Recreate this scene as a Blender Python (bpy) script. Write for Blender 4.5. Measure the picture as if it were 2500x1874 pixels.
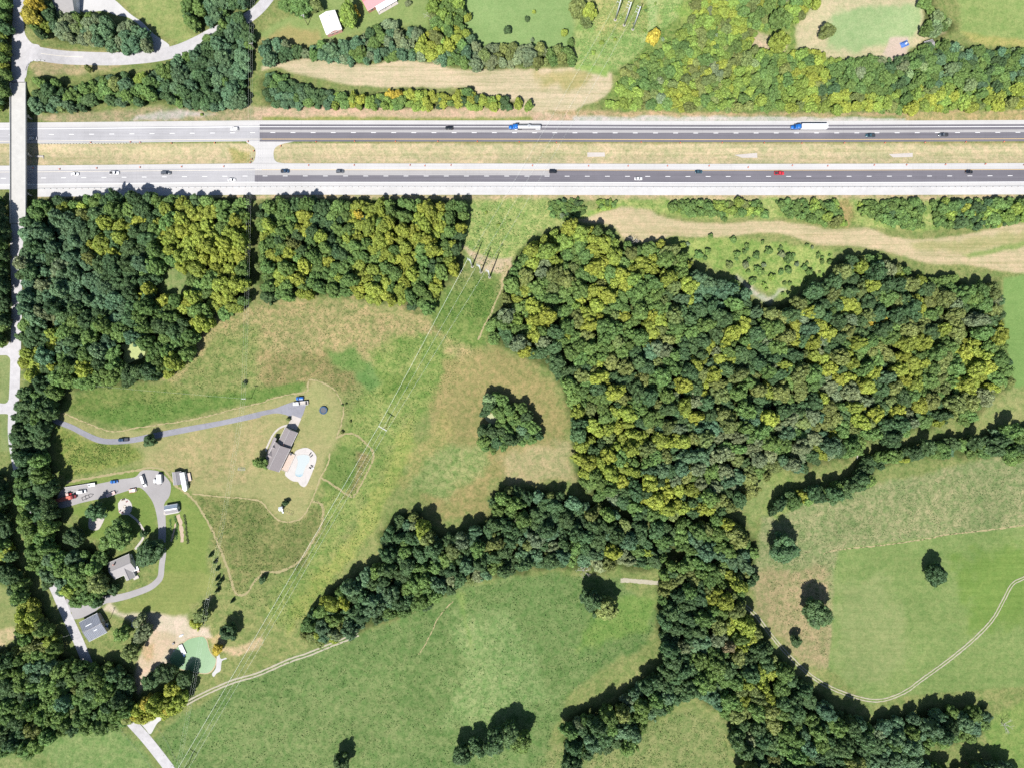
import bpy, bmesh, math, random
import numpy as np
from mathutils import Vector, Matrix

# ------------------------------------------------------------------ camera, sky, sun, exposure
sc = bpy.context.scene
for o in list(bpy.data.objects):
    bpy.data.objects.remove(o)
col = sc.collection
R_ = math.radians
S = 0.248            # metres on the ground per survey unit (the survey grid runs 2500 x 1874)
H = 430.0            # flying height
camd = bpy.data.cameras.new('camera')
camd.sensor_width = 36.0
camd.lens = 36.0 * H / (2500 * S)
camd.clip_end = 20000
cam = bpy.data.objects.new('camera', camd)
cam.location = (0, 0, H)
col.objects.link(cam)
sc.camera = cam

SUN_EL, SUN_AZ = 57.0, 201.5       # degrees, azimuth clockwise from north (+Y)
w = bpy.data.worlds.new('World'); sc.world = w; w.use_nodes = True
nt = w.node_tree; nt.nodes.clear()
sky = nt.nodes.new('ShaderNodeTexSky'); sky.sky_type = 'NISHITA'; sky.sun_disc = False
sky.ozone_density = 3.0; sky.sun_elevation = R_(SUN_EL); sky.sun_rotation = R_(SUN_AZ)
bg = nt.nodes.new('ShaderNodeBackground'); bg.inputs['Strength'].default_value = 0.07
out = nt.nodes.new('ShaderNodeOutputWorld')
nt.links.new(sky.outputs[0], bg.inputs[0]); nt.links.new(bg.outputs[0], out.inputs[0])
sd = bpy.data.lights.new('sun', 'SUN'); sd.energy = 5.0; sd.angle = R_(0.5); sd.color = (1.0, 0.968, 0.915)
so = bpy.data.objects.new('sun', sd); col.objects.link(so)
az, el = R_(SUN_AZ), R_(SUN_EL)
sdir = Vector((math.sin(az) * math.cos(el), math.cos(az) * math.cos(el), math.sin(el)))
so.rotation_euler = (-sdir).to_track_quat('-Z', 'Y').to_euler()
so.location = sdir * 600
vs = sc.view_settings
vs.view_transform = 'Standard'; vs.look = 'None'; vs.exposure = 0.85; vs.gamma = 1.0; vs.use_curve_mapping = False
sc.cycles.use_denoising = False
sc.cycles.max_bounces = 5; sc.cycles.diffuse_bounces = 3; sc.cycles.glossy_bounces = 2
sc.cycles.transmission_bounces = 3; sc.cycles.transparent_max_bounces = 6
random.seed(7); rng = np.random.default_rng(7)

# ------------------------------------------------------------------ survey helpers
def O(pts): return [(x * 1.1302, y * 1.1302) for x, y in pts]
def Z(ox, oy, pts, k=3.455): return [(ox + x / k, oy + y / k) for x, y in pts]
def W(px, py, z=0.0):
    k = (H - z) / H
    return ((px - 1250) * S * k, (937 - py) * S * k, z)

def sstep(a, b, x):
    t = np.clip((np.asarray(x, float) - a) / (b - a), 0, 1)
    return t * t * (3 - 2 * t)
ROADX = -293.8
def ht(x, y):
    """terrain: the overpass road runs on an embankment, a swale lies in the median"""
    x = np.asarray(x, float); y = np.asarray(y, float)
    cxs = np.where(y > 140, ROADX, ROADX - 1.0)
    lat_r = 1 - sstep(6.5, 30, x - cxs); lat_l = 1 - sstep(6.5, 22, cxs - x)
    lat = np.minimum(lat_r, lat_l)
    lon = np.where(y > 140, sstep(163, 178.5, y), (1 - sstep(96, 110, y)) * sstep(0, 96, y))
    z = 7.0 * lat * lon
    sw = np.exp(-((y - 138.5) / 5.0) ** 2) * -0.7
    pond = -1.2 * np.exp(-(((x + 194) / 11) ** 4 + ((y + 164) / 11) ** 4))
    return z + sw * (1 - lat * 0) + pond * 0
def hz(x, y): return float(ht(x, y))
def Wg(px, py, dz=0.0, zc=0.0):
    """ground point whose spot at height zc over the ground is seen at (px, py)"""
    z = 0.0
    for _ in range(4):
        X, Y, _z = W(px, py, z + zc)
        z = hz(X, Y)
    return (X, Y, z + dz)

# ------------------------------------------------------------------ object helpers
def link(o, parent=None):
    col.objects.link(o)
    if parent is not None: o.parent = parent
    return o
def tag(o, label=None, cat=None, group=None, kind=None):
    if label: o['label'] = label
    if cat: o['category'] = cat
    if group: o['group'] = group
    if kind: o['kind'] = kind
    return o
def thing(name, label, cat, loc=(0, 0, 0), rotz=0.0, group=None):
    o = bpy.data.objects.new(name, None); o.empty_display_size = 0.5
    link(o); o.location = loc; o.rotation_euler = (0, 0, rotz)
    return tag(o, label, cat, group)

class MB:
    def __init__(s): s.v = []; s.f = []; s.m = []
    def add(s, vs_, fs, mi=0):
        b = len(s.v); s.v += [tuple(p) for p in vs_]
        s.f += [tuple(b + i for i in f) for f in fs]; s.m += [mi] * len(fs); return s
    def box(s, c, d, rz=0.0, mi=0, taper=1.0):
        cx, cy, cz = c; hx, hy, h = d[0] / 2, d[1] / 2, d[2] / 2
        ca, sa = math.cos(rz), math.sin(rz); P = []
        for z, t in ((-h, 1.0), (h, taper)):
            for x, y in ((-hx, -hy), (hx, -hy), (hx, hy), (-hx, hy)):
                x, y = x * t, y * t
                P.append((cx + x * ca - y * sa, cy + x * sa + y * ca, cz + z))
        return s.add(P, [(3, 2, 1, 0), (4, 5, 6, 7), (0, 1, 5, 4), (1, 2, 6, 5), (2, 3, 7, 6), (3, 0, 4, 7)], mi)
    def prism(s, poly, z0, z1, mi=0):
        n = len(poly)
        P = [(x, y, z0) for x, y in poly] + [(x, y, z1) for x, y in poly]
        return s.add(P, [tuple(range(n - 1, -1, -1)), tuple(range(n, 2 * n))] + [(i, (i + 1) % n, n + (i + 1) % n, n + i) for i in range(n)], mi)
    def tube(s, p0, p1, r0, r1=None, n=6, mi=0, caps=True):
        r1 = r0 if r1 is None else r1
        a, b = Vector(p0), Vector(p1); d = (b - a)
        if d.length < 1e-6: return s
        d.normalize(); u = d.orthogonal().normalized(); v = d.cross(u)
        P = []
        for c, r in ((a, r0), (b, r1)):
            for i in range(n):
                t = 2 * math.pi * i / n
                P.append(c + u * (math.cos(t) * r) + v * (math.sin(t) * r))
        F = [(i, (i + 1) % n, n + (i + 1) % n, n + i) for i in range(n)]
        if caps: F += [tuple(range(n - 1, -1, -1)), tuple(range(n, 2 * n))]
        return s.add(P, F, mi)
    def loft(s, secs, mi=0, caps=True):
        n = len(secs[0]); P = [p for q in secs for p in q]; F = []
        for k in range(len(secs) - 1):
            for i in range(n):
                F.append((k * n + i, k * n + (i + 1) % n, (k + 1) * n + (i + 1) % n, (k + 1) * n + i))
        if caps: F += [tuple(range(n - 1, -1, -1)), tuple(range((len(secs) - 1) * n, len(secs) * n))]
        return s.add(P, F, mi)
    def build(s, name, mats, parent=None, smooth=False):
        me = bpy.data.meshes.new(name); me.from_pydata(s.v, [], s.f)
        if not isinstance(mats, (list, tuple)): mats = [mats]
        for m in mats: me.materials.append(m)
        if len(mats) > 1: me.polygons.foreach_set('material_index', s.m)
        if smooth: me.polygons.foreach_set('use_smooth', [True] * len(me.polygons))
        bm = bmesh.new(); bm.from_mesh(me); bmesh.ops.recalc_face_normals(bm, faces=bm.faces); bm.to_mesh(me); bm.free()
        me.update()
        return link(bpy.data.objects.new(name, me), parent)

def copy_tree(o, parent=None):
    c = o.copy(); link(c, parent)
    for ch in list(o.children): copy_tree(ch, c)
    return c

# ------------------------------------------------------------------ numpy noise and polygons
def vnoise(x, y, seed=0):
    xi = np.floor(x).astype(np.int64); yi = np.floor(y).astype(np.int64)
    fx = x - xi; fy = y - yi; fx = fx * fx * (3 - 2 * fx); fy = fy * fy * (3 - 2 * fy)
    def h(a, b):
        n = (a * 374761393 + b * 668265263 + seed * 974634541) & 0xffffffff
        n = ((n ^ (n >> 13)) * 1274126177) & 0xffffffff
        return ((n ^ (n >> 16)) & 0xffff) / 65535.0
    return (h(xi, yi) * (1 - fx) + h(xi + 1, yi) * fx) * (1 - fy) + (h(xi, yi + 1) * (1 - fx) + h(xi + 1, yi + 1) * fx) * fy
def fbm(x, y, oct_=4, seed=0):
    a, t, n = 0.5, 0.0, 0.0
    for k in range(oct_):
        t = t + a * vnoise(x, y, seed + k * 17); n += a; a *= 0.55; x = x * 2.03 + 11.3; y = y * 2.03 + 5.7
    return t / n
def sdpoly(px, py, poly):
    """signed distance to a polygon, positive inside"""
    ins = np.zeros(px.shape, bool); d2 = np.full(px.shape, 1e18)
    n = len(poly)
    for i in range(n):
        x0, y0 = poly[i]; x1, y1 = poly[(i + 1) % n]
        dx, dy = x1 - x0, y1 - y0; L = dx * dx + dy * dy + 1e-12
        t = np.clip(((px - x0) * dx + (py - y0) * dy) / L, 0, 1)
        d2 = np.minimum(d2, (px - x0 - t * dx) ** 2 + (py - y0 - t * dy) ** 2)
        if dy != 0:
            c = ((y0 > py) != (y1 > py)) & (px < dx * (py - y0) / dy + x0)
            ins ^= c
    return np.where(ins, 1, -1) * np.sqrt(d2)
def inpoly(x, y, poly):
    r = False; n = len(poly); j = n - 1
    for i in range(n):
        xi, yi = poly[i]; xj, yj = poly[j]
        if (yi > y) != (yj > y) and x < (xj - xi) * (y - yi) / (yj - yi) + xi: r = not r
        j = i
    return r
def smooth_line(pts, step=6.0, closed=False):
    """Catmull-Rom through survey points, about one sample per step units"""
    P = [Vector((p[0], p[1])) for p in pts]; n = len(P); outp = []
    rngi = range(n if closed else n - 1)
    for i in rngi:
        p0 = P[(i - 1) % n] if closed or i > 0 else P[i] * 2 - P[i + 1]
        p1, p2 = P[i], P[(i + 1) % n]
        p3 = P[(i + 2) % n] if closed or i + 2 < n else p2 * 2 - p1
        k = max(1, int((p2 - p1).length / step))
        for j in range(k):
            t = j / k
            q = 0.5 * ((2 * p1) + (p2 - p0) * t + (2 * p0 - 5 * p1 + 4 * p2 - p3) * t * t + (3 * p1 - p0 - 3 * p2 + p3) * t ** 3)
            outp.append((q.x, q.y))
    if not closed: outp.append(tuple(P[-1]))
    return outp

# ------------------------------------------------------------------ materials
KL = 2.58            # what a sunlit flat surface sends back per unit of base colour at this exposure
class Seen(tuple): pass
def c8(r, g, b, k=1.0):
    f = lambda v: ((v / 255 + 0.055) / 1.055) ** 2.4 if v > 10 else v / 255 / 12.92
    return Seen(f(v) / KL * k for v in (r, g, b))
MATS = {}
def nodes(m): return m.node_tree.nodes, m.node_tree.links
def new_mat(name):
    m = bpy.data.materials.new(name); m.use_nodes = True
    b = m.node_tree.nodes['Principled BSDF']; MATS[name] = m
    return m, b
def N(m, t, **kw):
    n = m.node_tree.nodes.new(t)
    for k, v in kw.items(): setattr(n, k, v)
    return n
def L(m, a, b): m.node_tree.links.new(a, b)
def mixrgb(m, mode, fac, a, b):
    n = N(m, 'ShaderNodeMix', data_type='RGBA', blend_type=mode)
    for i, v in ((0, fac), (6, a), (7, b)):
        if isinstance(v, bpy.types.NodeSocket): L(m, v, n.inputs[i])
        elif i == 0: n.inputs[0].default_value = v
        else: n.inputs[i].default_value = (*v, 1) if len(v) == 3 else v
    return n.outputs[2]
def ramp(m, src, stops):
    n = N(m, 'ShaderNodeValToRGB'); L(m, src, n.inputs[0]); e = n.color_ramp.elements
    while len(e) < len(stops): e.new(0.5)
    for i, (p, c) in enumerate(stops):
        e[i].position = p; e[i].color = (*c, 1) if len(c) == 3 else (c[0],) * 3 + (1,)
    return n.outputs[0]
def noise(m, scale, detail=4, rough=0.55, vec=None, dist=0.0):
    n = N(m, 'ShaderNodeTexNoise'); n.inputs['Scale'].default_value = scale
    n.inputs['Detail'].default_value = detail; n.inputs['Roughness'].default_value = rough
    n.inputs['Distortion'].default_value = dist
    if vec is not None: L(m, vec, n.inputs['Vector'])
    return n.outputs['Fac']
def world_vec(m, scale=(1, 1, 1), rot=0.0):
    g = N(m, 'ShaderNodeNewGeometry'); mp = N(m, 'ShaderNodeMapping')
    mp.inputs['Scale'].default_value = scale; mp.inputs['Rotation'].default_value = (0, 0, rot)
    L(m, g.outputs['Position'], mp.inputs['Vector']); return mp.outputs[0]
def bump(m, b, hgt, strength=0.4, dist=0.1):
    n = N(m, 'ShaderNodeBump'); n.inputs['Strength'].default_value = strength; n.inputs['Distance'].default_value = dist
    L(m, hgt, n.inputs['Height']); L(m, n.outputs[0], b.inputs['Normal'])
def simple(name, c, rough=0.7, metal=0.0, var=0.12, scale=1.5, spec=0.3, bumpk=0.0, streak=None, coat=0.0):
    """painted / weathered surface: colour broken by noise in world space"""
    if not isinstance(c, Seen): c = tuple(x * 0.8 for x in c)
    m, b = new_mat(name)
    vec = world_vec(m, streak if streak else (1, 1, 1))
    nf = noise(m, scale, 5, 0.6, vec)
    lo = tuple(x * (1 - var) for x in c); hi = tuple(min(1, x * (1 + var)) for x in c)
    L(m, ramp(m, nf, [(0.3, lo), (0.7, hi)]), b.inputs['Base Color'])
    b.inputs['Roughness'].default_value = rough; b.inputs['Metallic'].default_value = metal
    b.inputs['Specular IOR Level'].default_value = spec; b.inputs['Coat Weight'].default_value = coat
    if bumpk: bump(m, b, nf, bumpk, 0.05)
    return m
def road_mat(name, c, var=0.1, wheel=0.06, crack=0.25, along=False):
    """asphalt or concrete: patchy tone, long wear streaks, fine grain, tar seams"""
    m, b = new_mat(name)
    big = noise(m, 0.05, 4, 0.6, world_vec(m)); grain = noise(m, 3.0, 4, 0.7, world_vec(m))
    stk = noise(m, 1.1, 3, 0.6, world_vec(m, (0.012, 1.0, 1.0) if along else (0.3, 0.3, 1.0)))
    seam = noise(m, 0.35, 2, 0.4, world_vec(m, (1.0, 0.05, 1.0) if along else (0.35, 0.35, 1.0)), 0.6)
    c0 = ramp(m, big, [(0.3, tuple(x * (1 - var) for x in c)), (0.7, tuple(x * (1 + var) for x in c))])
    c1 = mixrgb(m, 'MULTIPLY', 1.0, c0, ramp(m, stk, [(0.3, (1 - wheel * 2,)), (0.7, (1 + wheel,))]))
    c2 = mixrgb(m, 'MULTIPLY', 1.0, c1, ramp(m, grain, [(0.25, (0.9,)), (0.75, (1.08,))]))
    c3 = mixrgb(m, 'MULTIPLY', crack, c2, ramp(m, seam, [(0.485, (1,)), (0.5, (0.72,)), (0.515, (1,))]))
    L(m, c3, b.inputs['Base Color']); b.inputs['Roughness'].default_value = 0.9
    b.inputs['Specular IOR Level'].default_value = 0.25; bump(m, b, grain, 0.25, 0.02)
    return m

road_mat('old_asphalt', c8(219,218,222), along=True)
road_mat('new_asphalt', c8(146,143,152), 0.07, 0.08, 0.2, along=True)
road_mat('light_asphalt', c8(214,211,211), 0.05, 0.05, along=True)
road_mat('shoulder', c8(246,244,243), 0.05, 0.04, along=True)
road_mat('county_road', c8(240,237,239), 0.07, 0.06)
road_mat('drive_asphalt', c8(182,182,192), 0.1, 0.05, 0.6)
road_mat('lot_gravel', c8(204,200,200), 0.1, 0.02, 0.0)
road_mat('concrete', c8(243,234,226), 0.06, 0.03, 0.5)
road_mat('deck_concrete', c8(246,244,238), 0.04, 0.04, 0.1)
road_mat('white_gravel', c8(249,247,246), 0.08, 0.03, 0.0)
road_mat('patio_concrete', c8(250, 243, 238), 0.04, 0.02, 0.3)
simple('line_white', (0.80, 0.80, 0.79), 0.8, var=0.08, scale=2)
simple('line_yellow', (0.66, 0.47, 0.20), 0.8, var=0.08, scale=2)
simple('line_pale', (0.68, 0.62, 0.50), 0.8, var=0.08, scale=2)
simple('steel', (0.55, 0.57, 0.58), 0.45, 0.6, var=0.1)
simple('galv', (0.62, 0.64, 0.66), 0.5, 0.3, var=0.08)
simple('wire_metal', (0.70, 0.74, 0.68), 0.8, 0.0, var=0.05)
simple('pole_wood', (0.22, 0.17, 0.13), 0.9, var=0.25, scale=3)
simple('arm_pale', (0.66, 0.66, 0.68), 0.7, var=0.1)
simple('bark', (0.13, 0.10, 0.075), 0.95, var=0.3, scale=4, bumpk=0.4)
simple('dead_wood', (0.50, 0.47, 0.44), 0.9, var=0.2, scale=3)
simple('white_metal', (0.78, 0.79, 0.80), 0.4, 0.0, var=0.05, scale=0.8, spec=0.4)
simple('white_wall', (0.72, 0.71, 0.69), 0.7, var=0.06)
simple('tan_wall', (0.55, 0.47, 0.40), 0.8, var=0.1)
simple('brick_wall', (0.42, 0.20, 0.16), 0.85, var=0.2, scale=4)
simple('pink_wall', (0.56, 0.30, 0.27), 0.8, var=0.08)
simple('dark_glass', (0.015, 0.02, 0.03), 0.1, var=0.1, spec=0.6)
simple('red_roof', (0.66, 0.25, 0.26), 0.55, var=0.08, streak=(1, 1, 1))
simple('trim_white', (0.75, 0.75, 0.74), 0.6, var=0.05)
simple('roof_brown', (0.285, 0.255, 0.255), 0.9, var=0.16, scale=2.5, bumpk=0.3)
simple('roof_brown_b', (0.245, 0.22, 0.225), 0.9, var=0.16, scale=2.5, bumpk=0.3)
simple('roof_grey', (0.30, 0.285, 0.285), 0.9, var=0.12, scale=2.5, bumpk=0.3)
simple('roof_dark', (0.15, 0.165, 0.20), 0.6, var=0.18, scale=1.2, streak=(1, 0.25, 1))
simple('roof_barn', (0.25, 0.24, 0.24), 0.6, var=0.06, scale=0.7)
simple('roof_shed', (0.235, 0.225, 0.235), 0.8, var=0.12)
simple('roof_blue', (0.20, 0.25, 0.31), 0.6, var=0.12)
simple('deck_wood', (0.50, 0.40, 0.34), 0.85, var=0.2, scale=3)
simple('dark_steel', (0.05, 0.05, 0.055), 0.6, 0.3, var=0.2)
simple('rubber', (0.02, 0.02, 0.022), 0.85, var=0.2)
simple('chrome', (0.62, 0.63, 0.65), 0.25, 0.9, var=0.05)
simple('tank_metal', (0.72, 0.72, 0.73), 0.3, 0.55, var=0.05)
simple('orange', (0.72, 0.16, 0.06), 0.6, var=0.1)
simple('stone', (0.50, 0.45, 0.40), 0.9, var=0.2, scale=2)
simple('dirt_red', (0.45, 0.27, 0.19), 0.95, var=0.2, scale=1)
simple('lamp_glass', (0.75, 0.75, 0.72), 0.2, var=0.05)
simple('tail_red', (0.45, 0.02, 0.02), 0.3, var=0.1)
simple('tarp_blue', (0.06, 0.15, 0.42), 0.6, var=0.25, scale=1.5)
simple('trampoline_pad', (0.02, 0.07, 0.15), 0.6, var=0.15)
simple('trampoline_mat', (0.10, 0.105, 0.12), 0.8, var=0.1)
simple('plastic_white', (0.74, 0.78, 0.80), 0.5, var=0.05)
simple('flag_red', (0.50, 0.07, 0.08), 0.7, var=0.1)
PAINT = {'white': (0.76, 0.76, 0.77), 'black': (0.012, 0.014, 0.018), 'grey': (0.085, 0.095, 0.11), 'silver': (0.48, 0.50, 0.52),
         'navy': (0.02, 0.05, 0.10), 'teal': (0.035, 0.08, 0.105), 'red': (0.56, 0.03, 0.045), 'blue': (0.02, 0.13, 0.42),
         'truck_blue': (0.015, 0.13, 0.44), 'darkred': (0.20, 0.03, 0.03), 'rustred': (0.52, 0.16, 0.12), 'pink': (0.62, 0.42, 0.38)}
for k, c in PAINT.items(): simple('paint_' + k, c, 0.28, 0.0, var=0.04, scale=2, spec=0.5, coat=0.5)

# ------------------------------------------------------------------ the ground: one sheet, its colours by field
def ground_material():
    m, b = new_mat('ground_cover')
    at = N(m, 'ShaderNodeAttribute', attribute_name='base'); tx = N(m, 'ShaderNodeAttribute', attribute_name='tex')
    sep = N(m, 'ShaderNodeSeparateColor'); L(m, tx.outputs['Color'], sep.inputs[0])
    tuft, strk, lush = sep.outputs[0], sep.outputs[1], sep.outputs[2]
    v = world_vec(m)
    n0 = noise(m, 0.03, 5, 0.6, v); n1 = noise(m, 0.22, 6, 0.68, v, 0.4); n2 = noise(m, 1.1, 5, 0.7, v); n3 = noise(m, 0.55, 4, 0.75, v, 1.2)
    st = noise(m, 0.55, 4, 0.65, world_vec(m, (0.035, 1, 1), 0.03), 0.3)
    c = at.outputs['Color']
    c = mixrgb(m, 'MULTIPLY', 1.0, c, ramp(m, n0, [(0.3, (0.88, 0.9, 0.86)), (0.7, (1.12, 1.08, 1.1))]))
    straw = mixrgb(m, 'MULTIPLY', 1.0, c, (1.28, 1.12, 1.15)); green = mixrgb(m, 'MULTIPLY', 1.0, c, (0.66, 0.84, 0.62))
    two = mixrgb(m, 'MIX', ramp(m, n1, [(0.38, (0,)), (0.62, (1,))]), green, straw)
    c = mixrgb(m, 'MIX', tuft, c, two)
    sp = mixrgb(m, 'MULTIPLY', 1.0, c, ramp(m, n3, [(0.36, (0.52, 0.6, 0.5)), (0.52, (1, 1, 1)), (0.7, (1.2, 1.16, 1.12))]))
    c = mixrgb(m, 'MIX', tuft, c, sp)
    c = mixrgb(m, 'MULTIPLY', 1.0, c, ramp(m, n2, [(0.25, (0.8, 0.82, 0.78)), (0.75, (1.18, 1.16, 1.16))]))
    n4 = noise(m, 3.2, 3, 0.7, v)
    c = mixrgb(m, 'MULTIPLY', 1.0, c, ramp(m, n4, [(0.3, (0.84, 0.86, 0.82)), (0.7, (1.14, 1.12, 1.14))]))
    sk = mixrgb(m, 'MULTIPLY', 1.0, c, ramp(m, st, [(0.32, (0.78, 0.83, 0.72)), (0.5, (1, 1, 1)), (0.66, (1.13, 1.1, 1.12))]))
    c = mixrgb(m, 'MIX', strk, c, sk)
    L(m, c, b.inputs['Base Color']); b.inputs['Roughness'].default_value = 0.95; b.inputs['Specular IOR Level'].default_value = 0.1
    hh = N(m, 'ShaderNodeMath', operation='ADD'); L(m, n2, hh.inputs[0]); L(m, n3, hh.inputs[1])
    bump(m, b, hh.outputs[0], 0.5, 0.35)
    return m
ground_material()

# (polygon, colour as seen in sun, feather, tuft contrast, mowing streaks)
GP = []
def paint(poly, c, fe=7, tuft=0.5, streak=0.0, k=1.0): GP.append((poly, c8(*c), fe, tuft, streak, k))
def disc(x, y, r, ry=None, n=12): return [(x + r * math.cos(t * 6.2832 / n), y + (ry or r) * math.sin(t * 6.2832 / n)) for t in range(n)]
# meadows between the woods
paint(O([(430, 690), (560, 640), (720, 640), (960, 690), (1040, 760), (940, 860), (800, 780), (560, 800), (420, 840), (330, 830)]), (196, 186, 138), 22, 1.0)
paint(O([(430, 760), (520, 690), (560, 700), (560, 830), (360, 860)]), (160, 172, 112), 18, 1.0)
paint(O([(560, 770), (700, 750), (780, 800), (760, 850), (560, 840)]), (172, 166, 118), 18, 1.0)
paint(O([(860, 720), (960, 730), (1000, 800), (900, 900), (820, 860), (800, 760)]), (152, 176, 104), 18, 1.0)
paint(O([(940, 640), (1075, 590), (1060, 690), (1040, 760), (960, 740), (930, 690)]), (140, 166, 96), 14, 1.0)
paint(O([(960, 780), (1060, 750), (1150, 790), (1210, 850), (1220, 900), (1235, 1040), (1060, 1040), (1050, 1110), (930, 1120), (900, 1060), (1000, 980), (930, 900)]), (181, 173, 120), 16, 0.7)
paint(O([(1080, 985), (1180, 960), (1230, 950), (1235, 1040), (1100, 1035)]), (204, 194, 150), 14, 0.7)
paint(O([(860, 980), (960, 960), (1040, 960), (1060, 1000), (960, 1080), (880, 1060)]), (168, 182, 124), 16, 1.0)
paint(O([(740, 930), (800, 820), (900, 760), (930, 800), (860, 960), (780, 1100), (700, 1230), (620, 1360), (560, 1330), (650, 1200), (700, 1070)]), (164, 182, 112), 14, 0.9)
paint(O([(880, 900), (900, 960), (850, 1060), (820, 1130), (700, 1280), (620, 1370), (640, 1300), (760, 1150), (830, 1020)]), (176, 188, 112), 12, 0.8)
paint(O([(960, 880), (985, 930), (870, 1060), (850, 1050)]), (188, 182, 122), 12, 0.8, 0.0, 0.7)
paint(O([(420, 1060), (560, 1060), (600, 1110), (680, 1090), (700, 1140), (640, 1230), (560, 1240), (510, 1280), (470, 1180)]), (158, 164, 110), 10, 1.0)
paint(O([(640, 1120), (700, 1085), (690, 1150), (640, 1230), (600, 1180)]), (150, 158, 104), 10, 1.0)
paint(O([(700, 1000), (740, 960), (790, 970), (770, 1030), (740, 1060), (690, 1050)]), (136, 162, 94), 6, 0.8)
paint(O([(770, 975), (800, 985), (770, 1060), (740, 1075), (770, 1030)]), (170, 164, 118), 6, 1.0)
paint(O([(765, 780), (800, 780), (830, 830), (800, 845), (770, 820)]), (126, 164, 96), 7, 0.5)
paint(O([(820, 810), (900, 800), (890, 850), (830, 860)]), (138, 165, 92), 14, 1.0)
paint(O([(710, 760), (770, 750), (790, 790), (760, 800), (720, 790)]), (138, 170, 100), 9, 0.7)
paint(O([(120, 880), (200, 840), (360, 830), (420, 850), (650, 830), (640, 850), (480, 880), (300, 925), (230, 910), (150, 890)]), (148, 166, 100), 10, 1.0)
paint(O([(160, 890), (250, 880), (500, 850), (640, 825), (660, 825), (655, 850), (480, 880), (300, 925), (235, 915)]), (132, 162, 90), 5, 0.8)
paint(O([(120, 920), (200, 950), (290, 962), (310, 990), (240, 1010), (140, 1035), (120, 1000)]), (158, 172, 100), 5, 1.0)
# house lawn
LAWN = Z(0, 920, [(450, 370), (520, 310), (640, 350), (760, 400), (900, 450), (1010, 455), (1200, 420), (1500, 380), (1800, 320), (2000, 265), (2210, 220)]) + \
       Z(620, 920, [(120, 190), (280, 150), (440, 125), (480, 20), (600, 60), (680, 110), (740, 220), (755, 290), (735, 400), (690, 520), (660, 600), (620, 740), (560, 850), (510, 990), (470, 1080), (430, 1150), (380, 1200), (290, 1220), (200, 1200), (130, 1130), (60, 1050), (0, 1035)]) + \
       Z(0, 920, [(1900, 1000), (1640, 990), (1420, 790), (1290, 740), (1210, 740), (1220, 620), (1100, 560), (900, 560), (720, 510), (600, 440)])
paint(LAWN, (190, 188, 134), 8, 0.35, 0.25)
paint(O([(360, 955), (560, 905), (570, 1000), (560, 1050), (420, 1040), (330, 1000)]), (200, 190, 142), 24, 0.6, 0.2)
paint(O([(650, 840), (690, 830), (730, 900), (720, 960), (660, 920)]), (188, 190, 132), 14, 0.3, 0.3)
# lower left homestead
paint(Z(0, 920, [(560, 890), (1300, 765), (1390, 790), (1500, 930), (1680, 1100), (1780, 1270), (1740, 1500), (1760, 1660), (1300, 1660), (1400, 1300), (1000, 1000), (500, 1100)]) , (150, 172, 96), 6, 0.35, 0.25)
paint(Z(0, 1394, [(1380, 0), (1790, 0), (1800, 150), (1620, 280), (1580, 380), (1300, 380), (980, 340), (1000, 250), (1250, 180)]), (166, 178, 108), 6, 0.3, 0.4)
paint(Z(0, 920, [(500, 1110), (900, 1040), (1180, 960), (1260, 1050), (1330, 1300), (1200, 1330), (900, 1400), (700, 1330), (650, 1160)]), (142, 168, 90), 6, 0.3)
paint(Z(0, 1394, [(930, 260), (1000, 340), (1250, 360), (1580, 370), (1620, 480), (1760, 480), (1800, 560), (1640, 560), (1480, 640), (1420, 760), (1500, 810), (1260, 900), (1180, 1040), (1130, 960), (1160, 780), (1260, 560), (1240, 460), (1060, 400), (860, 320)]), (247, 230, 210), 6, 0.3)
paint(Z(0, 1394, [(1240, 460), (1500, 540), (1470, 640), (1300, 800), (1180, 960), (1160, 780), (1260, 560)]), (244, 220, 194), 8, 0.3)
paint(Z(0, 1394, [(1200, 630), (1300, 600), (1310, 720), (1250, 760), (1190, 710)]), (226, 200, 164), 6, 0.7)
paint(Z(0, 1394, [(1860, 640), (2000, 650), (2210, 560), (2210, 640), (2000, 720), (1870, 690)]), (228, 206, 170), 6, 0.7)
paint(Z(0, 1394, [(1780, 560), (1900, 500), (1900, 640), (1830, 700), (1780, 640)]), (214, 198, 150), 6, 0.8)
# pastures along the bottom
paint(O([(390, 1540), (520, 1470), (660, 1410), (830, 1350), (1000, 1265), (1190, 1235), (1340, 1250), (1420, 1320), (1400, 1390), (1300, 1440), (1230, 1500), (1190, 1600), (1180, 1690), (390, 1690), (330, 1600)]), (136, 163, 104), 8, 0.85)
paint(O([(980, 1330), (1080, 1320), (1160, 1400), (1180, 1520), (1050, 1600), (950, 1560), (1000, 1450)]), (156, 182, 122), 30, 0.9)
paint(O([(560, 1500), (800, 1480), (900, 1600), (700, 1690), (420, 1690)]), (142, 166, 108), 40, 0.8)
paint(O([(1190, 1600), (1320, 1600), (1400, 1570), (1500, 1530), (1570, 1560), (1580, 1690), (1150, 1690)]), (160, 172, 116), 14, 0.85)
paint(O([(985, 1280), (1002, 1280), (1005, 1340), (1018, 1400), (1000, 1340)]), (160, 188, 108), 6, 0.6, 0.0, 0.6)
paint(O([(60, 1590), (250, 1570), (310, 1610), (360, 1690), (40, 1690)]), (152, 178, 116), 10, 0.8)
paint(O([(-20, 1560), (110, 1640), (140, 1690), (-20, 1690)]), (158, 174, 116), 10, 0.9)
paint(O([(290, 1560), (330, 1600), (390, 1690), (350, 1690)]), (152, 166, 104), 6, 0.4)
paint(O([(-10, 1260), (60, 1300), (60, 1360), (0, 1380)]), (168, 178, 118), 6, 0.5)
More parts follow.
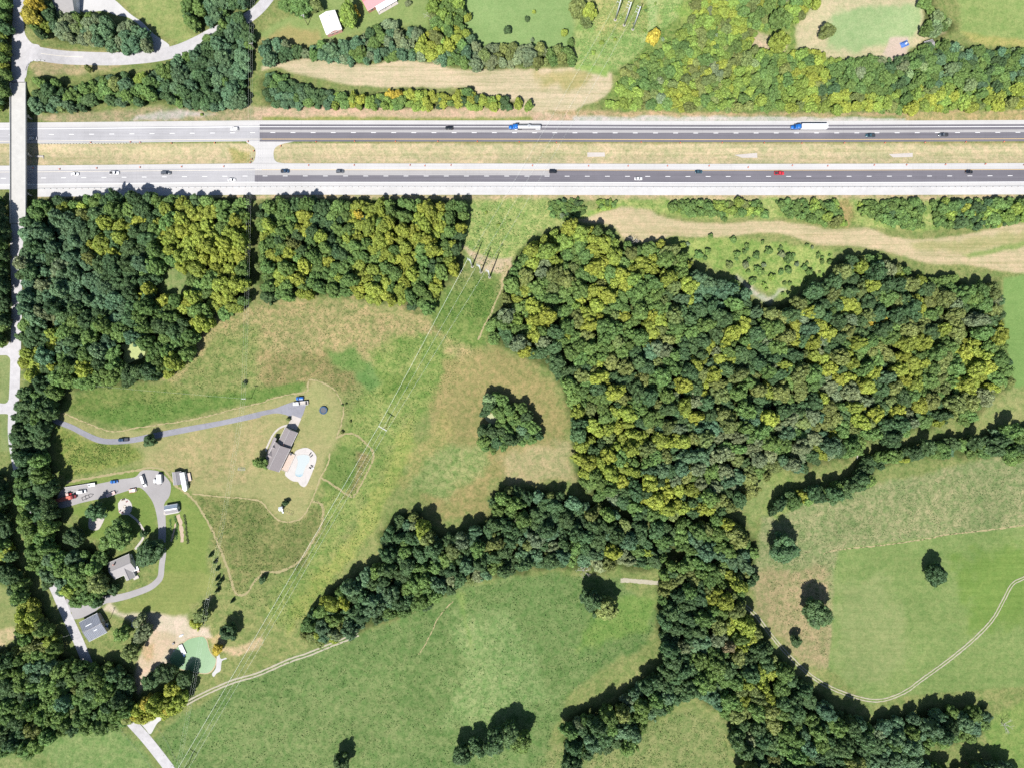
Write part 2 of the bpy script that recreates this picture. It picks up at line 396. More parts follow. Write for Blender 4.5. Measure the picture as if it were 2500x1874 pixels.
# right-hand meadow and hay field
paint(O([(1640, 1060), (1760, 1080), (2240, 960), (2240, 1140), (1830, 1195), (1800, 1260), (1800, 1450), (1690, 1360), (1620, 1260), (1640, 1150)]), (172, 180, 134), 8, 0.95)
paint(O([(1620, 1230), (1790, 1220), (1800, 1440), (1740, 1440), (1640, 1330)]), (188, 178, 138), 12, 0.8)
paint(O([(1810, 1190), (1830, 1182), (2000, 1160), (2240, 1132), (2240, 1480), (1960, 1500), (1880, 1520), (1790, 1440), (1800, 1330), (1802, 1230)]), (152, 176, 110), 3, 0.5, 0.35)
paint(O([(1810, 1260), (1900, 1240), (1960, 1330), (1940, 1450), (1860, 1480), (1810, 1420)]), (166, 182, 122), 26, 0.4, 0.5)
paint(O([(2060, 1200), (2240, 1170), (2240, 1330), (2100, 1360)]), (136, 168, 88), 30, 0.3, 0.6)
paint(O([(1640, 1040), (1690, 1010), (1740, 1060), (1680, 1120), (1640, 1110)]), (156, 176, 108), 8, 0.7)
paint(O([(2120, 1560), (2240, 1500), (2240, 1700), (2150, 1660)]), (150, 176, 102), 8, 0.7)
paint(O([(2165, 600), (2240, 590), (2240, 860), (2190, 840), (2170, 720)]), (146, 182, 108), 4, 0.2, 0.2)
paint(O([(2180, 840), (2240, 830), (2240, 900), (2160, 920), (2120, 900)]), (172, 182, 122), 7, 0.7)
# north side
paint(O([(1000, -20), (1240, -20), (1245, 60), (1235, 105), (1020, 95), (1005, 60)]), (162, 194, 126), 5, 0.2, 0.2)
paint(O([(550, 80), (640, 30), (690, -20), (930, -20), (930, 60), (800, 60), (720, 90), (600, 100)]), (164, 186, 118), 8, 0.3, 0.2)
paint(O([(560, 90), (620, 60), (690, 70), (690, 95), (600, 100)]), (190, 182, 124), 8, 0.3)
paint(O([(240, -20), (400, -20), (400, 60), (420, 80), (400, 100), (330, 60)]), (168, 184, 118), 6, 0.6)
paint(O([(1240, -20), (1480, -20), (1470, 30), (1400, 110), (1330, 150), (1240, 145)]), (182, 204, 134), 8, 0.9)
paint(O([(1250, -20), (1420, -20), (1420, 60), (1300, 80)]), (196, 202, 136), 14, 0.9)
paint(O([(1395, -20), (1425, -20), (1415, 60), (1400, 110), (1385, 110), (1400, 50)]), (196, 216, 150), 6, 0.4)
paint(O([(1330, 160), (1460, 40), (1490, -20), (1790, -20), (1740, 80), (1930, 130), (2240, 120), (2240, 240), (1300, 240)]), (156, 178, 106), 8, 1.0)
paint(O([(1460, 20), (1600, -20), (1700, -20), (1600, 60), (1480, 60)]), (176, 202, 116), 10, 0.9)
paint(O([(1590, 60), (1650, 75), (1700, 100), (1690, 120), (1640, 110), (1590, 90)]), (232, 214, 184), 6, 0.6)
paint(O([(1720, 60), (1790, -20), (2000, -20), (1995, 50), (2040, 70), (1990, 90), (1940, 120), (1930, 130), (1720, 120)]), (230, 220, 182), 6, 0.4, 0.3)
paint(O([(1800, 30), (1880, 8), (1990, 10), (1990, 60), (1930, 95), (1850, 115), (1790, 100), (1780, 60)]), (188, 214, 156), 10, 0.3)
paint(O([(1925, 82), (1960, 80), (1962, 115), (1930, 130), (1910, 120)]), (236, 216, 200), 5, 0.15)
paint(O([(2060, -20), (2240, -20), (2240, 100), (2080, 70)]), (174, 196, 124), 8, 0.5)
paint(O([(2080, 70), (2240, 90), (2240, 110), (2100, 90)]), (206, 202, 130), 6, 0.6)
# hay strip north of the highway
paint([(-20, 1545), (40, 1530), (52, 1545), (20, 1570), (-20, 1590)], (226, 208, 168), 5, 0.6)
HAY1 = Z(620, 0, [(60, 560), (340, 510), (480, 500), (700, 520), (1000, 545), (1200, 508), (1500, 535), (1700, 580), (2210, 590)]) + \
       Z(1240, 0, [(550, 568), (720, 545), (815, 555), (868, 625), (880, 700), (850, 780), (760, 850), (620, 900), (480, 1000), (200, 1000), (0, 940)]) + \
       Z(620, 0, [(2210, 870), (1890, 815), (1850, 745), (1300, 740), (800, 712), (550, 655), (380, 625), (200, 570), (60, 600)])
HAY1 = smooth_line(HAY1, 12, True)
paint(HAY1, (236, 220, 188), 4, 0.25, 1.0)
paint(Z(1240, 0, [(250, 620), (600, 600), (700, 650), (600, 760), (300, 720)]), (206, 196, 140), 14, 0.3, 1.0)
paint(O([(1240, 140), (1320, 140), (1310, 165), (1240, 150)]), (176, 206, 120), 5, 0.5)
paint([(580, 262), (1240, 262), (1330, 275), (1460, 285), (1400, 300), (580, 300)], (236, 208, 182), 6, 0.6)
paint([(640, 286), (1300, 287), (1300, 297), (640, 297)], (176, 184, 112), 4, 0.7)
paint([(90, 283), (380, 262), (620, 268), (620, 299), (90, 297)], (196, 186, 152), 6, 0.9)
paint(Z(0, 0, [(1150, 980), (1500, 920), (1800, 960), (1500, 1000), (1100, 1020)]), (222, 216, 212), 6, 0.6)
paint(Z(0, 0, [(330, 400), (900, 440), (1280, 430), (1280, 445), (800, 455), (340, 420)]), (196, 186, 138), 5, 0.4)
paint(Z(0, 0, [(240, 540), (380, 510), (720, 540), (1100, 550), (700, 620), (300, 640)]), (206, 192, 152), 6, 0.7)
paint([(1400, 283), (1700, 283), (2220, 290), (2220, 299), (1400, 299)], (234, 230, 226), 3, 0.5)
paint([(1330, 270), (1700, 275), (2000, 276), (2520, 270), (2520, 282), (1700, 284), (1400, 284)], (222, 196, 160), 5, 0.9)
paint([(2210, 276), (2520, 272), (2520, 298), (2210, 297)], (206, 192, 142), 4, 0.8)
# median
paint([(-40, 350), (2540, 350), (2540, 402), (1000, 402), (660, 412), (-40, 414)], (229, 215, 178), 2.5, 0.55, 0.8)
paint([(90, 404), (610, 402), (600, 413), (90, 413)], (190, 188, 120), 3, 0.6, 0.5)
paint([(560, 362), (614, 372), (610, 396), (570, 404)], (204, 196, 136), 6, 0.7, 0.3)
paint([(900, 345), (2540, 347), (2540, 352), (900, 351)], (176, 172, 118), 2, 0.6, 0.3)
# south side of the highway
paint([(90, 476), (2520, 474), (2520, 492), (1300, 488), (600, 484), (90, 484)], (222, 204, 168), 4, 0.8)
paint(O([(1020, 430), (1160, 430), (1270, 440), (1290, 470), (1160, 500), (1100, 570), (1090, 600), (1010, 560), (1000, 500)]), (186, 202, 132), 8, 1.0)
paint([(1122, 597), (1150, 612), (1200, 632), (1250, 628), (1252, 650), (1222, 668), (1180, 660), (1150, 630)], (232, 212, 180), 4, 0.3)
paint([(1235, 640), (1252, 650), (1232, 690), (1222, 700), (1225, 670)], (224, 206, 166), 5, 0.4)
HAY2 = Z(1240, 460, [(560, 265), (680, 240), (900, 170), (1000, 122), (1150, 155), (1300, 235), (1480, 282), (1900, 290), (2150, 270)]) + \
       Z(1860, 460, [(0, 270), (330, 300), (600, 345), (900, 335), (1100, 410), (1350, 432), (1700, 392), (2300, 310), (2300, 700), (1700, 640), (1400, 625), (1150, 565), (800, 490), (450, 470), (250, 400), (0, 375)]) + \
       Z(1240, 460, [(1850, 412), (1400, 402), (1200, 450), (1000, 440), (900, 330), (700, 290)])
HAY2 = smooth_line(HAY2, 12, True)
paint(HAY2, (230, 213, 176), 4, 0.3, 0.9)
paint(Z(1860, 460, [(1250, 470), (1700, 420), (2300, 350), (2300, 440), (1750, 540), (1300, 520)]), (206, 200, 148), 8, 0.3, 1.0)
paint(Z(1860, 460, [(1700, 560), (2300, 420), (2300, 470), (1750, 590)]), (170, 190, 120), 5, 0.5, 0.6)
paint(Z(1240, 460, [(560, 260), (900, 165), (1000, 118), (950, 100), (700, 200)]) , (190, 212, 122), 5, 0.6)
paint(O([(1290, 430), (1700, 430), (2240, 430), (2240, 470), (1990, 500), (1700, 470), (1480, 470), (1400, 455)]), (184, 202, 128), 6, 1.0)
paint(O([(1790, 440), (1830, 430), (1850, 470), (1830, 490), (1790, 470)]), (196, 180, 128), 7, 0.9)
paint(O([(1440, 520), (1560, 510), (1800, 540), (1790, 590), (1690, 650), (1600, 600), (1500, 560)]), (174, 198, 118), 7, 0.9)
paint(O([(1590, 600), (1660, 640), (1700, 625), (1660, 660)]), (224, 222, 208), 7, 0.5)
# clearings
paint(O([(330, 600), (370, 560), (410, 600), (400, 650), (350, 640)]), (152, 172, 114), 8, 0.8)
paint(O([(1290, 1290), (1420, 1290), (1400, 1360), (1250, 1400)]), (140, 172, 96), 12, 0.7)
paint(O([(1590, 1060), (1650, 1030), (1680, 1060), (1620, 1130)]), (164, 180, 118), 10, 0.7)
paint([(0, 840), (26, 840), (26, 1100), (0, 1100)], (160, 176, 118), 4, 0.4)

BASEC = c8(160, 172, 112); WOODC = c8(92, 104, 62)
WOODPOLY = []   # filled by the woods below before the sheet is built

def build_ground():
    st = 1.0
    xs = np.arange(-332, 332.01, st); ys = np.arange(-252, 252.01, st)
    GX, GY = np.meshgrid(xs, ys); GZ = ht(GX, GY)
    k = H / (H - GZ); PX = GX * k / S + 1250; PY = 937 - GY * k / S
    wx = (fbm(GX / 9, GY / 9, 3, 3) - 0.5) * 10; wy = (fbm(GX / 9, GY / 9, 3, 9) - 0.5) * 10
    frag = fbm(GX / 6.5, GY / 6.5, 5, 31)
    C = np.empty(GX.shape + (3,)); C[:] = BASEC
    T = np.zeros(GX.shape + (3,)); T[..., 0] = 0.8
    def apply(poly, c, fe, tuft, streak, kk, warp=1.0):
        a = np.array(poly); m = fe * 2 + 8
        x0, y0 = a.min(0) - m; x1, y1 = a.max(0) + m
        j0 = np.searchsorted(xs, (x0 - 1250) * S - 2); j1 = np.searchsorted(xs, (x1 - 1250) * S + 2)
        i0 = np.searchsorted(ys, (937 - y1) * S - 2); i1 = np.searchsorted(ys, (937 - y0) * S + 2)
        if j1 <= j0 or i1 <= i0: return
        sl = (slice(max(0, i0), i1), slice(max(0, j0), j1))
        q = min(1.0, fe / 8.0) * warp
        d = sdpoly(PX[sl] + wx[sl] * q * 1.6, PY[sl] + wy[sl] * q * 1.6, poly)
        d = d + (frag[sl] - 0.5) * max(0.0, fe - 4) * 4.0
        f = sstep(-fe, fe, d) * kk
        C[sl] = C[sl] * (1 - f[..., None]) + np.array(c) * f[..., None]
        T[sl + (0,)] = T[sl + (0,)] * (1 - f) + tuft * f; T[sl + (1,)] = T[sl + (1,)] * (1 - f) + streak * f
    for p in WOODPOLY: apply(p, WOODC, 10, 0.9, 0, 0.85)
    for p, c, fe, tuft, streak, kk in GP: apply(p, c, fe, tuft, streak, kk)
    # patchy mixture of drier and greener ground, real cover not light
    pat = fbm(GX / 26, GY / 26, 4, 21)[..., None]; ft = T[..., :1]
    C *= 1 + (pat - 0.5) * np.array([0.5, 0.32, 0.45]) * ft
    GZ = GZ + (fbm(GX / 5, GY / 5, 3, 5) - 0.5) * 0.05 * T[..., 0]
    ny, nx = GX.shape
    # far apron out to the horizon
    V = np.stack([GX, GY, GZ], -1).reshape(-1, 3)
    idx = np.arange(nx * ny).reshape(ny, nx)
    F = np.stack([idx[:-1, :-1], idx[:-1, 1:], idx[1:, 1:], idx[1:, :-1]], -1).reshape(-1, 4)
    ring = np.concatenate([idx[0, :], idx[1:, -1], idx[-1, -2::-1], idx[-2:0:-1, 0]])
    rv = V[ring].copy(); far = rv.copy(); far[:, :2] *= 14.0; far[:, 2] = 0
    far_i = len(V) + np.arange(len(ring)); V = np.concatenate([V, far])
    nr = len(ring); nxt = (np.arange(nr) + 1) % nr
    F2 = np.stack([ring, far_i, far_i[nxt], ring[nxt]], -1)
    CC = np.concatenate([C.reshape(-1, 3), np.tile(np.array(BASEC), (nr, 1))]); TT = np.concatenate([T.reshape(-1, 3), np.tile([0.8, 0, 0], (nr, 1))])
    fc = V[F].mean(1); fpx = fc[:, 0] / S + 1250; fpy = 937 - fc[:, 1] / S
    owner = np.zeros(len(F), int)
    for i, (nm, lab, poly) in enumerate(FIELDS): owner[(sdpoly(fpx, fpy, poly) > 0)] = i + 1
    def mk(name, lab, faces):
        used = np.unique(faces); remap = np.full(len(V), -1); remap[used] = np.arange(len(used))
        me = bpy.data.meshes.new(name)
        me.vertices.add(len(used)); me.vertices.foreach_set('co', V[used].astype(np.float32).ravel())
        f = remap[faces]; n = len(f)
        me.loops.add(n * 4); me.polygons.add(n)
        me.loops.foreach_set('vertex_index', f.ravel().astype(np.int32))
        me.polygons.foreach_set('loop_start', np.arange(0, n * 4, 4, dtype=np.int32))
        me.polygons.foreach_set('use_smooth', np.ones(n, bool))
        me.update(calc_edges=True)
        for an, data in (('base', CC), ('tex', TT)):
            a = me.color_attributes.new(an, 'FLOAT_COLOR', 'POINT')
            d4 = np.ones((len(used), 4), np.float32); d4[:, :3] = data[used]
            a.data.foreach_set('color', d4.ravel())
        me.materials.append(MATS['ground_cover']); me.validate()
        o = link(bpy.data.objects.new(name, me)); tag(o, lab, name.replace('_', ' '), kind='structure')
    mk('ground', 'mixed rough grass and woodland floor under and between everything', np.concatenate([F[owner == 0], F2]))
    for i, (nm, lab, poly) in enumerate(FIELDS): mk(nm, lab, F[owner == i + 1])
    return C, T, xs, ys

FIELDS = [
    ('mown_hay_strip', 'pale mown hay strip curving between two hedgerows north of the highway', HAY1),
    ('mown_hay_strip', 'pale mown hay strip winding along the big wood south of the highway', HAY2),
    ('grass_median', 'dry straw coloured grass median between the two carriageways', [(-40, 351), (2540, 351), (2540, 400), (1000, 400), (660, 410), (-40, 412)]),
    ('lawn', 'tan mown lawn around the house with the swimming pool', LAWN),
    ('pasture', 'broad green pasture dotted with dark weeds below the gravel track', O([(390, 1540), (520, 1470), (660, 1410), (830, 1350), (1000, 1265), (1190, 1235), (1340, 1250), (1420, 1320), (1400, 1390), (1300, 1440), (1230, 1500), (1190, 1600), (1180, 1690), (390, 1690), (330, 1600)])),
    ('hay_meadow', 'smooth bright green hay meadow crossed by a two-rut farm track', O([(1810, 1190), (1830, 1182), (2000, 1160), (2240, 1132), (2240, 1480), (1960, 1500), (1880, 1520), (1790, 1440), (1800, 1330), (1802, 1230)])),
    ('meadow', 'dry brown and green meadow around the clump of trees beside the big wood', O([(960, 780), (1060, 750), (1150, 790), (1210, 850), (1220, 900), (1235, 1040), (1060, 1040), (1050, 1110), (930, 1120), (900, 1060), (930, 980), (930, 900)])),
]

# ------------------------------------------------------------------ roads and paths as sheets laid over the ground
def ribbon(name, label, pts, width, mat, dz, cat='road', step=4.0, jag=0.0, wfun=None, smooth=True, parent=None, kind='structure', survey=True):
    P = smooth_line(pts, step) if smooth else pts
    Q = [Wg(x, y) for x, y in P] if survey else P
    mb = MB(); n = len(Q); A = []
    for i, q in enumerate(Q):
        a = Vector(Q[max(0, i - 1)][:2]); b = Vector(Q[min(n - 1, i + 1)][:2]); d = (b - a).normalized(); nn = Vector((-d.y, d.x))
        wd = (wfun(i / (n - 1)) if wfun else width) / 2
        row = []
        for s_ in (-1, -0.5, 0, 0.5, 1):
            ww = wd + (random.uniform(-jag, jag) if abs(s_) == 1 else 0)
            p = Vector(q[:2]) + nn * (ww * s_)
            row.append((p.x, p.y, max(hz(p.x, p.y), q[2] - 0.4) + dz))
        A.append(row)
    mb.add([p for r in A for p in r], [(i * 5 + j, i * 5 + j + 1, (i + 1) * 5 + j + 1, (i + 1) * 5 + j) for i in range(n - 1) for j in range(4)])
    o = mb.build(name, mat if not isinstance(mat, str) else MATS[mat], parent)
    if parent is None: tag(o, label, cat, kind=kind)
    return o
def sheet(name, label, poly, mat, dz, cat='pavement', step=5, smooth=True, parent=None, thick=0.0, zref=0.0):
    P = smooth_line(poly, step, True) if smooth else poly
    Q = [Wg(x, y) for x, y in P]
    bm = bmesh.new(); vsx = [bm.verts.new((x, y, z + dz)) for x, y, z in Q]; f = bm.faces.new(vsx); f.normal_update()
    if f.normal.z < 0: f.normal_flip()
    if thick:
        r = bmesh.ops.extrude_face_region(bm, geom=[f]); bmesh.ops.translate(bm, verts=[v for v in r['geom'] if isinstance(v, bmesh.types.BMVert)], vec=(0, 0, thick))
        bmesh.ops.recalc_face_normals(bm, faces=bm.faces)
    bmesh.ops.triangulate(bm, faces=bm.faces)
    me = bpy.data.meshes.new(name); bm.to_mesh(me); bm.free(); me.materials.append(MATS[mat])
    o = link(bpy.data.objects.new(name, me), parent)
    if parent is None: tag(o, label, cat, kind='structure')
    return o

# ------------------------------------------------------------------ the highway
def hline(off):   # slight waver of the carriageways along their length
    return [(-60, 6 + off), (95, 5 + off), (300, 3.2 + off), (620, 0 + off), (1240, 0.3 + off), (1700, 1.3 + off), (2100, 0.8 + off), (2560, -1.0 + off)]
def band(name, label, y0, y1, x0, x1, mat, dz, parent=None, cat='road', kind='structure'):
    def yy(x):
        h = hline(0)
        for (a, ya), (b, yb) in zip(h, h[1:]):
            if a <= x <= b: return ya + (yb - ya) * (x - a) / (b - a)
        return h[-1][1]
    mb = MB(); n = max(2, int((x1 - x0) / 40)); V = []
    for i in range(n + 1):
        x = x0 + (x1 - x0) * i / n
        for y in (y0, (y0 + y1) / 2, y1):
            X, Y, _ = W(x, y + yy(x)); V.append((X, Y, dz))
    F = [(i * 3 + j, i * 3 + j + 1, i * 3 + j + 4, i * 3 + j + 3) for i in range(n) for j in range(2)]
    mb.add(V, F); o = mb.build(name, MATS[mat], parent)
    if parent is None: tag(o, label, cat, kind=kind)
    return o
def carriageway():
    A = band('highway_shoulder', 'pale paved shoulders of the carriageway beside the hedgerows', 294.5, 345.5, -60, 2560, 'shoulder', 0.10)
    band('highway', 'old light grey westbound carriageway by the overpass', 307, 344, -60, 634, 'old_asphalt', 0.115)
    up = band('highway', 'dark resurfaced westbound carriageway with a pale worn strip', 304.5, 346.5, 634, 2560, 'new_asphalt', 0.115)
    band('worn_strip', None, 317.5, 324, 634, 2560, 'light_asphalt', 0.125, up)
    band('highway_shoulder', 'pale paved shoulders of the carriageway beside the guardrail and the woods', 399.5, 457.5, -60, 2560, 'shoulder', 0.10)
    band('highway', 'old light grey eastbound carriageway by the overpass', 411, 445, -60, 622, 'old_asphalt', 0.115)
    lo = band('highway', 'dark resurfaced eastbound carriageway with fresh dark lanes', 428.5, 446.8, 622, 2560, 'new_asphalt', 0.115)
    band('passing_lane', None, 415.5, 428.5, 622, 1342, 'light_asphalt', 0.115, lo)
    band('passing_lane', None, 414, 428.5, 1342, 2560, 'new_asphalt', 0.117, lo)
    band('gravel_verge', 'white gravel verge running behind the long guardrail', 457.5, 476, 92, 2560, 'white_gravel', 0.09, cat='gravel')
    mk = bpy.data.objects.new('road_markings', None); link(mk); tag(mk, 'white and yellow painted lines along both carriageways', 'road marking', kind='structure')
    for nm, y, x0, x1, wd, mt in (('edge_line', 310.2, -60, 2560, 1.2, 'line_white'), ('edge_line', 340.3, -60, 640, 0.9, 'line_pale'), ('edge_line', 340.3, 640, 2560, 1.1, 'line_yellow'),
                                  ('edge_line', 415.3, -60, 640, 0.8, 'line_pale'), ('edge_line', 415.3, 640, 2560, 0.9, 'line_yellow'), ('edge_line', 445.6, -60, 2560, 1.3, 'line_white')):
        band(nm, None, y - wd / 2, y + wd / 2, x0, x1, mt, 0.135, mk)
    me = None
    for y, x0 in ((324.5, 120), (430.3, 101)):
        x = x0 - 49.1 * 3
        while x < 2530:
            h = hline(0); yo = np.interp(x, [p[0] for p in h], [p[1] for p in h])
            X, Y, _ = W(x + 5.5, y + float(yo))
            if me is None:
                mb = MB(); mb.add([(-1.45, -0.13, 0), (1.45, -0.13, 0), (1.45, 0.13, 0), (-1.45, 0.13, 0)], [(0, 1, 2, 3)]); o = mb.build('lane_dash', MATS['line_white'], mk); me = o.data
            else: o = link(bpy.data.objects.new('lane_dash', me), mk)
            o.location = (X, Y, 0.137); x += 49.15
    # paved crossover between the carriageways
    sheet('crossover', 'pale paved crossover joining the two carriageways through the median', [(606, 344), (720, 344), (690, 352), (672, 362), (668, 380), (676, 396), (712, 402), (712, 414), (560, 414), (600, 404), (618, 396), (624, 380), (622, 362)], 'shoulder', 0.108, 'road', 4)
    for p in (((1434, 373), (1476, 373), (1477, 383), (1434, 384)), ((1792, 379), (1848, 374), (1849, 386), (1812, 386)), ((2170, 377), (2228, 374), (2228, 384), (2180, 385))):
        sheet('drain_apron', 'pale concrete drain apron set in the dry grass median', list(p), 'concrete', 0.03 + 0.1, 'pavement', smooth=False)
carriageway()

# county road, side road, drives, tracks
CR = [(47, -30), (45, 60), (44, 120), (44, 205)]
ribbon('county_road', 'pale county road climbing to the overpass from the north', [(47, -40), (45, 60), (44, 130), (44, 212)], 7.4, 'county_road', 0.07, wfun=lambda t: 6.4 + 1.6 * t)
ribbon('county_road', 'pale county road running south from the overpass beside the woods', [(44, 538), (42, 580), (40, 620), (41, 750), (39, 836), (36, 937), (33, 1000), (32, 1060), (40, 1120), (58, 1200), (80, 1290), (110, 1380), (138, 1443), (160, 1495), (190, 1560), (225, 1640), (265, 1700), (318, 1759), (355, 1800), (395, 1850), (440, 1910)], 6.2, 'county_road', 0.07, wfun=lambda t: 8.2 - 2.0 * min(1, t * 8))
sd_ = ribbon('side_road', 'pale side road curving away under the trees from the county road', [(50, 122), (95, 132), (150, 140), (203, 143), (289, 144), (376, 137), (434, 124), (480, 104), (521, 82), (570, 60), (608, 42), (637, 18), (668, -20)], 8.0, 'county_road', 0.075, wfun=lambda t: 8.6 - 2.2 * t)
ribbon('centre_line', None, [(100, 131), (150, 137), (203, 140)], 0.22, 'line_pale', 0.085, parent=sd_)
sheet('road_junction', 'flared pale junction where the side road meets the county road', [(55, 50), (62, 85), (78, 106), (97, 113), (97, 148), (78, 150), (68, 165), (63, 190), (50, 190), (46, 120)], 'county_road', 0.08, 'road', 4)
sheet('gravel_yard', 'white gravel drive and yard beside the grey barn', Z(0, 0, [(670, -40), (900, -40), (1100, 120), (1200, 190), (1300, 290), (1430, 390), (1290, 425), (1255, 330), (1180, 220), (1080, 150), (980, 130), (870, 95), (690, 98)]), 'white_gravel', 0.05, 'drive')
for k, (y0, y1) in enumerate(((846, 866), (984, 1008))):
    sheet('farm_entrance', ('short pale farm entrance opposite the small algae pond', 'short pale farm entrance opposite the house drive')[k], [(-20, y0), (14, y0), (25, y0 - 12), (27, y1 + 14), (18, y1 + 2), (-20, y1)], 'county_road', 0.064, 'drive', 4)
sheet('driveway', 'blue grey asphalt drive winding up to the house with the pool',
      Z(0, 920, [(440, 345), (470, 350), (600, 395), (720, 455), (820, 500), (920, 520), (1100, 510), (1300, 470), (1600, 412), (1900, 358), (2210, 285)]) + Z(600, 940, [(650, 520), (860, 440), (1060, 372), (1240, 330), (1370, 400), (1345, 480), (1290, 650), (1240, 742), (1050, 668), (1010, 715), (900, 660), (780, 635), (620, 632), (300, 700)], 9.2125) +
      Z(0, 920, [(2210, 335), (1900, 402), (1600, 462), (1300, 520), (1100, 556), (920, 566), (810, 548), (690, 492), (590, 440), (470, 395), (440, 380)]), 'drive_asphalt', 0.05, 'drive', 8)
sheet('garage_apron', 'pale concrete apron in front of the garage wing', Z(600, 940, [(1050, 668), (1250, 745), (1140, 1010), (930, 930)], 9.2125), 'concrete', 0.06, 'pavement', smooth=False)
ribbon('front_walk', 'pale curved concrete walk along the front of the pool house', Z(600, 940, [(960, 890), (860, 915), (760, 960), (660, 1050), (590, 1150), (540, 1250), (500, 1340), (460, 1430), (462, 1480)], 9.2125), 1.1, 'concrete', 0.055, 'path')
sheet('gravel_lot', 'grey gravel lot with parked trailers and a rounded turning area', Z(0, 920, [(505, 1100), (700, 1055), (900, 1010), (1100, 950), (1185, 932), (1270, 1020), (1312, 1120), (1335, 1260), (1340, 1400), (1395, 1400), (1396, 1160), (1385, 1070), (1430, 1000), (1440, 900), (1390, 830), (1330, 790), (1200, 785), (1140, 840), (1000, 862), (810, 900), (560, 930), (490, 1000)]), 'lot_gravel', 0.045, 'drive')
ribbon('driveway', 'light gravel drive looping around the grey roofed house', Z(0, 920, [(1368, 1390), (1378, 1480), (1365, 1580)]) + Z(0, 1394, [(1355, 40), (1320, 90), (1250, 140), (1100, 195), (980, 225), (880, 240), (800, 290), (700, 330), (600, 300), (540, 260)]), 3.6, 'lot_gravel', 0.052, 'drive', wfun=lambda t: 3.4 + 2.4 * t * t)
sheet('gravel_forecourt', 'pale gravel forecourt between the county road and the dark roofed house', Z(0, 1394, [(500, 200), (560, 240), (660, 250), (760, 320), (840, 290), (800, 340), (720, 380), (620, 400), (600, 330), (540, 300)]), 'lot_gravel', 0.056, 'drive')
TR = [(408, 1742), (434, 1727), (500, 1692), (567, 1663), (620, 1648), (655, 1634), (707, 1611), (750, 1597), (794, 1579), (875, 1547), (947, 1518), (1060, 1470), (1130, 1440), (1250, 1418), (1400, 1412), (1529, 1416), (1600, 1420), (1680, 1424), (1760, 1440), (1833, 1489), (1877, 1542), (1918, 1591), (1981, 1649), (2048, 1686), (2135, 1709), (2201, 1692), (2256, 1654), (2323, 1605), (2381, 1556), (2424, 1510), (2450, 1464), (2471, 1426), (2497, 1411), (2540, 1396)]
def offset(pts, d):
    P = smooth_line(pts, 6); outp = []
    for i in range(len(P)):
        a = Vector(P[max(0, i - 1)]); b = Vector(P[min(len(P) - 1, i + 1)]); t = (b - a).normalized(); outp.append((P[i][0] - t.y * d, P[i][1] + t.x * d))
    return outp
simple('track_gravel', c8(216, 208, 184), 0.95, var=0.14, scale=1.0)
tk = ribbon('farm_track', 'pale two-rut gravel track along the bottom of the hay meadow', offset(TR[18:], -3.0), 0.62, 'track_gravel', 0.06, 'track', jag=0.14, smooth=False)
ribbon('wheel_rut', None, offset(TR[18:], 3.0), 0.62, 'track_gravel', 0.06, jag=0.14, smooth=False, parent=tk)
tk = ribbon('farm_track', 'pale two-rut gravel track rising from the county road along the pasture', offset(TR[:10], -3.6), 0.95, 'track_gravel', 0.06, 'track', jag=0.14, smooth=False)
ribbon('wheel_rut', None, offset(TR[:10], 3.6), 0.95, 'track_gravel', 0.06, jag=0.14, smooth=False, parent=tk)
ribbon('farm_track', 'pale stretch of farm track showing through the trees above the pasture', [(1515, 1415), (1540, 1416), (1580, 1420), (1640, 1424), (1700, 1428)], 2.6, 'track_gravel', 0.06, 'track', jag=0.3)
sheet('gravel_turnout', 'white gravel turnout where the farm track leaves the county road', Z(0, 1394, [(1090, 1235), (1200, 1260), (1420, 1195), (1420, 1215), (1330, 1275), (1270, 1370), (1230, 1330), (1180, 1280)]), 'white_gravel', 0.055, 'drive', 4)
simple('mown_path', c8(198, 186, 138), 0.95, var=0.15, scale=1.2)
simple('mown_edge', c8(206, 192, 144), 0.95, var=0.2, scale=1.5)
ribbon('mown_path', 'pale mown trail looping out to the transmission line', Z(620, 920, [(690, 520), (760, 480), (850, 482), (930, 545), (1000, 620), (1005, 690), (960, 790), (905, 900), (840, 1005), (800, 1000), (720, 945), (640, 890), (560, 845)]), 1.15, 'mown_path', 0.03, 'path', jag=0.3)
ribbon('mown_path', 'pale mown trail curling down from the play set', Z(620, 920, [(480, 1050), (550, 1060), (585, 1110), (565, 1250), (500, 1370), (400, 1530), (300, 1605), (200, 1640), (60, 1640)]), 1.5, 'mown_path', 0.03, 'path', jag=0.4)
ribbon('mown_path', 'pale mown trail passing the sheds and turning beside the cedars', Z(0, 920, [(560, 885), (800, 842), (1100, 792), (1290, 765), (1380, 785), (1430, 840), (1500, 930), (1600, 1000), (1680, 1100), (1780, 1270), (1850, 1430), (1930, 1640)]) + Z(0, 1394, [(1980, 170), (2040, 200), (2100, 160), (2140, 90), (2210, 20)]), 1.35, 'mown_path', 0.03, 'path', jag=0.4)
lb = Z(0, 920, [(450, 360), (520, 305), (640, 350), (760, 400), (900, 450), (1010, 455), (1200, 420), (1500, 378), (1800, 318), (2000, 263), (2210, 218)]) + Z(620, 920, [(120, 190), (280, 150), (440, 125), (452, 70), (480, 20), (600, 60), (680, 110), (740, 220), (755, 290), (735, 400), (690, 520)])
ribbon('mown_edge', 'pale straw edge where the house lawn meets the tall meadow', lb, 0.7, 'mown_edge', 0.028, 'path', jag=0.35)
ribbon('mown_edge', 'pale straw edge of the lawn around the play set', Z(620, 920, [(640, 640), (620, 740), (560, 850), (510, 990), (470, 1080), (430, 1150), (380, 1200), (290, 1220), (200, 1200), (130, 1130), (60, 1050), (-60, 1025), (-300, 1005), (-520, 985)]), 0.75, 'mown_edge', 0.028, 'path', jag=0.3)
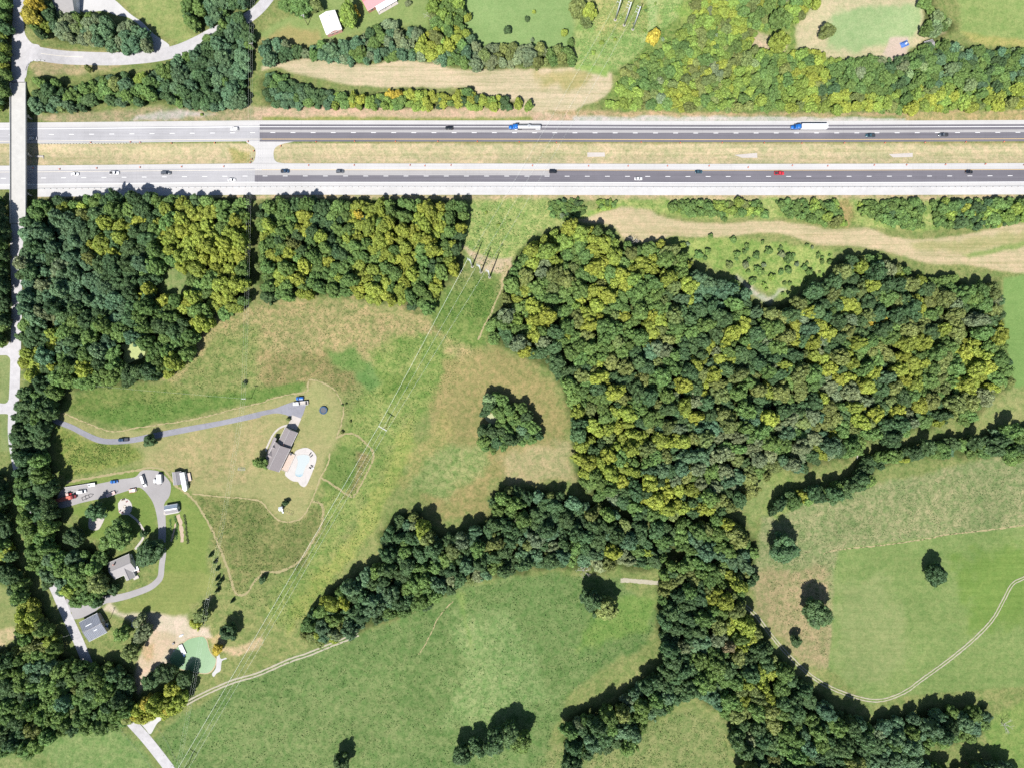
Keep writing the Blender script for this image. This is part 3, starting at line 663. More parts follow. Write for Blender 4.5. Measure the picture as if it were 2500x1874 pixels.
ribbon('mown_edge', 'thin pale line of mowing along the top of the hay meadow', [(2010, 1352), (2040, 1342), (2150, 1330), (2240, 1318), (2320, 1303), (2420, 1292), (2540, 1275)], 0.6, 'mown_edge', 0.028, 'path', jag=0.4)
ribbon('cow_path', 'thin bare cattle path running down into the green pasture', Z(620, 1394, [(1680, 250), (1620, 310), (1550, 400), (1500, 510), (1440, 620), (1390, 700)]), 0.55, 'mown_edge', 0.028, 'path', jag=0.25)
ribbon('dirt_path', 'worn dirt path along the edge of the big wood under the steel poles', [(1232, 690), (1218, 720), (1205, 748), (1200, 765), (1180, 800), (1168, 830)], 1.0, 'mown_edge', 0.028, 'path', jag=0.35)

# ------------------------------------------------------------------ woods: outlines (at crown height), crown radius, mix of leaf colours
LEAF = {  # base colours of the foliage
    'dark': (0.066, 0.120, 0.052), 'mid': (0.108, 0.182, 0.056), 'yel': (0.215, 0.262, 0.050), 'gold': (0.33, 0.285, 0.05), 'blue': (0.092, 0.166, 0.094),
    'oli': (0.145, 0.185, 0.064), 'brn': (0.185, 0.160, 0.095), 'lime': (0.180, 0.262, 0.060), 'grey': (0.150, 0.195, 0.110), 'pale': (0.170, 0.240, 0.115)}
LNAME = {'dark': 'dark green', 'mid': 'mid green', 'yel': 'yellow green', 'gold': 'golden yellow', 'blue': 'bluish green', 'oli': 'olive green', 'brn': 'brownish', 'lime': 'lime green', 'grey': 'grey green', 'pale': 'pale green'}
FOR = []
def wood(where, poly, rr, mix, holes=(), kind='tree', dens=1.0, zones=(), sz=(0.78, 1.5), inset=0.62): FOR.append(dict(sz=sz, inset=inset, where=where, poly=poly, rr=rr, mix=mix, holes=list(holes), kind=kind, dens=dens, zones=list(zones)))
wood('in the wood below the side road', O([(58, 215), (80, 190), (75, 168), (120, 172), (150, 190), (200, 175), (215, 165), (290, 158), (330, 160), (360, 135), (400, 118), (440, 88), (470, 50), (520, 25), (548, 60), (540, 160), (535, 235), (450, 242), (400, 238), (340, 215), (300, 232), (215, 222), (200, 240), (75, 245)]), (2.4, 5.2), dict(mid=5, dark=3, blue=4, oli=1, yel=1),
     zones=[(O([(380, 0), (560, 0), (560, 250), (430, 250)]), dict(blue=4, dark=3, mid=3)), (O([(285, 130), (330, 130), (320, 175), (290, 190)]), dict(yel=5, lime=4))], sz=(0.7, 1.25))
wood('in the row below the barn yard', O([(112, 45), (130, 28), (180, 32), (250, 45), (320, 62), (325, 105), (280, 112), (200, 95), (120, 85)]), (3.2, 5.0), dict(blue=3, grey=3, pale=2, mid=2), inset=0.35)
wood('at the barn yard road corner', O([(50, 0), (110, 0), (130, 30), (115, 60), (90, 85), (60, 55)]), (3.0, 5.2), dict(yel=5, gold=3, dark=3), zones=[(O([(85, 0), (125, 0), (125, 40), (90, 20)]), dict(dark=4, mid=2)), (O([(60, 60), (120, 60), (120, 100), (60, 100)]), dict(dark=3, mid=3))])
wood('above the bend of the side road', O([(395, -10), (545, -10), (535, 12), (500, 28), (470, 45), (440, 65), (405, 60), (400, 30)]), (3.2, 5.4), dict(dark=4, mid=3, blue=3))
wood('west of the road above the overpass', O([(-20, -10), (20, -10), (22, 60), (18, 130), (24, 160), (18, 235), (-20, 245)]), (3.0, 4.6), dict(yel=2, mid=4, lime=2, dark=3))
wood('west of the road below the overpass', O([(-20, 430), (18, 425), (22, 500), (18, 600), (22, 700), (16, 745), (-20, 750)]), (3.4, 5.0), dict(dark=5, mid=4))
wood('in the hedgerow above the northern hay strip', O([(560, 95), (600, 85), (650, 100), (660, 110), (700, 92), (745, 95), (790, 75), (800, 50), (850, 45), (880, 75), (900, 30), (912, 70), (925, 100), (930, -10), (1005, -10), (1015, 50), (1020, 95), (1100, 98), (1180, 100), (1235, 105), (1240, 138), (1160, 142), (1040, 148), (960, 140), (900, 128), (850, 128), (780, 140), (690, 132), (640, 128), (570, 140)]), (2.4, 4.6), dict(mid=5, blue=3, grey=2, dark=2, oli=1),
     zones=[(O([(910, -10), (1010, -10), (1010, 100), (910, 130)]), dict(lime=4, mid=3, yel=3, oli=2)), (O([(1020, 90), (1240, 90), (1240, 145), (1020, 150)]), dict(grey=4, oli=3, mid=4))], holes=[O([(880, 30), (915, 30), (915, 60), (900, 75), (880, 60)])], sz=(0.75, 1.2), inset=0.35)
wood('in the hedgerow below the northern hay strip', O([(565, 170), (590, 155), (620, 165), (645, 185), (700, 198), (780, 205), (860, 200), (880, 190), (960, 205), (1010, 190), (1030, 205), (1100, 212), (1150, 225), (1150, 236), (900, 236), (700, 233), (590, 233), (570, 210)]), (2.0, 3.6), dict(mid=4, lime=3, yel=4, dark=2, blue=1), zones=[(O([(560, 150), (720, 150), (720, 240), (560, 240)]), dict(blue=3, dark=3, mid=3)), (disc(957, 230, 18), dict(gold=5))], sz=(0.65, 1.0), inset=0.35)
wood('in the scrub north of the highway', O([(1300, 232), (1335, 210), (1340, 150), (1400, 115), (1440, 100), (1480, 60), (1500, 20), (1490, -10), (1780, -10), (1760, 20), (1700, 60), (1640, 65), (1620, 100), (1700, 118), (1760, 108), (1800, 122), (1850, 128), (1880, 120), (1932, 130), (1960, 118), (2000, 92), (2050, 95), (2130, 110), (2212, 105), (2235, 130), (2235, 236), (1990, 240), (1900, 242), (1700, 240), (1500, 238)]), (1.8, 4.4), dict(mid=6, lime=3, yel=2.5, oli=2, grey=1.5),
     zones=[(O([(1950, 90), (2240, 90), (2240, 190), (1960, 190)]), dict(pale=3, blue=4, mid=4, dark=2)), (O([(1850, 110), (1980, 110), (1980, 200), (1760, 200)]), dict(mid=5, dark=3, grey=1)), (O([(1450, 190), (1500, 180), (1500, 225), (1440, 225)]), dict(yel=6, lime=2)), (O([(1290, 150), (1700, -10), (1700, 240), (1290, 240)]), dict(mid=6, lime=3.5, oli=2.5, yel=2.5, grey=1.5, pale=1.5)), (O([(1740, 80), (1850, 70), (1850, 130), (1740, 130)]), dict(yel=4, mid=3))], sz=(0.5, 0.95), inset=0.3)
wood('on the bank beside the pale field', O([(1980, -10), (2012, -10), (2025, 20), (2060, 55), (2030, 90), (1990, 75), (2000, 40)]), (2.6, 4.4), dict(mid=4, pale=3, dark=2), sz=(0.7, 1.1))
wood('in the western wood', O([(62, 445), (100, 425), (180, 428), (260, 412), (330, 418), (420, 425), (500, 425), (540, 428), (540, 560), (538, 650), (508, 692), (470, 690), (438, 740), (422, 790), (385, 810), (330, 828), (230, 840), (150, 842), (60, 830), (40, 770), (44, 640), (40, 560), (44, 480)]), (3.4, 6.0), dict(mid=4, dark=4, yel=4, blue=2, oli=1),
     holes=[O([(340, 600), (362, 565), (405, 590), (405, 645), (360, 650), (335, 640)]), O([(250, 748), (285, 732), (325, 758), (315, 795), (262, 800)]), O([(88, 690), (112, 670), (128, 700), (112, 735), (95, 720)])],
     zones=[(O([(40, 470), (180, 470), (200, 680), (40, 700)]), dict(blue=6, dark=2, grey=1)), (O([(180, 560), (320, 560), (300, 760), (120, 760)]), dict(blue=5, dark=3, mid=2)), (O([(350, 420), (545, 420), (545, 680), (480, 690), (350, 570)]), dict(yel=7, mid=4, dark=1)), (O([(260, 650), (440, 650), (440, 800), (260, 800)]), dict(yel=3, mid=5, dark=2)), (O([(60, 420), (350, 420), (340, 470), (60, 470)]), dict(yel=3, mid=4, dark=3, oli=2))])
wood('in the square wood', O([(558, 440), (600, 425), (700, 430), (800, 432), (900, 430), (1015, 435), (1018, 485), (995, 530), (990, 595), (958, 615), (938, 680), (900, 680), (860, 660), (800, 655), (700, 640), (640, 650), (570, 660), (556, 600)]), (3.2, 5.2), dict(yel=7, mid=5, dark=2, oli=1, gold=0.3), zones=[(O([(640, 420), (760, 420), (760, 520), (640, 520)]), dict(mid=5, dark=3, yel=3)), (O([(900, 420), (1020, 420), (1020, 500), (900, 500)]), dict(lime=2, mid=4, yel=4))])
wood('in the big eastern wood', O([(1165, 510), (1230, 480), (1310, 490), (1345, 525), (1440, 522), (1490, 560), (1520, 600), (1600, 610), (1640, 660), (1690, 655), (1730, 625), (1800, 590), (1810, 560), (1880, 545), (1930, 565), (2010, 600), (2060, 595), (2100, 620), (2150, 600), (2165, 650), (2175, 760), (2190, 830), (2140, 860), (2090, 930), (2060, 900), (2010, 930), (1980, 920), (1930, 960), (1870, 955), (1850, 985), (1790, 1000), (1740, 1020), (1690, 1010), (1650, 1040), (1620, 1085), (1560, 1110), (1400, 1130), (1270, 1070), (1245, 1040), (1238, 960), (1228, 890), (1218, 840), (1190, 800), (1130, 770), (1060, 740), (1045, 710), (1075, 670), (1095, 590), (1120, 545)]), (3.2, 6.2), dict(mid=6, oli=2.5, dark=3, yel=2.5, grey=1.5, blue=1.5),
     zones=[(O([(1050, 470), (1400, 470), (1420, 600), (1250, 700), (1050, 720)]), dict(yel=7, lime=1, mid=3, oli=2, grey=1)), (O([(1400, 520), (1520, 540), (1450, 700), (1250, 800), (1200, 700)]), dict(yel=4, mid=4, oli=2, dark=1)), (O([(1500, 570), (1640, 600), (1640, 700), (1490, 700)]), dict(dark=4, blue=3, mid=2)), (O([(1900, 720), (2120, 740), (2150, 850), (1960, 850)]), dict(yel=4, mid=4, oli=3)), (O([(1500, 900), (1800, 900), (1700, 1050), (1450, 1050)]), dict(mid=4, grey=3, blue=3, oli=3, dark=2)), (O([(1240, 860), (1360, 850), (1400, 1060), (1240, 1060)]), dict(oli=2, mid=4, yel=3, dark=2)), (disc(2140, 785, 20), dict(gold=4)), (O([(1330, 1000), (1500, 1000), (1500, 1100), (1330, 1100)]), dict(blue=3, yel=3, dark=3, mid=2))])
wood('in the pasture belt', O([(1060, 1060), (1100, 1050), (1180, 1060), (1260, 1075), (1400, 1130), (1560, 1110), (1600, 1130), (1635, 1180), (1635, 1240), (1560, 1230), (1500, 1200), (1440, 1215), (1400, 1235), (1330, 1225), (1290, 1235), (1200, 1220), (1130, 1240), (1050, 1250), (1000, 1270), (940, 1310), (880, 1330), (820, 1345), (740, 1380), (690, 1395), (648, 1375), (660, 1330), (720, 1265), (770, 1235), (825, 1215), (818, 1150), (860, 1110), (905, 1100), (935, 1150), (990, 1145), (1050, 1130)]), (3.2, 6.0), dict(mid=4, dark=5, blue=2, grey=1, oli=2, yel=1.2),
     holes=[O([(1425, 1190), (1475, 1175), (1490, 1230), (1440, 1240)])], zones=[(O([(680, 1270), (760, 1270), (760, 1340), (680, 1340)]), dict(yel=4, mid=3, dark=3)), (O([(1450, 1100), (1650, 1100), (1650, 1240), (1480, 1240)]), dict(blue=3, mid=4, oli=3, yel=2))])
wood('in the southeastern wood', O([(1425, 1290), (1480, 1255), (1520, 1250), (1600, 1280), (1625, 1330), (1680, 1420), (1740, 1470), (1800, 1530), (1880, 1560), (1960, 1545), (2040, 1525), (2130, 1525), (2150, 1560), (2100, 1600), (2010, 1610), (1990, 1640), (2050, 1660), (2180, 1640), (2220, 1690), (1580, 1690), (1600, 1640), (1570, 1590), (1560, 1540), (1500, 1500), (1450, 1530), (1400, 1560), (1370, 1620), (1270, 1640), (1215, 1610), (1220, 1560), (1260, 1530), (1330, 1520), (1380, 1470), (1430, 1440), (1430, 1380), (1410, 1340)]), (3.4, 6.4), dict(dark=6, mid=4, blue=3, oli=1, grey=1), zones=[(O([(1520, 1270), (1640, 1270), (1640, 1400), (1560, 1400)]), dict(oli=3, yel=3, mid=2, brn=1)), (O([(1580, 1450), (1680, 1450), (1680, 1560), (1580, 1560)]), dict(yel=4, oli=3, mid=2))])
wood('in the line between two meadows', O([(1645, 1110), (1680, 1075), (1700, 1060), (1740, 1055), (1790, 1050), (1850, 1020), (1880, 1015), (1890, 1040), (1850, 1060), (1800, 1085), (1760, 1080), (1720, 1095), (1680, 1105)]), (2.8, 5.2), dict(dark=5, mid=4, yel=2), inset=0.35)
wood('in the eastern tree line', O([(1910, 985), (1960, 965), (2010, 960), (2060, 945), (2120, 940), (2180, 915), (2235, 925), (2235, 985), (2180, 1000), (2120, 985), (2040, 985), (1960, 990), (1920, 1000)]), (2.8, 5.4), dict(dark=4, mid=5, blue=2, yel=1), inset=0.35)
wood('in the southwestern wood', O([(-20, 1400), (40, 1395), (120, 1405), (165, 1420), (210, 1430), (250, 1425), (280, 1440), (290, 1480), (290, 1520), (330, 1500), (400, 1495), (440, 1500), (400, 1530), (330, 1560), (270, 1565), (240, 1580), (170, 1585), (120, 1600), (60, 1640), (-20, 1620)]), (3.2, 5.8), dict(dark=5, mid=5, blue=2, oli=1), zones=[(O([(290, 1490), (440, 1490), (440, 1570), (290, 1570)]), dict(yel=4, gold=2, mid=2))])
wood('in the belt behind the gravel lot', O([(40, 845), (90, 835), (150, 840), (140, 860), (115, 890), (105, 960), (120, 1040), (130, 1090), (125, 1150), (130, 1200), (180, 1190), (215, 1180), (235, 1210), (215, 1250), (180, 1290), (130, 1280), (100, 1260), (70, 1230), (50, 1150), (38, 1080), (40, 1010), (30, 960)]), (3.4, 5.8), dict(dark=6, mid=4, blue=3), inset=0.35)
wood('west of the shaded county road', O([(-20, 1015), (15, 1025), (20, 1120), (34, 1200), (52, 1250), (88, 1310), (120, 1370), (140, 1410), (110, 1420), (40, 1400), (40, 1340), (30, 1300), (10, 1260), (-20, 1250)]), (3.2, 5.6), dict(dark=5, mid=4, yel=1), zones=[(O([(30, 1300), (120, 1300), (120, 1400), (30, 1400)]), dict(yel=5, oli=2, mid=2))])
wood('in the lone clump around the tiny pond', O([(1032, 870), (1060, 848), (1090, 850), (1120, 870), (1150, 885), (1165, 920), (1170, 940), (1140, 965), (1100, 960), (1080, 975), (1050, 975), (1032, 950), (1045, 900)]), (2.6, 4.6), dict(mid=4, dark=3, pale=2, blue=1), holes=[disc(1200, 1024, 16)], sz=(0.8, 1.3), inset=0.35)
wood('in the yard beside the grey roofed house', O([(140, 1250), (190, 1240), (235, 1245), (240, 1280), (215, 1310), (160, 1310), (140, 1290)]), (3.0, 4.8), dict(dark=3, mid=5, yel=1))
wood('around the short pale track', O([(1440, 1215), (1500, 1195), (1560, 1225), (1640, 1235), (1610, 1290), (1560, 1290), (1530, 1262), (1480, 1270), (1430, 1300), (1420, 1262)]), (2.6, 5.2), dict(mid=5, oli=3, dark=2, yel=2, grey=1), inset=0.3)
wood('in the gap of the eastern tree line', O([(1850, 1000), (1900, 975), (1960, 965), (1960, 995), (1900, 1010), (1860, 1030)]), (2.2, 4.2), dict(mid=5, dark=3, yel=2), inset=0.3)
# low scrub
wood('on the strip above the southern hay strip', O([(1440, 435), (1640, 432), (1660, 470), (1500, 468), (1440, 455)]) , (1.3, 3.4), dict(mid=6, lime=2, oli=1), kind='shrub', dens=0.8)
wood('on the strip above the southern hay strip', O([(1660, 432), (1810, 432), (1830, 490), (1790, 490), (1700, 465)]), (1.3, 3.6), dict(mid=6, lime=2, oli=1), kind='shrub', dens=0.8)
wood('on the strip above the southern hay strip', O([(1855, 435), (1990, 430), (2000, 500), (1930, 490), (1860, 465)]), (1.5, 4.2), dict(mid=6, lime=2, dark=1), kind='shrub', dens=0.8)
wood('on the strip above the southern hay strip', O([(2010, 435), (2235, 428), (2235, 480), (2120, 495), (2020, 490)]), (1.5, 4.6), dict(mid=6, lime=2, dark=2, yel=1.5), kind='shrub', dens=0.85)
wood('beside the cleared power line', O([(1180, 435), (1250, 428), (1270, 455), (1240, 480), (1190, 470)]), (1.2, 2.6), dict(mid=5, dark=2, grey=1), kind='shrub', dens=0.9)
wood('at the mown tip of the southern hay strip', O([(1290, 432), (1335, 430), (1330, 448), (1290, 458)]), (1.0, 2.0), dict(lime=3, mid=3), kind='shrub', dens=0.8)
wood('in the bright grassy hollow', O([(1450, 520), (1560, 505), (1790, 535), (1800, 570), (1700, 640), (1640, 630), (1570, 590), (1490, 550)]), (0.9, 3.4), dict(mid=6, grey=1, lime=1, oli=1), kind='shrub', dens=0.42)
wood('under the wires north of the highway', O([(1250, 10), (1470, 0), (1480, 60), (1400, 110), (1340, 140), (1260, 130)]), (0.8, 1.9), dict(mid=3, lime=5, grey=1), kind='shrub', dens=0.14)
wood('under the wires south of the highway', O([(1030, 440), (1160, 440), (1150, 490), (1100, 540), (1020, 540)]), (0.7, 1.5), dict(mid=3, lime=5), kind='shrub', dens=0.14)
wood('on the rocky cutting', O([(90, 242), (200, 245), (330, 238), (450, 245), (520, 240), (520, 252), (300, 252), (90, 252)]), (0.7, 1.5), dict(mid=4, lime=2, dark=1), kind='shrub', dens=0.25)
wood('beside the house lawn', O([(735, 855), (760, 860), (765, 900), (745, 940), (730, 930), (740, 890)]), (0.7, 1.4), dict(mid=4, oli=3, brn=1), kind='shrub', dens=0.45)
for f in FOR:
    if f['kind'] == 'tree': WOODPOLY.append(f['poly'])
GROUND = build_ground()

# ------------------------------------------------------------------ overpass
def overpass():
    y0, y1 = 95.2, 179.4; cy = (y0 + y1) / 2; Lb = y1 - y0
    t = thing('overpass_bridge', 'long pale concrete overpass carrying the county road over the highway', 'bridge', (ROADX, cy, 0))
    m = MB(); m.box((0, 0, 6.93), (9.5, Lb, 0.36)); m.build('deck', MATS['deck_concrete'], t)
    for sx in (-1, 1):
        m = MB(); m.box((sx * 4.62, 0, 7.53), (0.32, Lb, 0.80)); p = m.build('parapet', MATS['deck_concrete'], t)
        m = MB(); m.box((sx * 4.62, 0, 8.06), (0.14, Lb, 0.10))
        for k in range(22): m.box((sx * 4.62, -Lb / 2 + 1.5 + k * (Lb - 3) / 21, 7.985), (0.1, 0.1, 0.10))
        m.build('rail', MATS['galv'], p)
    for x in (-3.4, -1.1, 1.1, 3.4):
        m = MB(); m.box((x, 0, 6.2), (0.45, Lb - 2, 1.05)); m.build('girder', MATS['galv'], t)
    for yy in (113.6, 137.5, 160.2):
        m = MB(); m.box((0, yy - cy, 5.2), (9.2, 1.1, 0.9)); p = m.build('pier_cap', MATS['deck_concrete'], t)
        for x in (-3.3, 0, 3.3):
            m = MB(); m.tube((x, yy - cy, -0.8), (x, yy - cy, 4.76), 0.45, n=12); m.build('column', MATS['deck_concrete'], p, True)
    for yy in (y0 + 1, y1 - 1):
        m = MB(); m.box((0, yy - cy, 5.0), (9.9, 1.6, 3.4)); m.build('abutment', MATS['deck_concrete'], t)
    for yy in (y0, y1):
        m = MB(); m.box((0, yy - cy, 7.125), (8.6, 0.35, 0.03)); m.build('expansion_joint', MATS['dark_steel'], t)
overpass()
hw = MB(); X, Y, Zg = Wg(98, 383); hw.box((0, 0, 0.25), (4.6, 0.9, 0.9)); hw.box((2.2, -0.5, 0.2), (0.4, 1.6, 0.8))
o = hw.build('drain_headwall', MATS['concrete']); o.location = (X, Y, Zg); tag(o, 'short pale concrete drain headwall in the median beside the overpass', 'headwall')

def guardrail(label, pts, spacing=3.8, survey=True):
    P = smooth_line(pts, 12); Q = [Wg(x, y) for x, y in P]
    t = thing('guardrail', label, 'guardrail', Q[0]); o0 = Vector(Q[0])
    m = MB(); Vv = []; 
    for i, q in enumerate(Q):
        a = Vector(Q[max(0, i - 1)]); b = Vector(Q[min(len(Q) - 1, i + 1)]); d = (b - a).normalized(); nn = Vector((-d.y, d.x, 0)); c = Vector(q) - o0
        for du, dz in ((-0.05, 0.45), (0.06, 0.52), (0.0, 0.6), (0.06, 0.68), (-0.05, 0.76)): Vv.append(tuple(c + nn * du + Vector((0, 0, dz))))
    m.add(Vv, [(i * 5 + j, i * 5 + j + 1, i * 5 + j + 6, i * 5 + j + 5) for i in range(len(Q) - 1) for j in range(4)])
    m.build('beam', MATS['galv'], t)
    pm = None; acc = 0; last = None
    for i in range(len(Q) - 1):
        a, b = Vector(Q[i]), Vector(Q[i + 1]); Ls = (b - a).length
        while acc < Ls:
            p = a + (b - a) * (acc / Ls) - o0
            if pm is None:
                mb = MB(); mb.box((0, 0, 0.35), (0.15, 0.2, 0.8)); q = mb.build('post', MATS['pole_wood'], t); pm = q.data
            else: q = link(bpy.data.objects.new('post', pm), t)
            q.location = p + Vector((0, -0.14, 0)); acc += spacing
        acc -= Ls
hl = lambda y, xs_: [(x, y + float(np.interp(x, [p[0] for p in hline(0)], [p[1] for p in hline(0)]))) for x in xs_]
guardrail('long grey guardrail between the eastbound shoulder and the white gravel verge', hl(456.5, (94, 400, 700, 1000, 1300, 1600, 1900, 2200, 2540)))
guardrail('grey guardrail on the median side of the westbound lanes by the overpass', hl(347.6, (96, 200, 300, 346)), 1.9)
guardrail('short curved guardrail at the side road corner', [(64, 172), (68, 160), (78, 151), (92, 147), (110, 149)], 1.9)

# ------------------------------------------------------------------ buildings
def gable(root, c, Lx, Wy, eave, ridge, wall, roof, roof2=None, over=0.45, z0=0.0, rot=0.0, windows=(), roofname='roof', thick=0.16, ridge_mat=None):
    """gabled block; ridge along local x through c; windows: (side, along, z, w, h)"""
    ca, sa = math.cos(rot), math.sin(rot)
    def T(x, y, z): return (c[0] + x * ca - y * sa, c[1] + x * sa + y * ca, z + z0)
    hx, hy = Lx / 2, Wy / 2
    m = MB()
    P = [T(-hx, -hy, -0.3), T(hx, -hy, -0.3), T(hx, hy, -0.3), T(-hx, hy, -0.3), T(-hx, -hy, eave), T(hx, -hy, eave), T(hx, hy, eave), T(-hx, hy, eave), T(-hx, 0, ridge - 0.05), T(hx, 0, ridge - 0.05)]
    m.add(P, [(0, 1, 5, 4), (2, 3, 7, 6), (0, 4, 8, 7, 3), (1, 2, 6, 9, 5), (4, 5, 9, 8), (7, 8, 9, 6)])
    wl = m.build('wall', MATS[wall], root)
    sl = (ridge - eave) / hy; ox, oy = hx + over, hy + over
    rl = None
    for k, s_ in enumerate((-1, 1)):
        m = MB(); ze = ridge - sl * oy
        pts = [(-ox, 0, ridge), (ox, 0, ridge), (ox, s_ * oy, ze), (-ox, s_ * oy, ze)]
        m.add([T(x, y, z + 0.02) for x, y, z in pts] + [T(x, y, z + 0.02 + thick) for x, y, z in pts],
              [(3, 2, 1, 0), (4, 5, 6, 7), (0, 1, 5, 4), (1, 2, 6, 5), (2, 3, 7, 6), (3, 0, 4, 7)])
        r = m.build(roofname, MATS[roof if k == 0 or roof2 is None else roof2], root)
        rl = rl or r
    m = MB(); m.box(T(0, 0, ridge + thick + 0.05), (Lx + 2 * over, 0.3, 0.07), rot); m.build('ridge_cap', MATS[ridge_mat or 'roof_grey'], rl)
    for s_ in (-1, 1):
        m = MB(); m.box(T(0, s_ * (oy + 0.04), ridge - sl * oy + 0.1), (Lx + 2 * over, 0.12, 0.14), rot); m.build('gutter', MATS['trim_white'], rl)
    for side, al, z, ww, hh, *mt in windows:
        if side in 'ns':
            s_ = 1 if side == 'n' else -1; cc = T(al, s_ * (hy + 0.03), z); d = (ww, 0.08, hh); tr = (ww + 0.2, 0.05, hh + 0.2); cc2 = T(al, s_ * (hy + 0.015), z)
        else:
            s_ = 1 if side == 'e' else -1; cc = T(s_ * (hx + 0.03), al, z); d = (0.08, ww, hh); tr = (0.05, ww + 0.2, hh + 0.2); cc2 = T(s_ * (hx + 0.015), al, z)
        nm = 'door' if hh > 1.9 else 'window'
        m = MB(); m.box(cc2, tr, rot); q = m.build(nm, MATS['trim_white'], root)
        m = MB(); m.box(cc, d, rot); m.build('panel' if nm == 'door' else 'pane', MATS[mt[0] if mt else ('white_wall' if nm == 'door' else 'dark_glass')], q)
    return wl, rl
def ang(dx, dy): return math.atan2(-dy, dx)

def main_house():
    th = math.atan2(-53.6, -26.0)
    t = thing('house', 'large brown roofed house with dormers beside the swimming pool', 'house', Wg(675.4, 1114.3, 0, 5.0), th)
    gable(t, (0, 0), 14.8, 9.4, 4.6, 8.6, 'tan_wall', 'roof_brown', 'roof_brown_b', 0.4, windows=[('n', -4, 2.6, 1.2, 1.4), ('n', 0, 1.3, 1.8, 2.1, 'dark_glass'), ('n', 4, 2.6, 1.2, 1.4), ('s', -4.5, 2.4, 1.1, 1.4), ('s', 4.5, 2.4, 1.1, 1.4), ('w', 2, 5.0, 1, 1.3), ('e', -1.5, 2.4, 1.2, 1.4), ('e', 2, 2.4, 1.2, 1.4)], ridge_mat='roof_grey')
    gable(t, (-12.6, 0.4), 10.2, 7.3, 3.0, 5.9, 'tan_wall', 'roof_brown', 'roof_brown_b', 0.4, windows=[('w', -1.7, 1.2, 2.6, 2.2, 'white_wall'), ('w', 1.7, 1.2, 2.6, 2.2, 'white_wall'), ('n', -1, 1.7, 1.2, 1.2), ('s', 1, 1.7, 1.2, 1.2)])
    m = MB(); m.add([(-9.7, -7.4, 2.9), (6.9, -6.2, 2.9), (6.9, -4.9, 4.3), (-9.7, -4.9, 4.3), (-9.7, -7.4, 2.75), (6.9, -6.2, 2.75), (6.9, -4.9, 4.15), (-9.7, -4.9, 4.15)], [(0, 1, 2, 3), (7, 6, 5, 4), (0, 4, 5, 1), (1, 5, 6, 2), (2, 6, 7, 3), (3, 7, 4, 0)])
    pr = m.build('porch_roof', MATS['roof_brown'], t)
    for x in (-9.3, -5, -1, 3, 6.5):
        m = MB(); m.box((x, -6.3, 1.35), (0.18, 0.18, 3.0)); m.build('porch_post', MATS['trim_white'], pr)
    for x, ww in ((-4.6, 1.0), (0.6, 2.1), (5.2, 1.1)):   # dormers on the front slope
        zr = 6.2 + ww * 0.42
        yb = -(8.6 - zr) / 4.0 * 4.7
        m = MB(); m.add([(x - ww, -4.2, 4.9), (x + ww, -4.2, 4.9), (x, -4.2, zr), (x - ww, -3.0, 5.3), (x + ww, -3.0, 5.3)], [(0, 1, 2), (0, 2, 3), (1, 4, 2)])
        d = m.build('dormer', MATS['tan_wall'], t)
        for s_ in (-1, 1):
            m = MB(); m.add([(x, -4.6, zr + 0.12), (x, yb, zr + 0.12), (x + s_ * ww * 1.15, -3.4, 5.45), (x + s_ * ww * 1.25, -4.6, 4.95)], [(0, 1, 2, 3)]); m.build('dormer_roof', MATS['roof_brown_b' if s_ > 0 else 'roof_brown'], d)
        m = MB(); m.box((x, -4.24, 5.35), (0.7, 0.06, 0.7)); m.build('window', MATS['dark_glass'], d)
    # timber deck along the pool side
    m = None
    for k in range(26):
        mb = MB(); mb.box((-4.6 + k * 0.44, 6.75, 0.62), (0.41, 3.9, 0.06)); mb.build('deck_board', MATS['deck_wood'], t)
    for x, y, L_, W_ in ((0.9, 8.75, 11.6, 0.08), (-4.9, 6.8, 0.08, 3.9), (6.7, 6.8, 0.08, 3.9)):
        mb = MB(); mb.box((x, y, 1.15), (L_, W_, 0.08))
        n = int(max(L_, W_) / 0.9)
        for k in range(n + 1):
            f = (k / n - 0.5)
            mb.box((x + (f * L_ if L_ > 1 else 0), y + (f * W_ if W_ > 1 else 0), 0.62), (0.07, 0.07, 1.05))
        mb.build('deck_railing', MATS['trim_white'], t)
    m = MB(); m.box((-8.5, 0.8, 6.3), (0.6, 0.6, 0.5)); m.build('chimney', MATS['brick_wall'], t)
main_house()

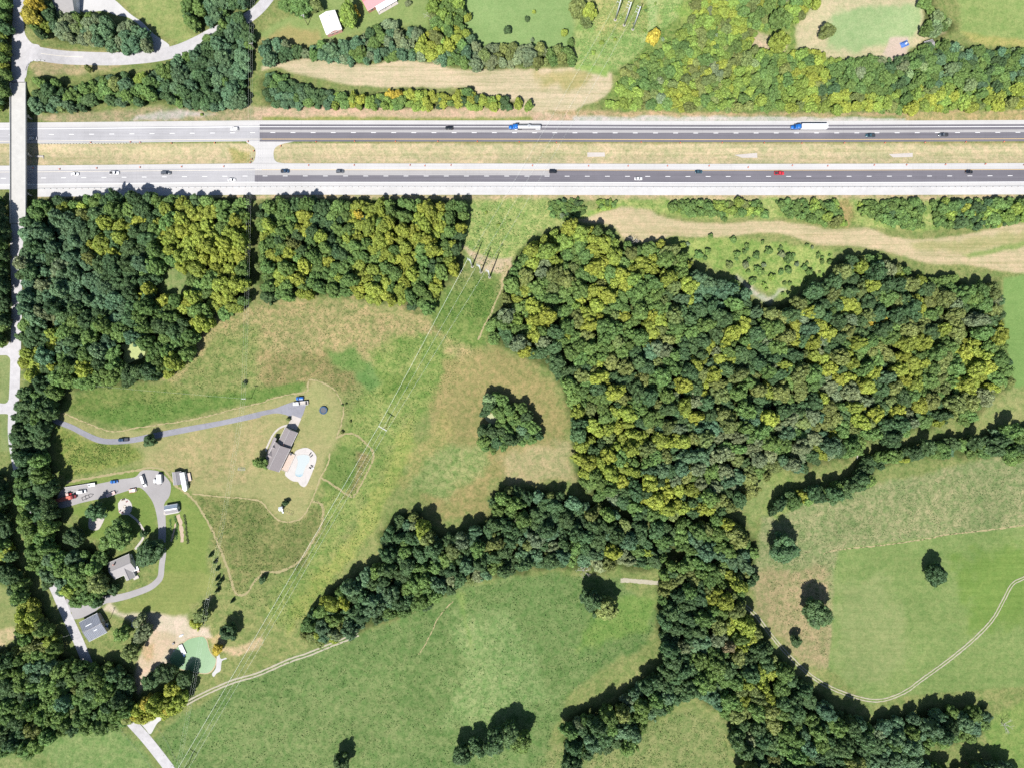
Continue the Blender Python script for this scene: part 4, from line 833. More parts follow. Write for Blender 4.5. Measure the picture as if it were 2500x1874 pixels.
def grey_house():
    th = ang(53.5, -23.2)
    t = thing('house', 'light grey roofed house with a small front gable inside the loop drive', 'house', Wg(297, 1382, 0, 3.4), th)
    gable(t, (0, 0), 13.2, 9.6, 3.2, 5.4, 'white_wall', 'roof_grey', None, 0.45, windows=[('s', -4, 1.7, 1.4, 1.2), ('s', -1, 1.1, 1.0, 2.1), ('n', -4, 1.7, 1.4, 1.2), ('n', 0, 1.7, 1.2, 1.2), ('n', 4, 1.7, 1.4, 1.2), ('e', 2, 1.7, 1.2, 1.2), ('w', 1, 1.7, 1.2, 1.2)], ridge_mat='roof_shed')
    gable(t, (1.9, -5.2), 7.0, 4.9, 3.0, 4.7, 'white_wall', 'roof_grey', 'roof_grey', 0.4, rot=math.pi / 2, windows=[('w', 0, 1.6, 1.6, 1.2)], ridge_mat='roof_shed')
    m = MB(); m.box((5.6, -6.0, 0.45), (3.0, 2.4, 0.5)); q = m.build('porch', MATS['deck_wood'], t)
    m = MB(); m.box((6.9, -4.6, 2.6), (3.0, 2.2, 0.12)); m.build('porch_roof', MATS['white_metal'], t)
    for x, y in ((5.6, -5.5), (8.2, -5.5)):
        m = MB(); m.box((x, y, 1.3), (0.12, 0.12, 2.6)); m.build('porch_post', MATS['trim_white'], t)
    m = MB(); m.box((3.6, -9.6, 0.4), (3.4, 1.8, 0.5)); m.build('step', MATS['concrete'], t)
    m = MB(); m.box((-3, 3.0, 5.0), (0.7, 0.7, 1.6)); m.build('chimney', MATS['brick_wall'], t)
grey_house()

def dark_house():
    th = ang(44.2, -23.0)
    t = thing('house', 'house with a low dark blue grey metal roof beside the shaded county road', 'house', Wg(227, 1530.5, 0, 3.6), th)
    gable(t, (0, 0), 11.6, 12.2, 3.4, 4.5, 'tan_wall', 'roof_dark', 'roof_dark', 0.4, windows=[('e', -3, 1.7, 1.2, 1.2), ('e', 1, 1.1, 1.0, 2.1), ('n', -3, 1.7, 1.4, 1.2), ('n', 3, 1.7, 1.4, 1.2), ('s', 0, 1.7, 1.4, 1.2)], ridge_mat='roof_shed')
    for k in range(13):
        x = -5.9 + k * 0.98
        for s_ in (-1, 1):
            m = MB(); a = (x, s_ * 0.15, 4.71); b = (x, s_ * 6.4, 4.71 - 1.1 / 6.1 * 6.25); m.tube(a, b, 0.03, n=4); m.build('roof_seam', MATS['roof_dark'], t)
    for x, y, L_ in ((-1.2, 2.6, 4.0), (1.0, -2.0, 2.2)):
        m = MB(); m.box((x, y, 4.72 - abs(y) * 0.18), (L_, 0.35, 0.06)); m.build('roof_patch', MATS['galv'], t)
    m = MB(); m.box((6.6, -2.2, 0.8), (1.2, 1.4, 1.3)); q = m.build('air_conditioner', MATS['galv'], t)
dark_house()

def garden_shed():
    t = thing('garden_shed', 'small blue grey roofed shed half under a tree by the bare earth', 'shed', Wg(328, 1523, 0, 2.6), ang(40, -18) + 0.95)
    gable(t, (0, 0), 3.4, 3.0, 2.2, 2.9, 'tan_wall', 'roof_blue', None, 0.25, windows=[('e', 0, 1.0, 0.9, 2.0)])
garden_shed()

def grey_barn():
    t = thing('barn', 'large pale grey roofed barn with white front beside the gravel yard', 'barn', Wg(157, 4, 0, 6.0), -0.01)
    gable(t, (0, 0), 11.2, 12.6, 5.6, 7.6, 'white_wall', 'roof_barn', None, 0.35, windows=[('e', 0, 1.9, 3.6, 3.6, 'white_metal'), ('s', -3, 2.4, 1.2, 1.2), ('s', 3, 2.4, 1.2, 1.2), ('e', 4.5, 1.1, 1.0, 2.1)])
grey_barn()

def white_barn():
    th = ang(16.5, 44)     # ridge runs roughly north to south
    t = thing('barn', 'white metal roofed barn with pink gable end and rooftop vents', 'barn', Wg(807, 55, 0, 4.2), th)
    gable(t, (0, 0), 11.6, 9.2, 4.0, 5.6, 'pink_wall', 'white_metal', None, 0.35, windows=[('e', -1.4, 2.2, 1.5, 0.8), ('e', 1.6, 2.2, 1.5, 0.8), ('w', 0, 1.6, 3.2, 3.0, 'white_wall'), ('n', -3, 2.2, 1.2, 1.0), ('s', 3, 2.2, 1.2, 1.0)], ridge_mat='white_metal')
    for x, y in ((-3.2, -0.8), (1.4, -0.5), (-3.0, 0.8)):
        m = MB(); m.box((x, y, 5.75), (0.9, 0.5, 0.35)); m.build('roof_vent', MATS['galv'], t)
    m = MB(); m.box((6.1, 0, 3.75), (0.1, 9.3, 0.16)); m.build('trim', MATS['trim_white'], t)
white_barn()

def red_barn():
    th = ang(330, -190)
    cx, cy = 894 + 34 - 6, 23.5 - 19 - 16
    t = thing('farm_building', 'pink red metal roofed building with a bright white porch roof', 'building', Wg(cx, cy, 0, 4.0), th)
    gable(t, (0, 0), 19.0, 9.4, 3.8, 5.4, 'brick_wall', 'red_roof', None, 0.4, windows=[('s', -7, 1.8, 1.4, 1.2), ('s', -3, 1.1, 1.0, 2.1), ('s', 4, 1.8, 1.4, 1.2), ('w', 0, 1.8, 1.4, 1.2)], ridge_mat='red_roof')
    m = MB(); m.add([(-4.6, -4.0, 4.1), (8.6, -4.0, 4.1), (8.6, -8.0, 2.9), (-4.6, -8.0, 2.9)] + [(-4.6, -4.0, 4.0), (8.6, -4.0, 4.0), (8.6, -8.0, 2.8), (-4.6, -8.0, 2.8)], [(0, 1, 2, 3), (7, 6, 5, 4), (3, 2, 6, 7), (1, 5, 6, 2), (0, 3, 7, 4), (0, 4, 5, 1)])
    p = m.build('porch_roof', MATS['white_metal'], t)
    for x in (-4.3, 0, 4.2, 8.3):
        m = MB(); m.box((x, -7.8, 1.4), (0.16, 0.16, 2.9)); m.build('porch_post', MATS['trim_white'], p)
    m = MB(); m.box((2, -6.4, 0.12), (13.5, 4.4, 0.2)); m.build('porch_floor', MATS['concrete'], t)
red_barn()

def yard_sheds():
    th = ang(-4.2, -31) ; th = ang(4.0, 31)
    t = thing('shed', 'dark brown gable roofed shed next to the long white camper', 'shed', Wg(432, 1166.5, 0, 2.8), th)
    gable(t, (0, 0), 7.4, 4.7, 2.4, 3.8, 'tan_wall', 'roof_shed', 'roof_shed', 0.25, windows=[('e', 0, 1.1, 1.4, 2.1), ('n', 1, 1.5, 0.8, 0.8), ('s', 1, 1.5, 0.8, 0.8)])
    t = thing('metal_shed', 'blue grey metal shed with a white ridge on a concrete pad', 'shed', Wg(418.5, 1241.5, 0, 2.6), ang(27.5, -4.5))
    gable(t, (0, 0), 7.6, 4.6, 2.4, 3.5, 'roof_blue', 'roof_shed', 'roof_blue', 0.2, windows=[('e', 0, 1.1, 1.2, 2.1), ('s', -1.5, 1.5, 0.8, 0.8)], ridge_mat='white_metal')
    m = MB(); m.box((0, 0, 3.72), (6.9, 0.75, 0.1)); m.build('ridge_skylight', MATS['white_metal'], t)
    sheet('concrete_pad', 'pale concrete pad under the blue grey metal shed', Z(270, 1130, [(1360, 1080), (1440, 1040), (1700, 1000), (1730, 1120), (1780, 1190), (1720, 1250), (1390, 1310), (1340, 1290)], 10.36), 'concrete', 0.06, 'pavement', smooth=False)
    t = thing('shed', 'pale roofed shed peeping out between trees near the pale field', 'shed', Wg(2270, 108, 0, 2.8), 0.3)
    gable(t, (0, 0), 5.0, 4.2, 2.4, 3.3, 'tan_wall', 'roof_barn', None, 0.25, windows=[('s', 0, 1.1, 1.0, 2.0)])
yard_sheds()

# ------------------------------------------------------------------ pool, patios, ponds
def water_mat(name, c, rough=0.15, var=0.1, scale=0.3):
    m, b = new_mat(name); nf = noise(m, scale, 4, 0.6, world_vec(m))
    L(m, ramp(m, nf, [(0.3, tuple(x * (1 - var) for x in c)), (0.7, tuple(x * (1 + var) for x in c))]), b.inputs['Base Color'])
    b.inputs['Roughness'].default_value = rough; b.inputs['Specular IOR Level'].default_value = 0.4
    bump(m, b, noise(m, 2.5, 3, 0.6, world_vec(m)), 0.08, 0.03); return m
water_mat('pond_water', c8(150, 194, 140), 0.25, 0.05)
water_mat('algae', c8(212, 226, 148), 0.6, 0.12, 0.8)
water_mat('algae_pale', c8(214, 218, 164), 0.6, 0.14, 0.8)
def pool():
    pat = Z(620, 920, [(335, 680), (352, 622), (430, 594), (482, 610), (520, 650), (528, 690), (505, 770), (440, 915), (392, 910), (372, 882), (330, 876), (288, 850), (262, 818), (280, 770)])
    sheet('pool_patio', 'pale curved concrete patio around the swimming pool', pat, 'patio_concrete', 0.05, 'patio', 3, thick=0.12)
    pp = Z(620, 920, [(362, 668), (400, 655), (440, 655), (468, 672), (466, 715), (440, 745), (422, 790), (408, 830), (380, 838), (352, 826), (350, 792), (366, 745), (372, 705)])
    m, b = new_mat('pool_water')
    vec = world_vec(m); sp = N(m, 'ShaderNodeSeparateXYZ'); g = N(m, 'ShaderNodeNewGeometry'); L(m, g.outputs['Position'], sp.inputs[0])
    mr = N(m, 'ShaderNodeMapRange'); L(m, sp.outputs['Y'], mr.inputs['Value']); mr.inputs['From Min'].default_value = -57.5; mr.inputs['From Max'].default_value = -48.0
    nf = noise(m, 0.6, 4, 0.6, vec)
    ad = N(m, 'ShaderNodeMath', operation='MULTIPLY_ADD'); L(m, nf, ad.inputs[0]); ad.inputs[1].default_value = 0.5; L(m, mr.outputs[0], ad.inputs[2])
    L(m, ramp(m, ad.outputs[0], [(0.22, c8(112, 200, 236)), (0.62, c8(238, 249, 250))]), b.inputs['Base Color']); b.inputs['Roughness'].default_value = 0.12
    bump(m, b, noise(m, 3, 3, 0.6, vec), 0.15, 0.03)
    t = bpy.data.objects.new('swimming_pool', None); link(t); t.location = Wg(725, 1135); tag(t, 'free-form pale blue swimming pool set in the patio', 'pool')
    o = sheet('water', None, pp, 'pool_water', 0.19, parent=None, step=3); 
    for k in ('label', 'category', 'kind'):
        if k in o: del o[k]
    o.parent = t; o.matrix_parent_inverse = Matrix.Translation(-Vector(t.location))
    P = [Vector(Wg(x, y)) for x, y in smooth_line(pp, 3, True)]; mb = MB(); n = len(P)
    cen = sum(P, Vector()) / n; secs = []
    for p in P:
        d = (p - cen).normalized(); q = p - Vector(t.location)
        secs.append([tuple(q + d * a + Vector((0, 0, z))) for a, z in ((-0.02, 0.15), (-0.02, 0.235), (0.38, 0.235), (0.38, 0.15))])
    secs.append(secs[0]); mb.loft(secs, caps=False); mb.build('coping', MATS['deck_concrete'], t)
    X, Y, z = Wg(762, 1142); mb = MB(); mb.box((X - t.location.x, Y - t.location.y, 0.5), (2.6, 0.5, 0.1)); mb.box((X - t.location.x - 1.1, Y - t.location.y, 0.33), (0.3, 0.45, 0.3)); mb.build('diving_board', MATS['plastic_white'], t)
    # loungers and table by the pool
    lm = None
    for i, (px, py, rz, lab) in enumerate(((757, 1108, 0.9, 'by the rounded end of the patio'), (760, 1113, 0.7, 'second from the rounded end of the patio'), (757, 1141, -0.4, 'at the side of the patio'), (761, 1136, -0.5, 'at the patio rim'))):
        t2 = thing('lounge_chair', 'dark lounge chair ' + lab, 'chair', Wg(px, py, 0.17), rz, 'loungers around the pool')
        m2 = MB(); m2.box((0, 0, 0.35), (1.3, 0.6, 0.06)); m2.build('seat', MATS['dark_steel'], t2)
        m2 = MB(); m2.add([(0.6, -0.3, 0.38), (0.6, 0.3, 0.38), (1.05, 0.3, 0.85), (1.05, -0.3, 0.85), (0.55, -0.3, 0.34), (0.55, 0.3, 0.34), (1.0, 0.3, 0.85), (1.0, -0.3, 0.85)], [(0, 1, 2, 3), (7, 6, 5, 4), (0, 4, 5, 1), (1, 5, 6, 2), (2, 6, 7, 3), (3, 7, 4, 0)]); m2.build('backrest', MATS['dark_steel'], t2)
        for x in (-0.6, 0.55):
            for y in (-0.26, 0.26):
                m2 = MB(); m2.box((x, y, 0.17), (0.05, 0.05, 0.34)); m2.build('leg', MATS['dark_steel'], t2)
    t2 = thing('patio_table', 'round dark patio table on the timber deck behind the house', 'table', Wg(711.5, 1107, 0.66), 0)
    m2 = MB(); m2.tube((0, 0, 0.7), (0, 0, 0.75), 0.75, n=14); m2.build('table_top', MATS['trampoline_mat'], t2)
    m2 = MB(); m2.tube((0, 0, 0), (0, 0, 0.7), 0.06, n=8); m2.build('leg', MATS['dark_steel'], t2)
pool()
def patio_fire():
    c = Wg(305.2, 1235)
    sheet('fire_patio', 'pale octagonal paved patio with a fire pit in the yard', Z(270, 1130, [(190, 1010), (260, 910), (370, 880), (470, 920), (530, 1010), (550, 1100), (520, 1220), (440, 1300), (290, 1300), (215, 1240), (195, 1120)], 10.36), 'patio_concrete', 0.05, 'patio', smooth=False, thick=0.06)
    t = thing('fire_pit', 'round stone fire pit in the middle of the octagonal patio', 'fire pit', Wg(304.5, 1236, 0.11))
    for k in range(12):
        a = k * math.pi / 6; mb = MB(); mb.box((math.cos(a) * 0.85, math.sin(a) * 0.85, 0.15), (0.36, 0.44, 0.3), a); mb.build('stone', MATS['stone'], t)
    mb = MB(); mb.tube((0, 0, 0), (0, 0, 0.08), 0.7, n=14); mb.build('ash_bed', MATS['stone'], t)
    for i, (x, y, a, lab) in enumerate(((422, 960, 0.7, 'beside the dark bench on the octagonal patio'), (240, 1205, 3.6, 'at the corner of the octagonal patio under the tree'), (305, 1245, 4.4, 'in the tree shade on the octagonal patio'))):
        t2 = thing('garden_chair', 'red garden chair ' + lab, 'chair', Wg(*Z(270, 1130, [(x, y)], 10.36)[0], 0.11), a, 'chairs around the fire pit')
        m2 = MB(); m2.box((0, 0, 0.4), (0.6, 0.6, 0.07)); m2.build('seat', MATS['flag_red'], t2)
        m2 = MB(); m2.box((-0.3, 0, 0.75), (0.08, 0.6, 0.7)); m2.build('backrest', MATS['flag_red'], t2)
        for lx in (-0.26, 0.26):
            for ly in (-0.26, 0.26):
                m2 = MB(); m2.box((lx, ly, 0.18), (0.06, 0.06, 0.37)); m2.build('leg', MATS['flag_red'], t2)
    t2 = thing('garden_bench', 'dark curved bench on the far rim of the octagonal patio', 'bench', Wg(*Z(270, 1130, [(325, 925)], 10.36)[0], 0.11), 0.35)
    m2 = MB(); m2.box((0, 0, 0.45), (2.0, 0.5, 0.07)); m2.build('seat', MATS['pole_wood'], t2)
    m2 = MB(); m2.box((0, 0.25, 0.75), (2.0, 0.07, 0.5)); m2.build('backrest', MATS['pole_wood'], t2)
    for x in (-0.85, 0.85):
        m2 = MB(); m2.box((x, 0, 0.21), (0.1, 0.45, 0.43)); m2.build('leg', MATS['pole_wood'], t2)
    ribbon('garden_walk', 'pale stone garden walk from the fire patio to the loop drive', Z(0, 920, [(1085, 1150), (1150, 1200), (1195, 1260), (1215, 1310), (1205, 1360), (1170, 1410), (1140, 1450)]), 1.3, 'concrete', 0.05, 'path')
    sheet('stone_patio', 'kidney shaped tan stone patio between yard trees', Z(0, 920, [(770, 1160), (830, 1145), (875, 1155), (882, 1190), (860, 1240), (835, 1280), (790, 1290), (750, 1270), (750, 1200)]), 'concrete', 0.05, 'patio', 3, thick=0.08)
    for i, (x, y) in enumerate(((758, 1225), (766, 1240), (775, 1228), (768, 1212), (800, 1200), (812, 1208), (840, 1190))):
        m2 = MB(); r = 0.45 + 0.12 * (i % 3); bm = bmesh.new(); bmesh.ops.create_icosphere(bm, subdivisions=2, radius=r)
        for v in bm.verts: v.co *= random.uniform(0.8, 1.15); v.co.z *= 0.6
        me = bpy.data.meshes.new('boulder'); bm.to_mesh(me); bm.free(); me.materials.append(MATS['stone']); o = link(bpy.data.objects.new('boulder', me)); o.location = Wg(*Z(0, 920, [(x, y)])[0], 0.2)
        tag(o, 'pale rounded boulder on the kidney shaped stone patio', 'boulder', 'boulders on the stone patio')
patio_fire()
def ponds():
    pd = Z(380, 1520, [(770, 520), (900, 430), (1150, 370), (1290, 370), (1380, 480), (1420, 640), (1470, 780), (1560, 900), (1622, 960), (1610, 1100), (1530, 1250), (1430, 1330), (1300, 1350), (1100, 1325), (880, 1275), (750, 1255), (500, 1150), (400, 1050), (390, 950), (430, 830), (540, 690), (660, 600)], 11.055)
    sheet('pond', 'milky green pond with a small dock beside bare earth', pd, 'pond_water', 0.05, 'pond', 3)
    rim = [(x + (x - 473) * 0.045, y + (y - 1598) * 0.045) for x, y in pd]
    simple('pond_bank', c8(232, 208, 172), 0.95, var=0.15, scale=0.8)
    sheet('pond_bank', 'narrow tan mud bank around the milky green pond', rim, 'pond_bank', 0.03, 'bank', 3)
    sheet('gravel_bank', 'white gravel bank on the far side of the milky green pond', Z(380, 1520, [(1680, 770), (1720, 840), (1760, 960), (1900, 930), (1930, 960), (1800, 1010), (1770, 1120), (1750, 1280), (1640, 1360), (1570, 1450), (1520, 1370), (1610, 1240), (1640, 1100), (1650, 900)], 11.055), 'white_gravel', 0.04, 'bank', 3)
    sheet('algae_pond', 'small bright yellow green algae pond hidden in the western wood', Z(0, 460, [(1000, 1330), (1080, 1310), (1150, 1290), (1190, 1330), (1225, 1380), (1200, 1430), (1140, 1450), (1060, 1480), (1040, 1430), (1050, 1370)]), 'algae', 0.04, 'pond', 3)
    sheet('algae_pond', 'tiny pale algae pond inside the lone clump of trees', Z(620, 920, [(1960, 320), (2020, 305), (2070, 340), (2085, 390), (2060, 430), (2020, 410), (1980, 380), (1950, 350)]), 'algae_pale', 0.04, 'pond', 3)
    # dock
    a = Wg(*Z(380, 1520, [(675, 575)], 11.055)[0]); b = Wg(*Z(380, 1520, [(795, 835)], 11.055)[0])
    d = Vector((b[0] - a[0], b[1] - a[1])); Ld = d.length; th = math.atan2(d.y, d.x)
    t = thing('dock', 'pale grey plank dock reaching into the milky green pond', 'dock', ((a[0] + b[0]) / 2, (a[1] + b[1]) / 2, 0), th)
    n = int(Ld / 0.3)
    for k in range(n):
        mb = MB(); mb.box((-Ld / 2 + (k + 0.5) * Ld / n, 0, 0.75), (Ld / n - 0.03, 2.55, 0.07)); mb.build('plank', MATS['arm_pale'], t)
    for x in (-Ld / 2 + 0.3, 0, Ld / 2 - 0.3):
        for y in (-1.15, 1.15):
            mb = MB(); mb.tube((x, y, -0.3), (x, y, 1.0), 0.09, n=8); mb.build('post', MATS['pole_wood'], t)
    t = thing('tub_chair', 'bright blue tub chair at the end of the dock', 'chair', Wg(*Z(380, 1520, [(790, 852)], 11.055)[0], 0.79), th)
    mb = MB(); mb.tube((0, 0, 0), (0, 0, 0.45), 0.45, 0.5, 12); mb.build('seat', MATS['tarp_blue'], t)
    mb = MB(); mb.box((0.35, 0, 0.65), (0.14, 0.9, 0.5)); mb.build('backrest', MATS['tarp_blue'], t)
    t = thing('rowing_boat', 'small white upturned boat on the bank above the pond', 'boat', Wg(*Z(380, 1520, [(700, 325)], 11.055)[0]), 0.5)
    mb = MB(); secs = []
    for x, hw_, hh in ((-1.5, 0.45, 0.35), (-1.0, 0.62, 0.45), (0, 0.68, 0.5), (0.9, 0.5, 0.45), (1.5, 0.08, 0.25)):
        secs.append([(x, -hw_, 0.02), (x, -hw_ * 0.7, hh * 0.8), (x, 0, hh), (x, hw_ * 0.7, hh * 0.8), (x, hw_, 0.02)])
    mb.loft(secs); mb.build('hull', MATS['plastic_white'], t, True); mb = MB(); mb.box((0, 0, 0.53), (2.2, 0.06, 0.06)); mb.build('keel', MATS['pole_wood'], t)
    t = thing('crate', 'dark wooden box standing on the bare earth beside the pond', 'box', Wg(*Z(380, 1520, [(490, 540)], 11.055)[0]), 0.4)
    mb = MB(); mb.box((0, 0, 0.4), (1.0, 1.0, 0.8)); mb.build('body', MATS['pole_wood'], t); mb = MB(); mb.box((0, 0, 0.84), (1.1, 1.1, 0.08)); mb.build('lid', MATS['roof_shed'], t)
    for i, (x, y) in enumerate(((500, 745), (745, 1100), (970, 930))):
        t = thing('pond_float', ('small white float on the pond by the muddy shore', 'small white float on the pond next to the tree shadow', 'small white float out on the open pond')[i], 'float', Wg(*Z(380, 1520, [(x, y)], 11.055)[0], 0.05), i * 1.3, 'floats on the pond')
        mb = MB(); mb.loft([[(r * math.cos(k * 0.7854), r * math.sin(k * 0.7854), zz) for k in range(8)] for zz, r in ((-0.1, 0.1), (0.0, 0.32), (0.12, 0.36), (0.24, 0.28), (0.3, 0.08))]); mb.build('body', MATS['plastic_white'], t, True)
        mb = MB(); mb.tube((0, 0, 0.3), (0, 0, 0.42), 0.05, n=6); mb.build('cap', MATS['orange'], t)
ponds()
def trampoline():
    t = thing('trampoline', 'round trampoline with a dark blue pad on the lawn', 'trampoline', Wg(790.5, 1000.8))
    mb = MB(); n = 28; secs = []
    for k in range(n + 1):
        a = 2 * math.pi * k / n; c_, s_ = math.cos(a), math.sin(a); secs.append([(c_ * r, s_ * r, z) for r, z in ((1.75, 0.92), (1.75, 0.98), (2.4, 0.98), (2.4, 0.9))])
    mb.loft(secs, caps=False); mb.build('pad', MATS['trampoline_pad'], t)
    mb = MB(); mb.tube((0, 0, 0.9), (0, 0, 0.93), 1.78, n=28); mb.build('bounce_mat', MATS['trampoline_mat'], t)
    for k in range(6):
        a = k * math.pi / 3; mb = MB(); x, y = math.cos(a) * 2.3, math.sin(a) * 2.3; mb.tube((x, y, -0.02), (x, y, 2.5), 0.04, n=6); mb.build('pole', MATS['dark_steel'], t)
    mb = MB(); n = 28
    for k in range(n):
        a, b = 2 * math.pi * k / n, 2 * math.pi * (k + 1) / n; mb.tube((math.cos(a) * 2.3, math.sin(a) * 2.3, 2.48), (math.cos(b) * 2.3, math.sin(b) * 2.3, 2.48), 0.035, n=5)
    mb.build('top_ring', MATS['trampoline_pad'], t)
trampoline()
def playset():
    t = thing('swing_set', 'metal swing set and white slide on the lawn below the pool', 'swing set', Wg(706, 1249), -0.45)
    for x in (-2.6, 2.6):
        for y in (-0.9, 0.9):
            mb = MB(); mb.tube((x, y, -0.02), (x, 0, 2.4), 0.05, n=6); mb.build('leg', MATS['pole_wood'], t)
    mb = MB(); mb.tube((-2.8, 0, 2.4), (2.8, 0, 2.4), 0.06, n=6); mb.build('top_bar', MATS['pole_wood'], t)
    for x in (-1.2, 0.2, 1.5):
        mb = MB(); mb.tube((x - 0.22, 0, 2.4), (x - 0.22, 0, 0.5), 0.015, n=4); mb.tube((x + 0.22, 0, 2.4), (x + 0.22, 0, 0.5), 0.015, n=4); mb.box((x, 0, 0.48), (0.5, 0.2, 0.04)); mb.build('swing', MATS['dark_steel'], t)
    t = thing('play_tower', 'white roofed play tower with slide beside the swing set', 'play tower', Wg(689, 1239), 0.2)
    for x in (-0.9, 0.9):
        for y in (-0.9, 0.9):
            mb = MB(); mb.box((x, y, 1.4), (0.12, 0.12, 2.9)); mb.build('post', MATS['pole_wood'], t)
    mb = MB(); mb.box((0, 0, 1.4), (1.9, 1.9, 0.1)); mb.build('platform', MATS['deck_wood'], t)
    for s_ in (-1, 1):
        mb = MB(); mb.add([(-1.2, 0, 3.6), (1.2, 0, 3.6), (1.2, s_ * 1.2, 2.75), (-1.2, s_ * 1.2, 2.75)], [(0, 1, 2, 3)]); mb.build('roof', MATS['plastic_white'], t)
    mb = MB(); mb.add([(-0.4, -0.95, 1.45), (0.4, -0.95, 1.45), (0.4, -3.2, 0.12), (-0.4, -3.2, 0.12)], [(0, 1, 2, 3)])
    for x in (-0.42, 0.42): mb.add([(x, -0.95, 1.45), (x, -0.95, 1.7), (x, -3.2, 0.35), (x, -3.2, 0.12)], [(0, 1, 2, 3)])
    mb.build('slide', MATS['plastic_white'], t)
    t = thing('goal_frame', 'small pale metal goal frame lying on the lawn', 'goal', Wg(590, 1144), -0.02)
    for a, b in (((-2, -0.8, 0.08), (2, -0.8, 0.08)), ((-2, 0.8, 0.08), (2, 0.8, 0.08)), ((-2, -0.8, 0.08), (-2, 0.8, 0.08)), ((2, -0.8, 0.08), (2, 0.8, 0.08)), ((-2, 0, 0.9), (2, 0, 0.9)), ((-2, -0.8, 0.08), (-2, 0, 0.9)), ((2, -0.8, 0.08), (2, 0, 0.9))):
        mb = MB(); mb.tube(a, b, 0.06, n=6); mb.build('bar', MATS['galv'], t)
    t = thing('tarp_pile', 'rumpled blue tarp covering a heap at the edge of the pale field', 'tarp', Wg(2208, 108), 0.4)
    bm = bmesh.new(); bmesh.ops.create_grid(bm, x_segments=12, y_segments=9, size=1)
    for v in bm.verts:
        r = min(1, math.hypot(v.co.x, v.co.y)); v.co.z = 1.4 * (1 - r ** 2) + random.uniform(-0.12, 0.12); v.co.x *= 2.5; v.co.y *= 1.7
        if r >= 0.98: v.co.z = 0.03
    me = bpy.data.meshes.new('cover'); bm.to_mesh(me); bm.free(); me.materials.append(MATS['tarp_blue']); link(bpy.data.objects.new('cover', me), t)
    mb = MB(); mb.box((0.2, -0.4, 1.5), (1.6, 1.0, 0.25), 0.4); mb.build('panel', MATS['galv'], t)
playset()

# ------------------------------------------------------------------ kitchen garden by the metal shed
def garden():
    simple('garden_soil', c8(232, 208, 182), 0.95, var=0.14, scale=1.2)
    simple('garden_leaf', c8(112, 156, 84), 0.8, var=0.25, scale=1.5); simple('garden_leaf_dark', c8(104, 120, 72), 0.8, var=0.3, scale=2)
    G_ = lambda p: Z(400, 1230, p, 8.65)
    ribbon('garden_soil', 'wide bare soil strip of the kitchen garden below the metal shed', G_([(290, 220), (340, 330), (360, 480), (385, 640), (385, 800)]), 2.0, 'garden_soil', 0.03, 'soil', jag=0.4)
    ribbon('garden_soil', 'narrow bare soil strip of the kitchen garden near the drive', G_([(245, 400), (225, 520), (190, 640), (165, 780)]), 0.9, 'garden_soil', 0.03, 'soil', jag=0.3)
    rows = [('leafy green vegetable row of the kitchen garden between the soil strips', G_([(240, 270), (280, 420), (270, 540), (280, 640), (260, 720)]), 'garden_leaf', 0.55), ('dark staked plant row of the kitchen garden on the meadow side', G_([(440, 230), (450, 310), (470, 430), (480, 560), (500, 700), (510, 810)]), 'garden_leaf_dark', 0.6), ('green plant row of the kitchen garden beside the gravel drive', G_([(130, 320), (150, 430), (150, 540), (175, 600)]), 'garden_leaf', 0.5)]
    for lab, pts, mt, sz in rows:
        P = smooth_line(pts, 3.2); g0 = Vector(Wg(*P[0])); t = thing('vegetable_row', lab, 'garden row', g0, 0, 'kitchen garden rows')
        for x, y in P:
            for _ in range(2):
                q = Vector(Wg(x + random.uniform(-1.6, 1.6), y + random.uniform(-1.2, 1.2))) - g0; r = sz * random.uniform(0.6, 1.3); mb = MB()
                for k in range(9):
                    a = k * 0.7 + random.uniform(-0.2, 0.2); e_ = Vector((math.cos(a) * r, math.sin(a) * r, random.uniform(0.25, 1.1) * r)); s_ = Vector((-math.sin(a), math.cos(a), 0)) * r * 0.35
                    mb.add([q, q + e_ * 0.6 + s_, q + e_, q + e_ * 0.6 - s_], [(0, 1, 2, 3)])
                mb.build('plant', MATS[mt], t)
garden()

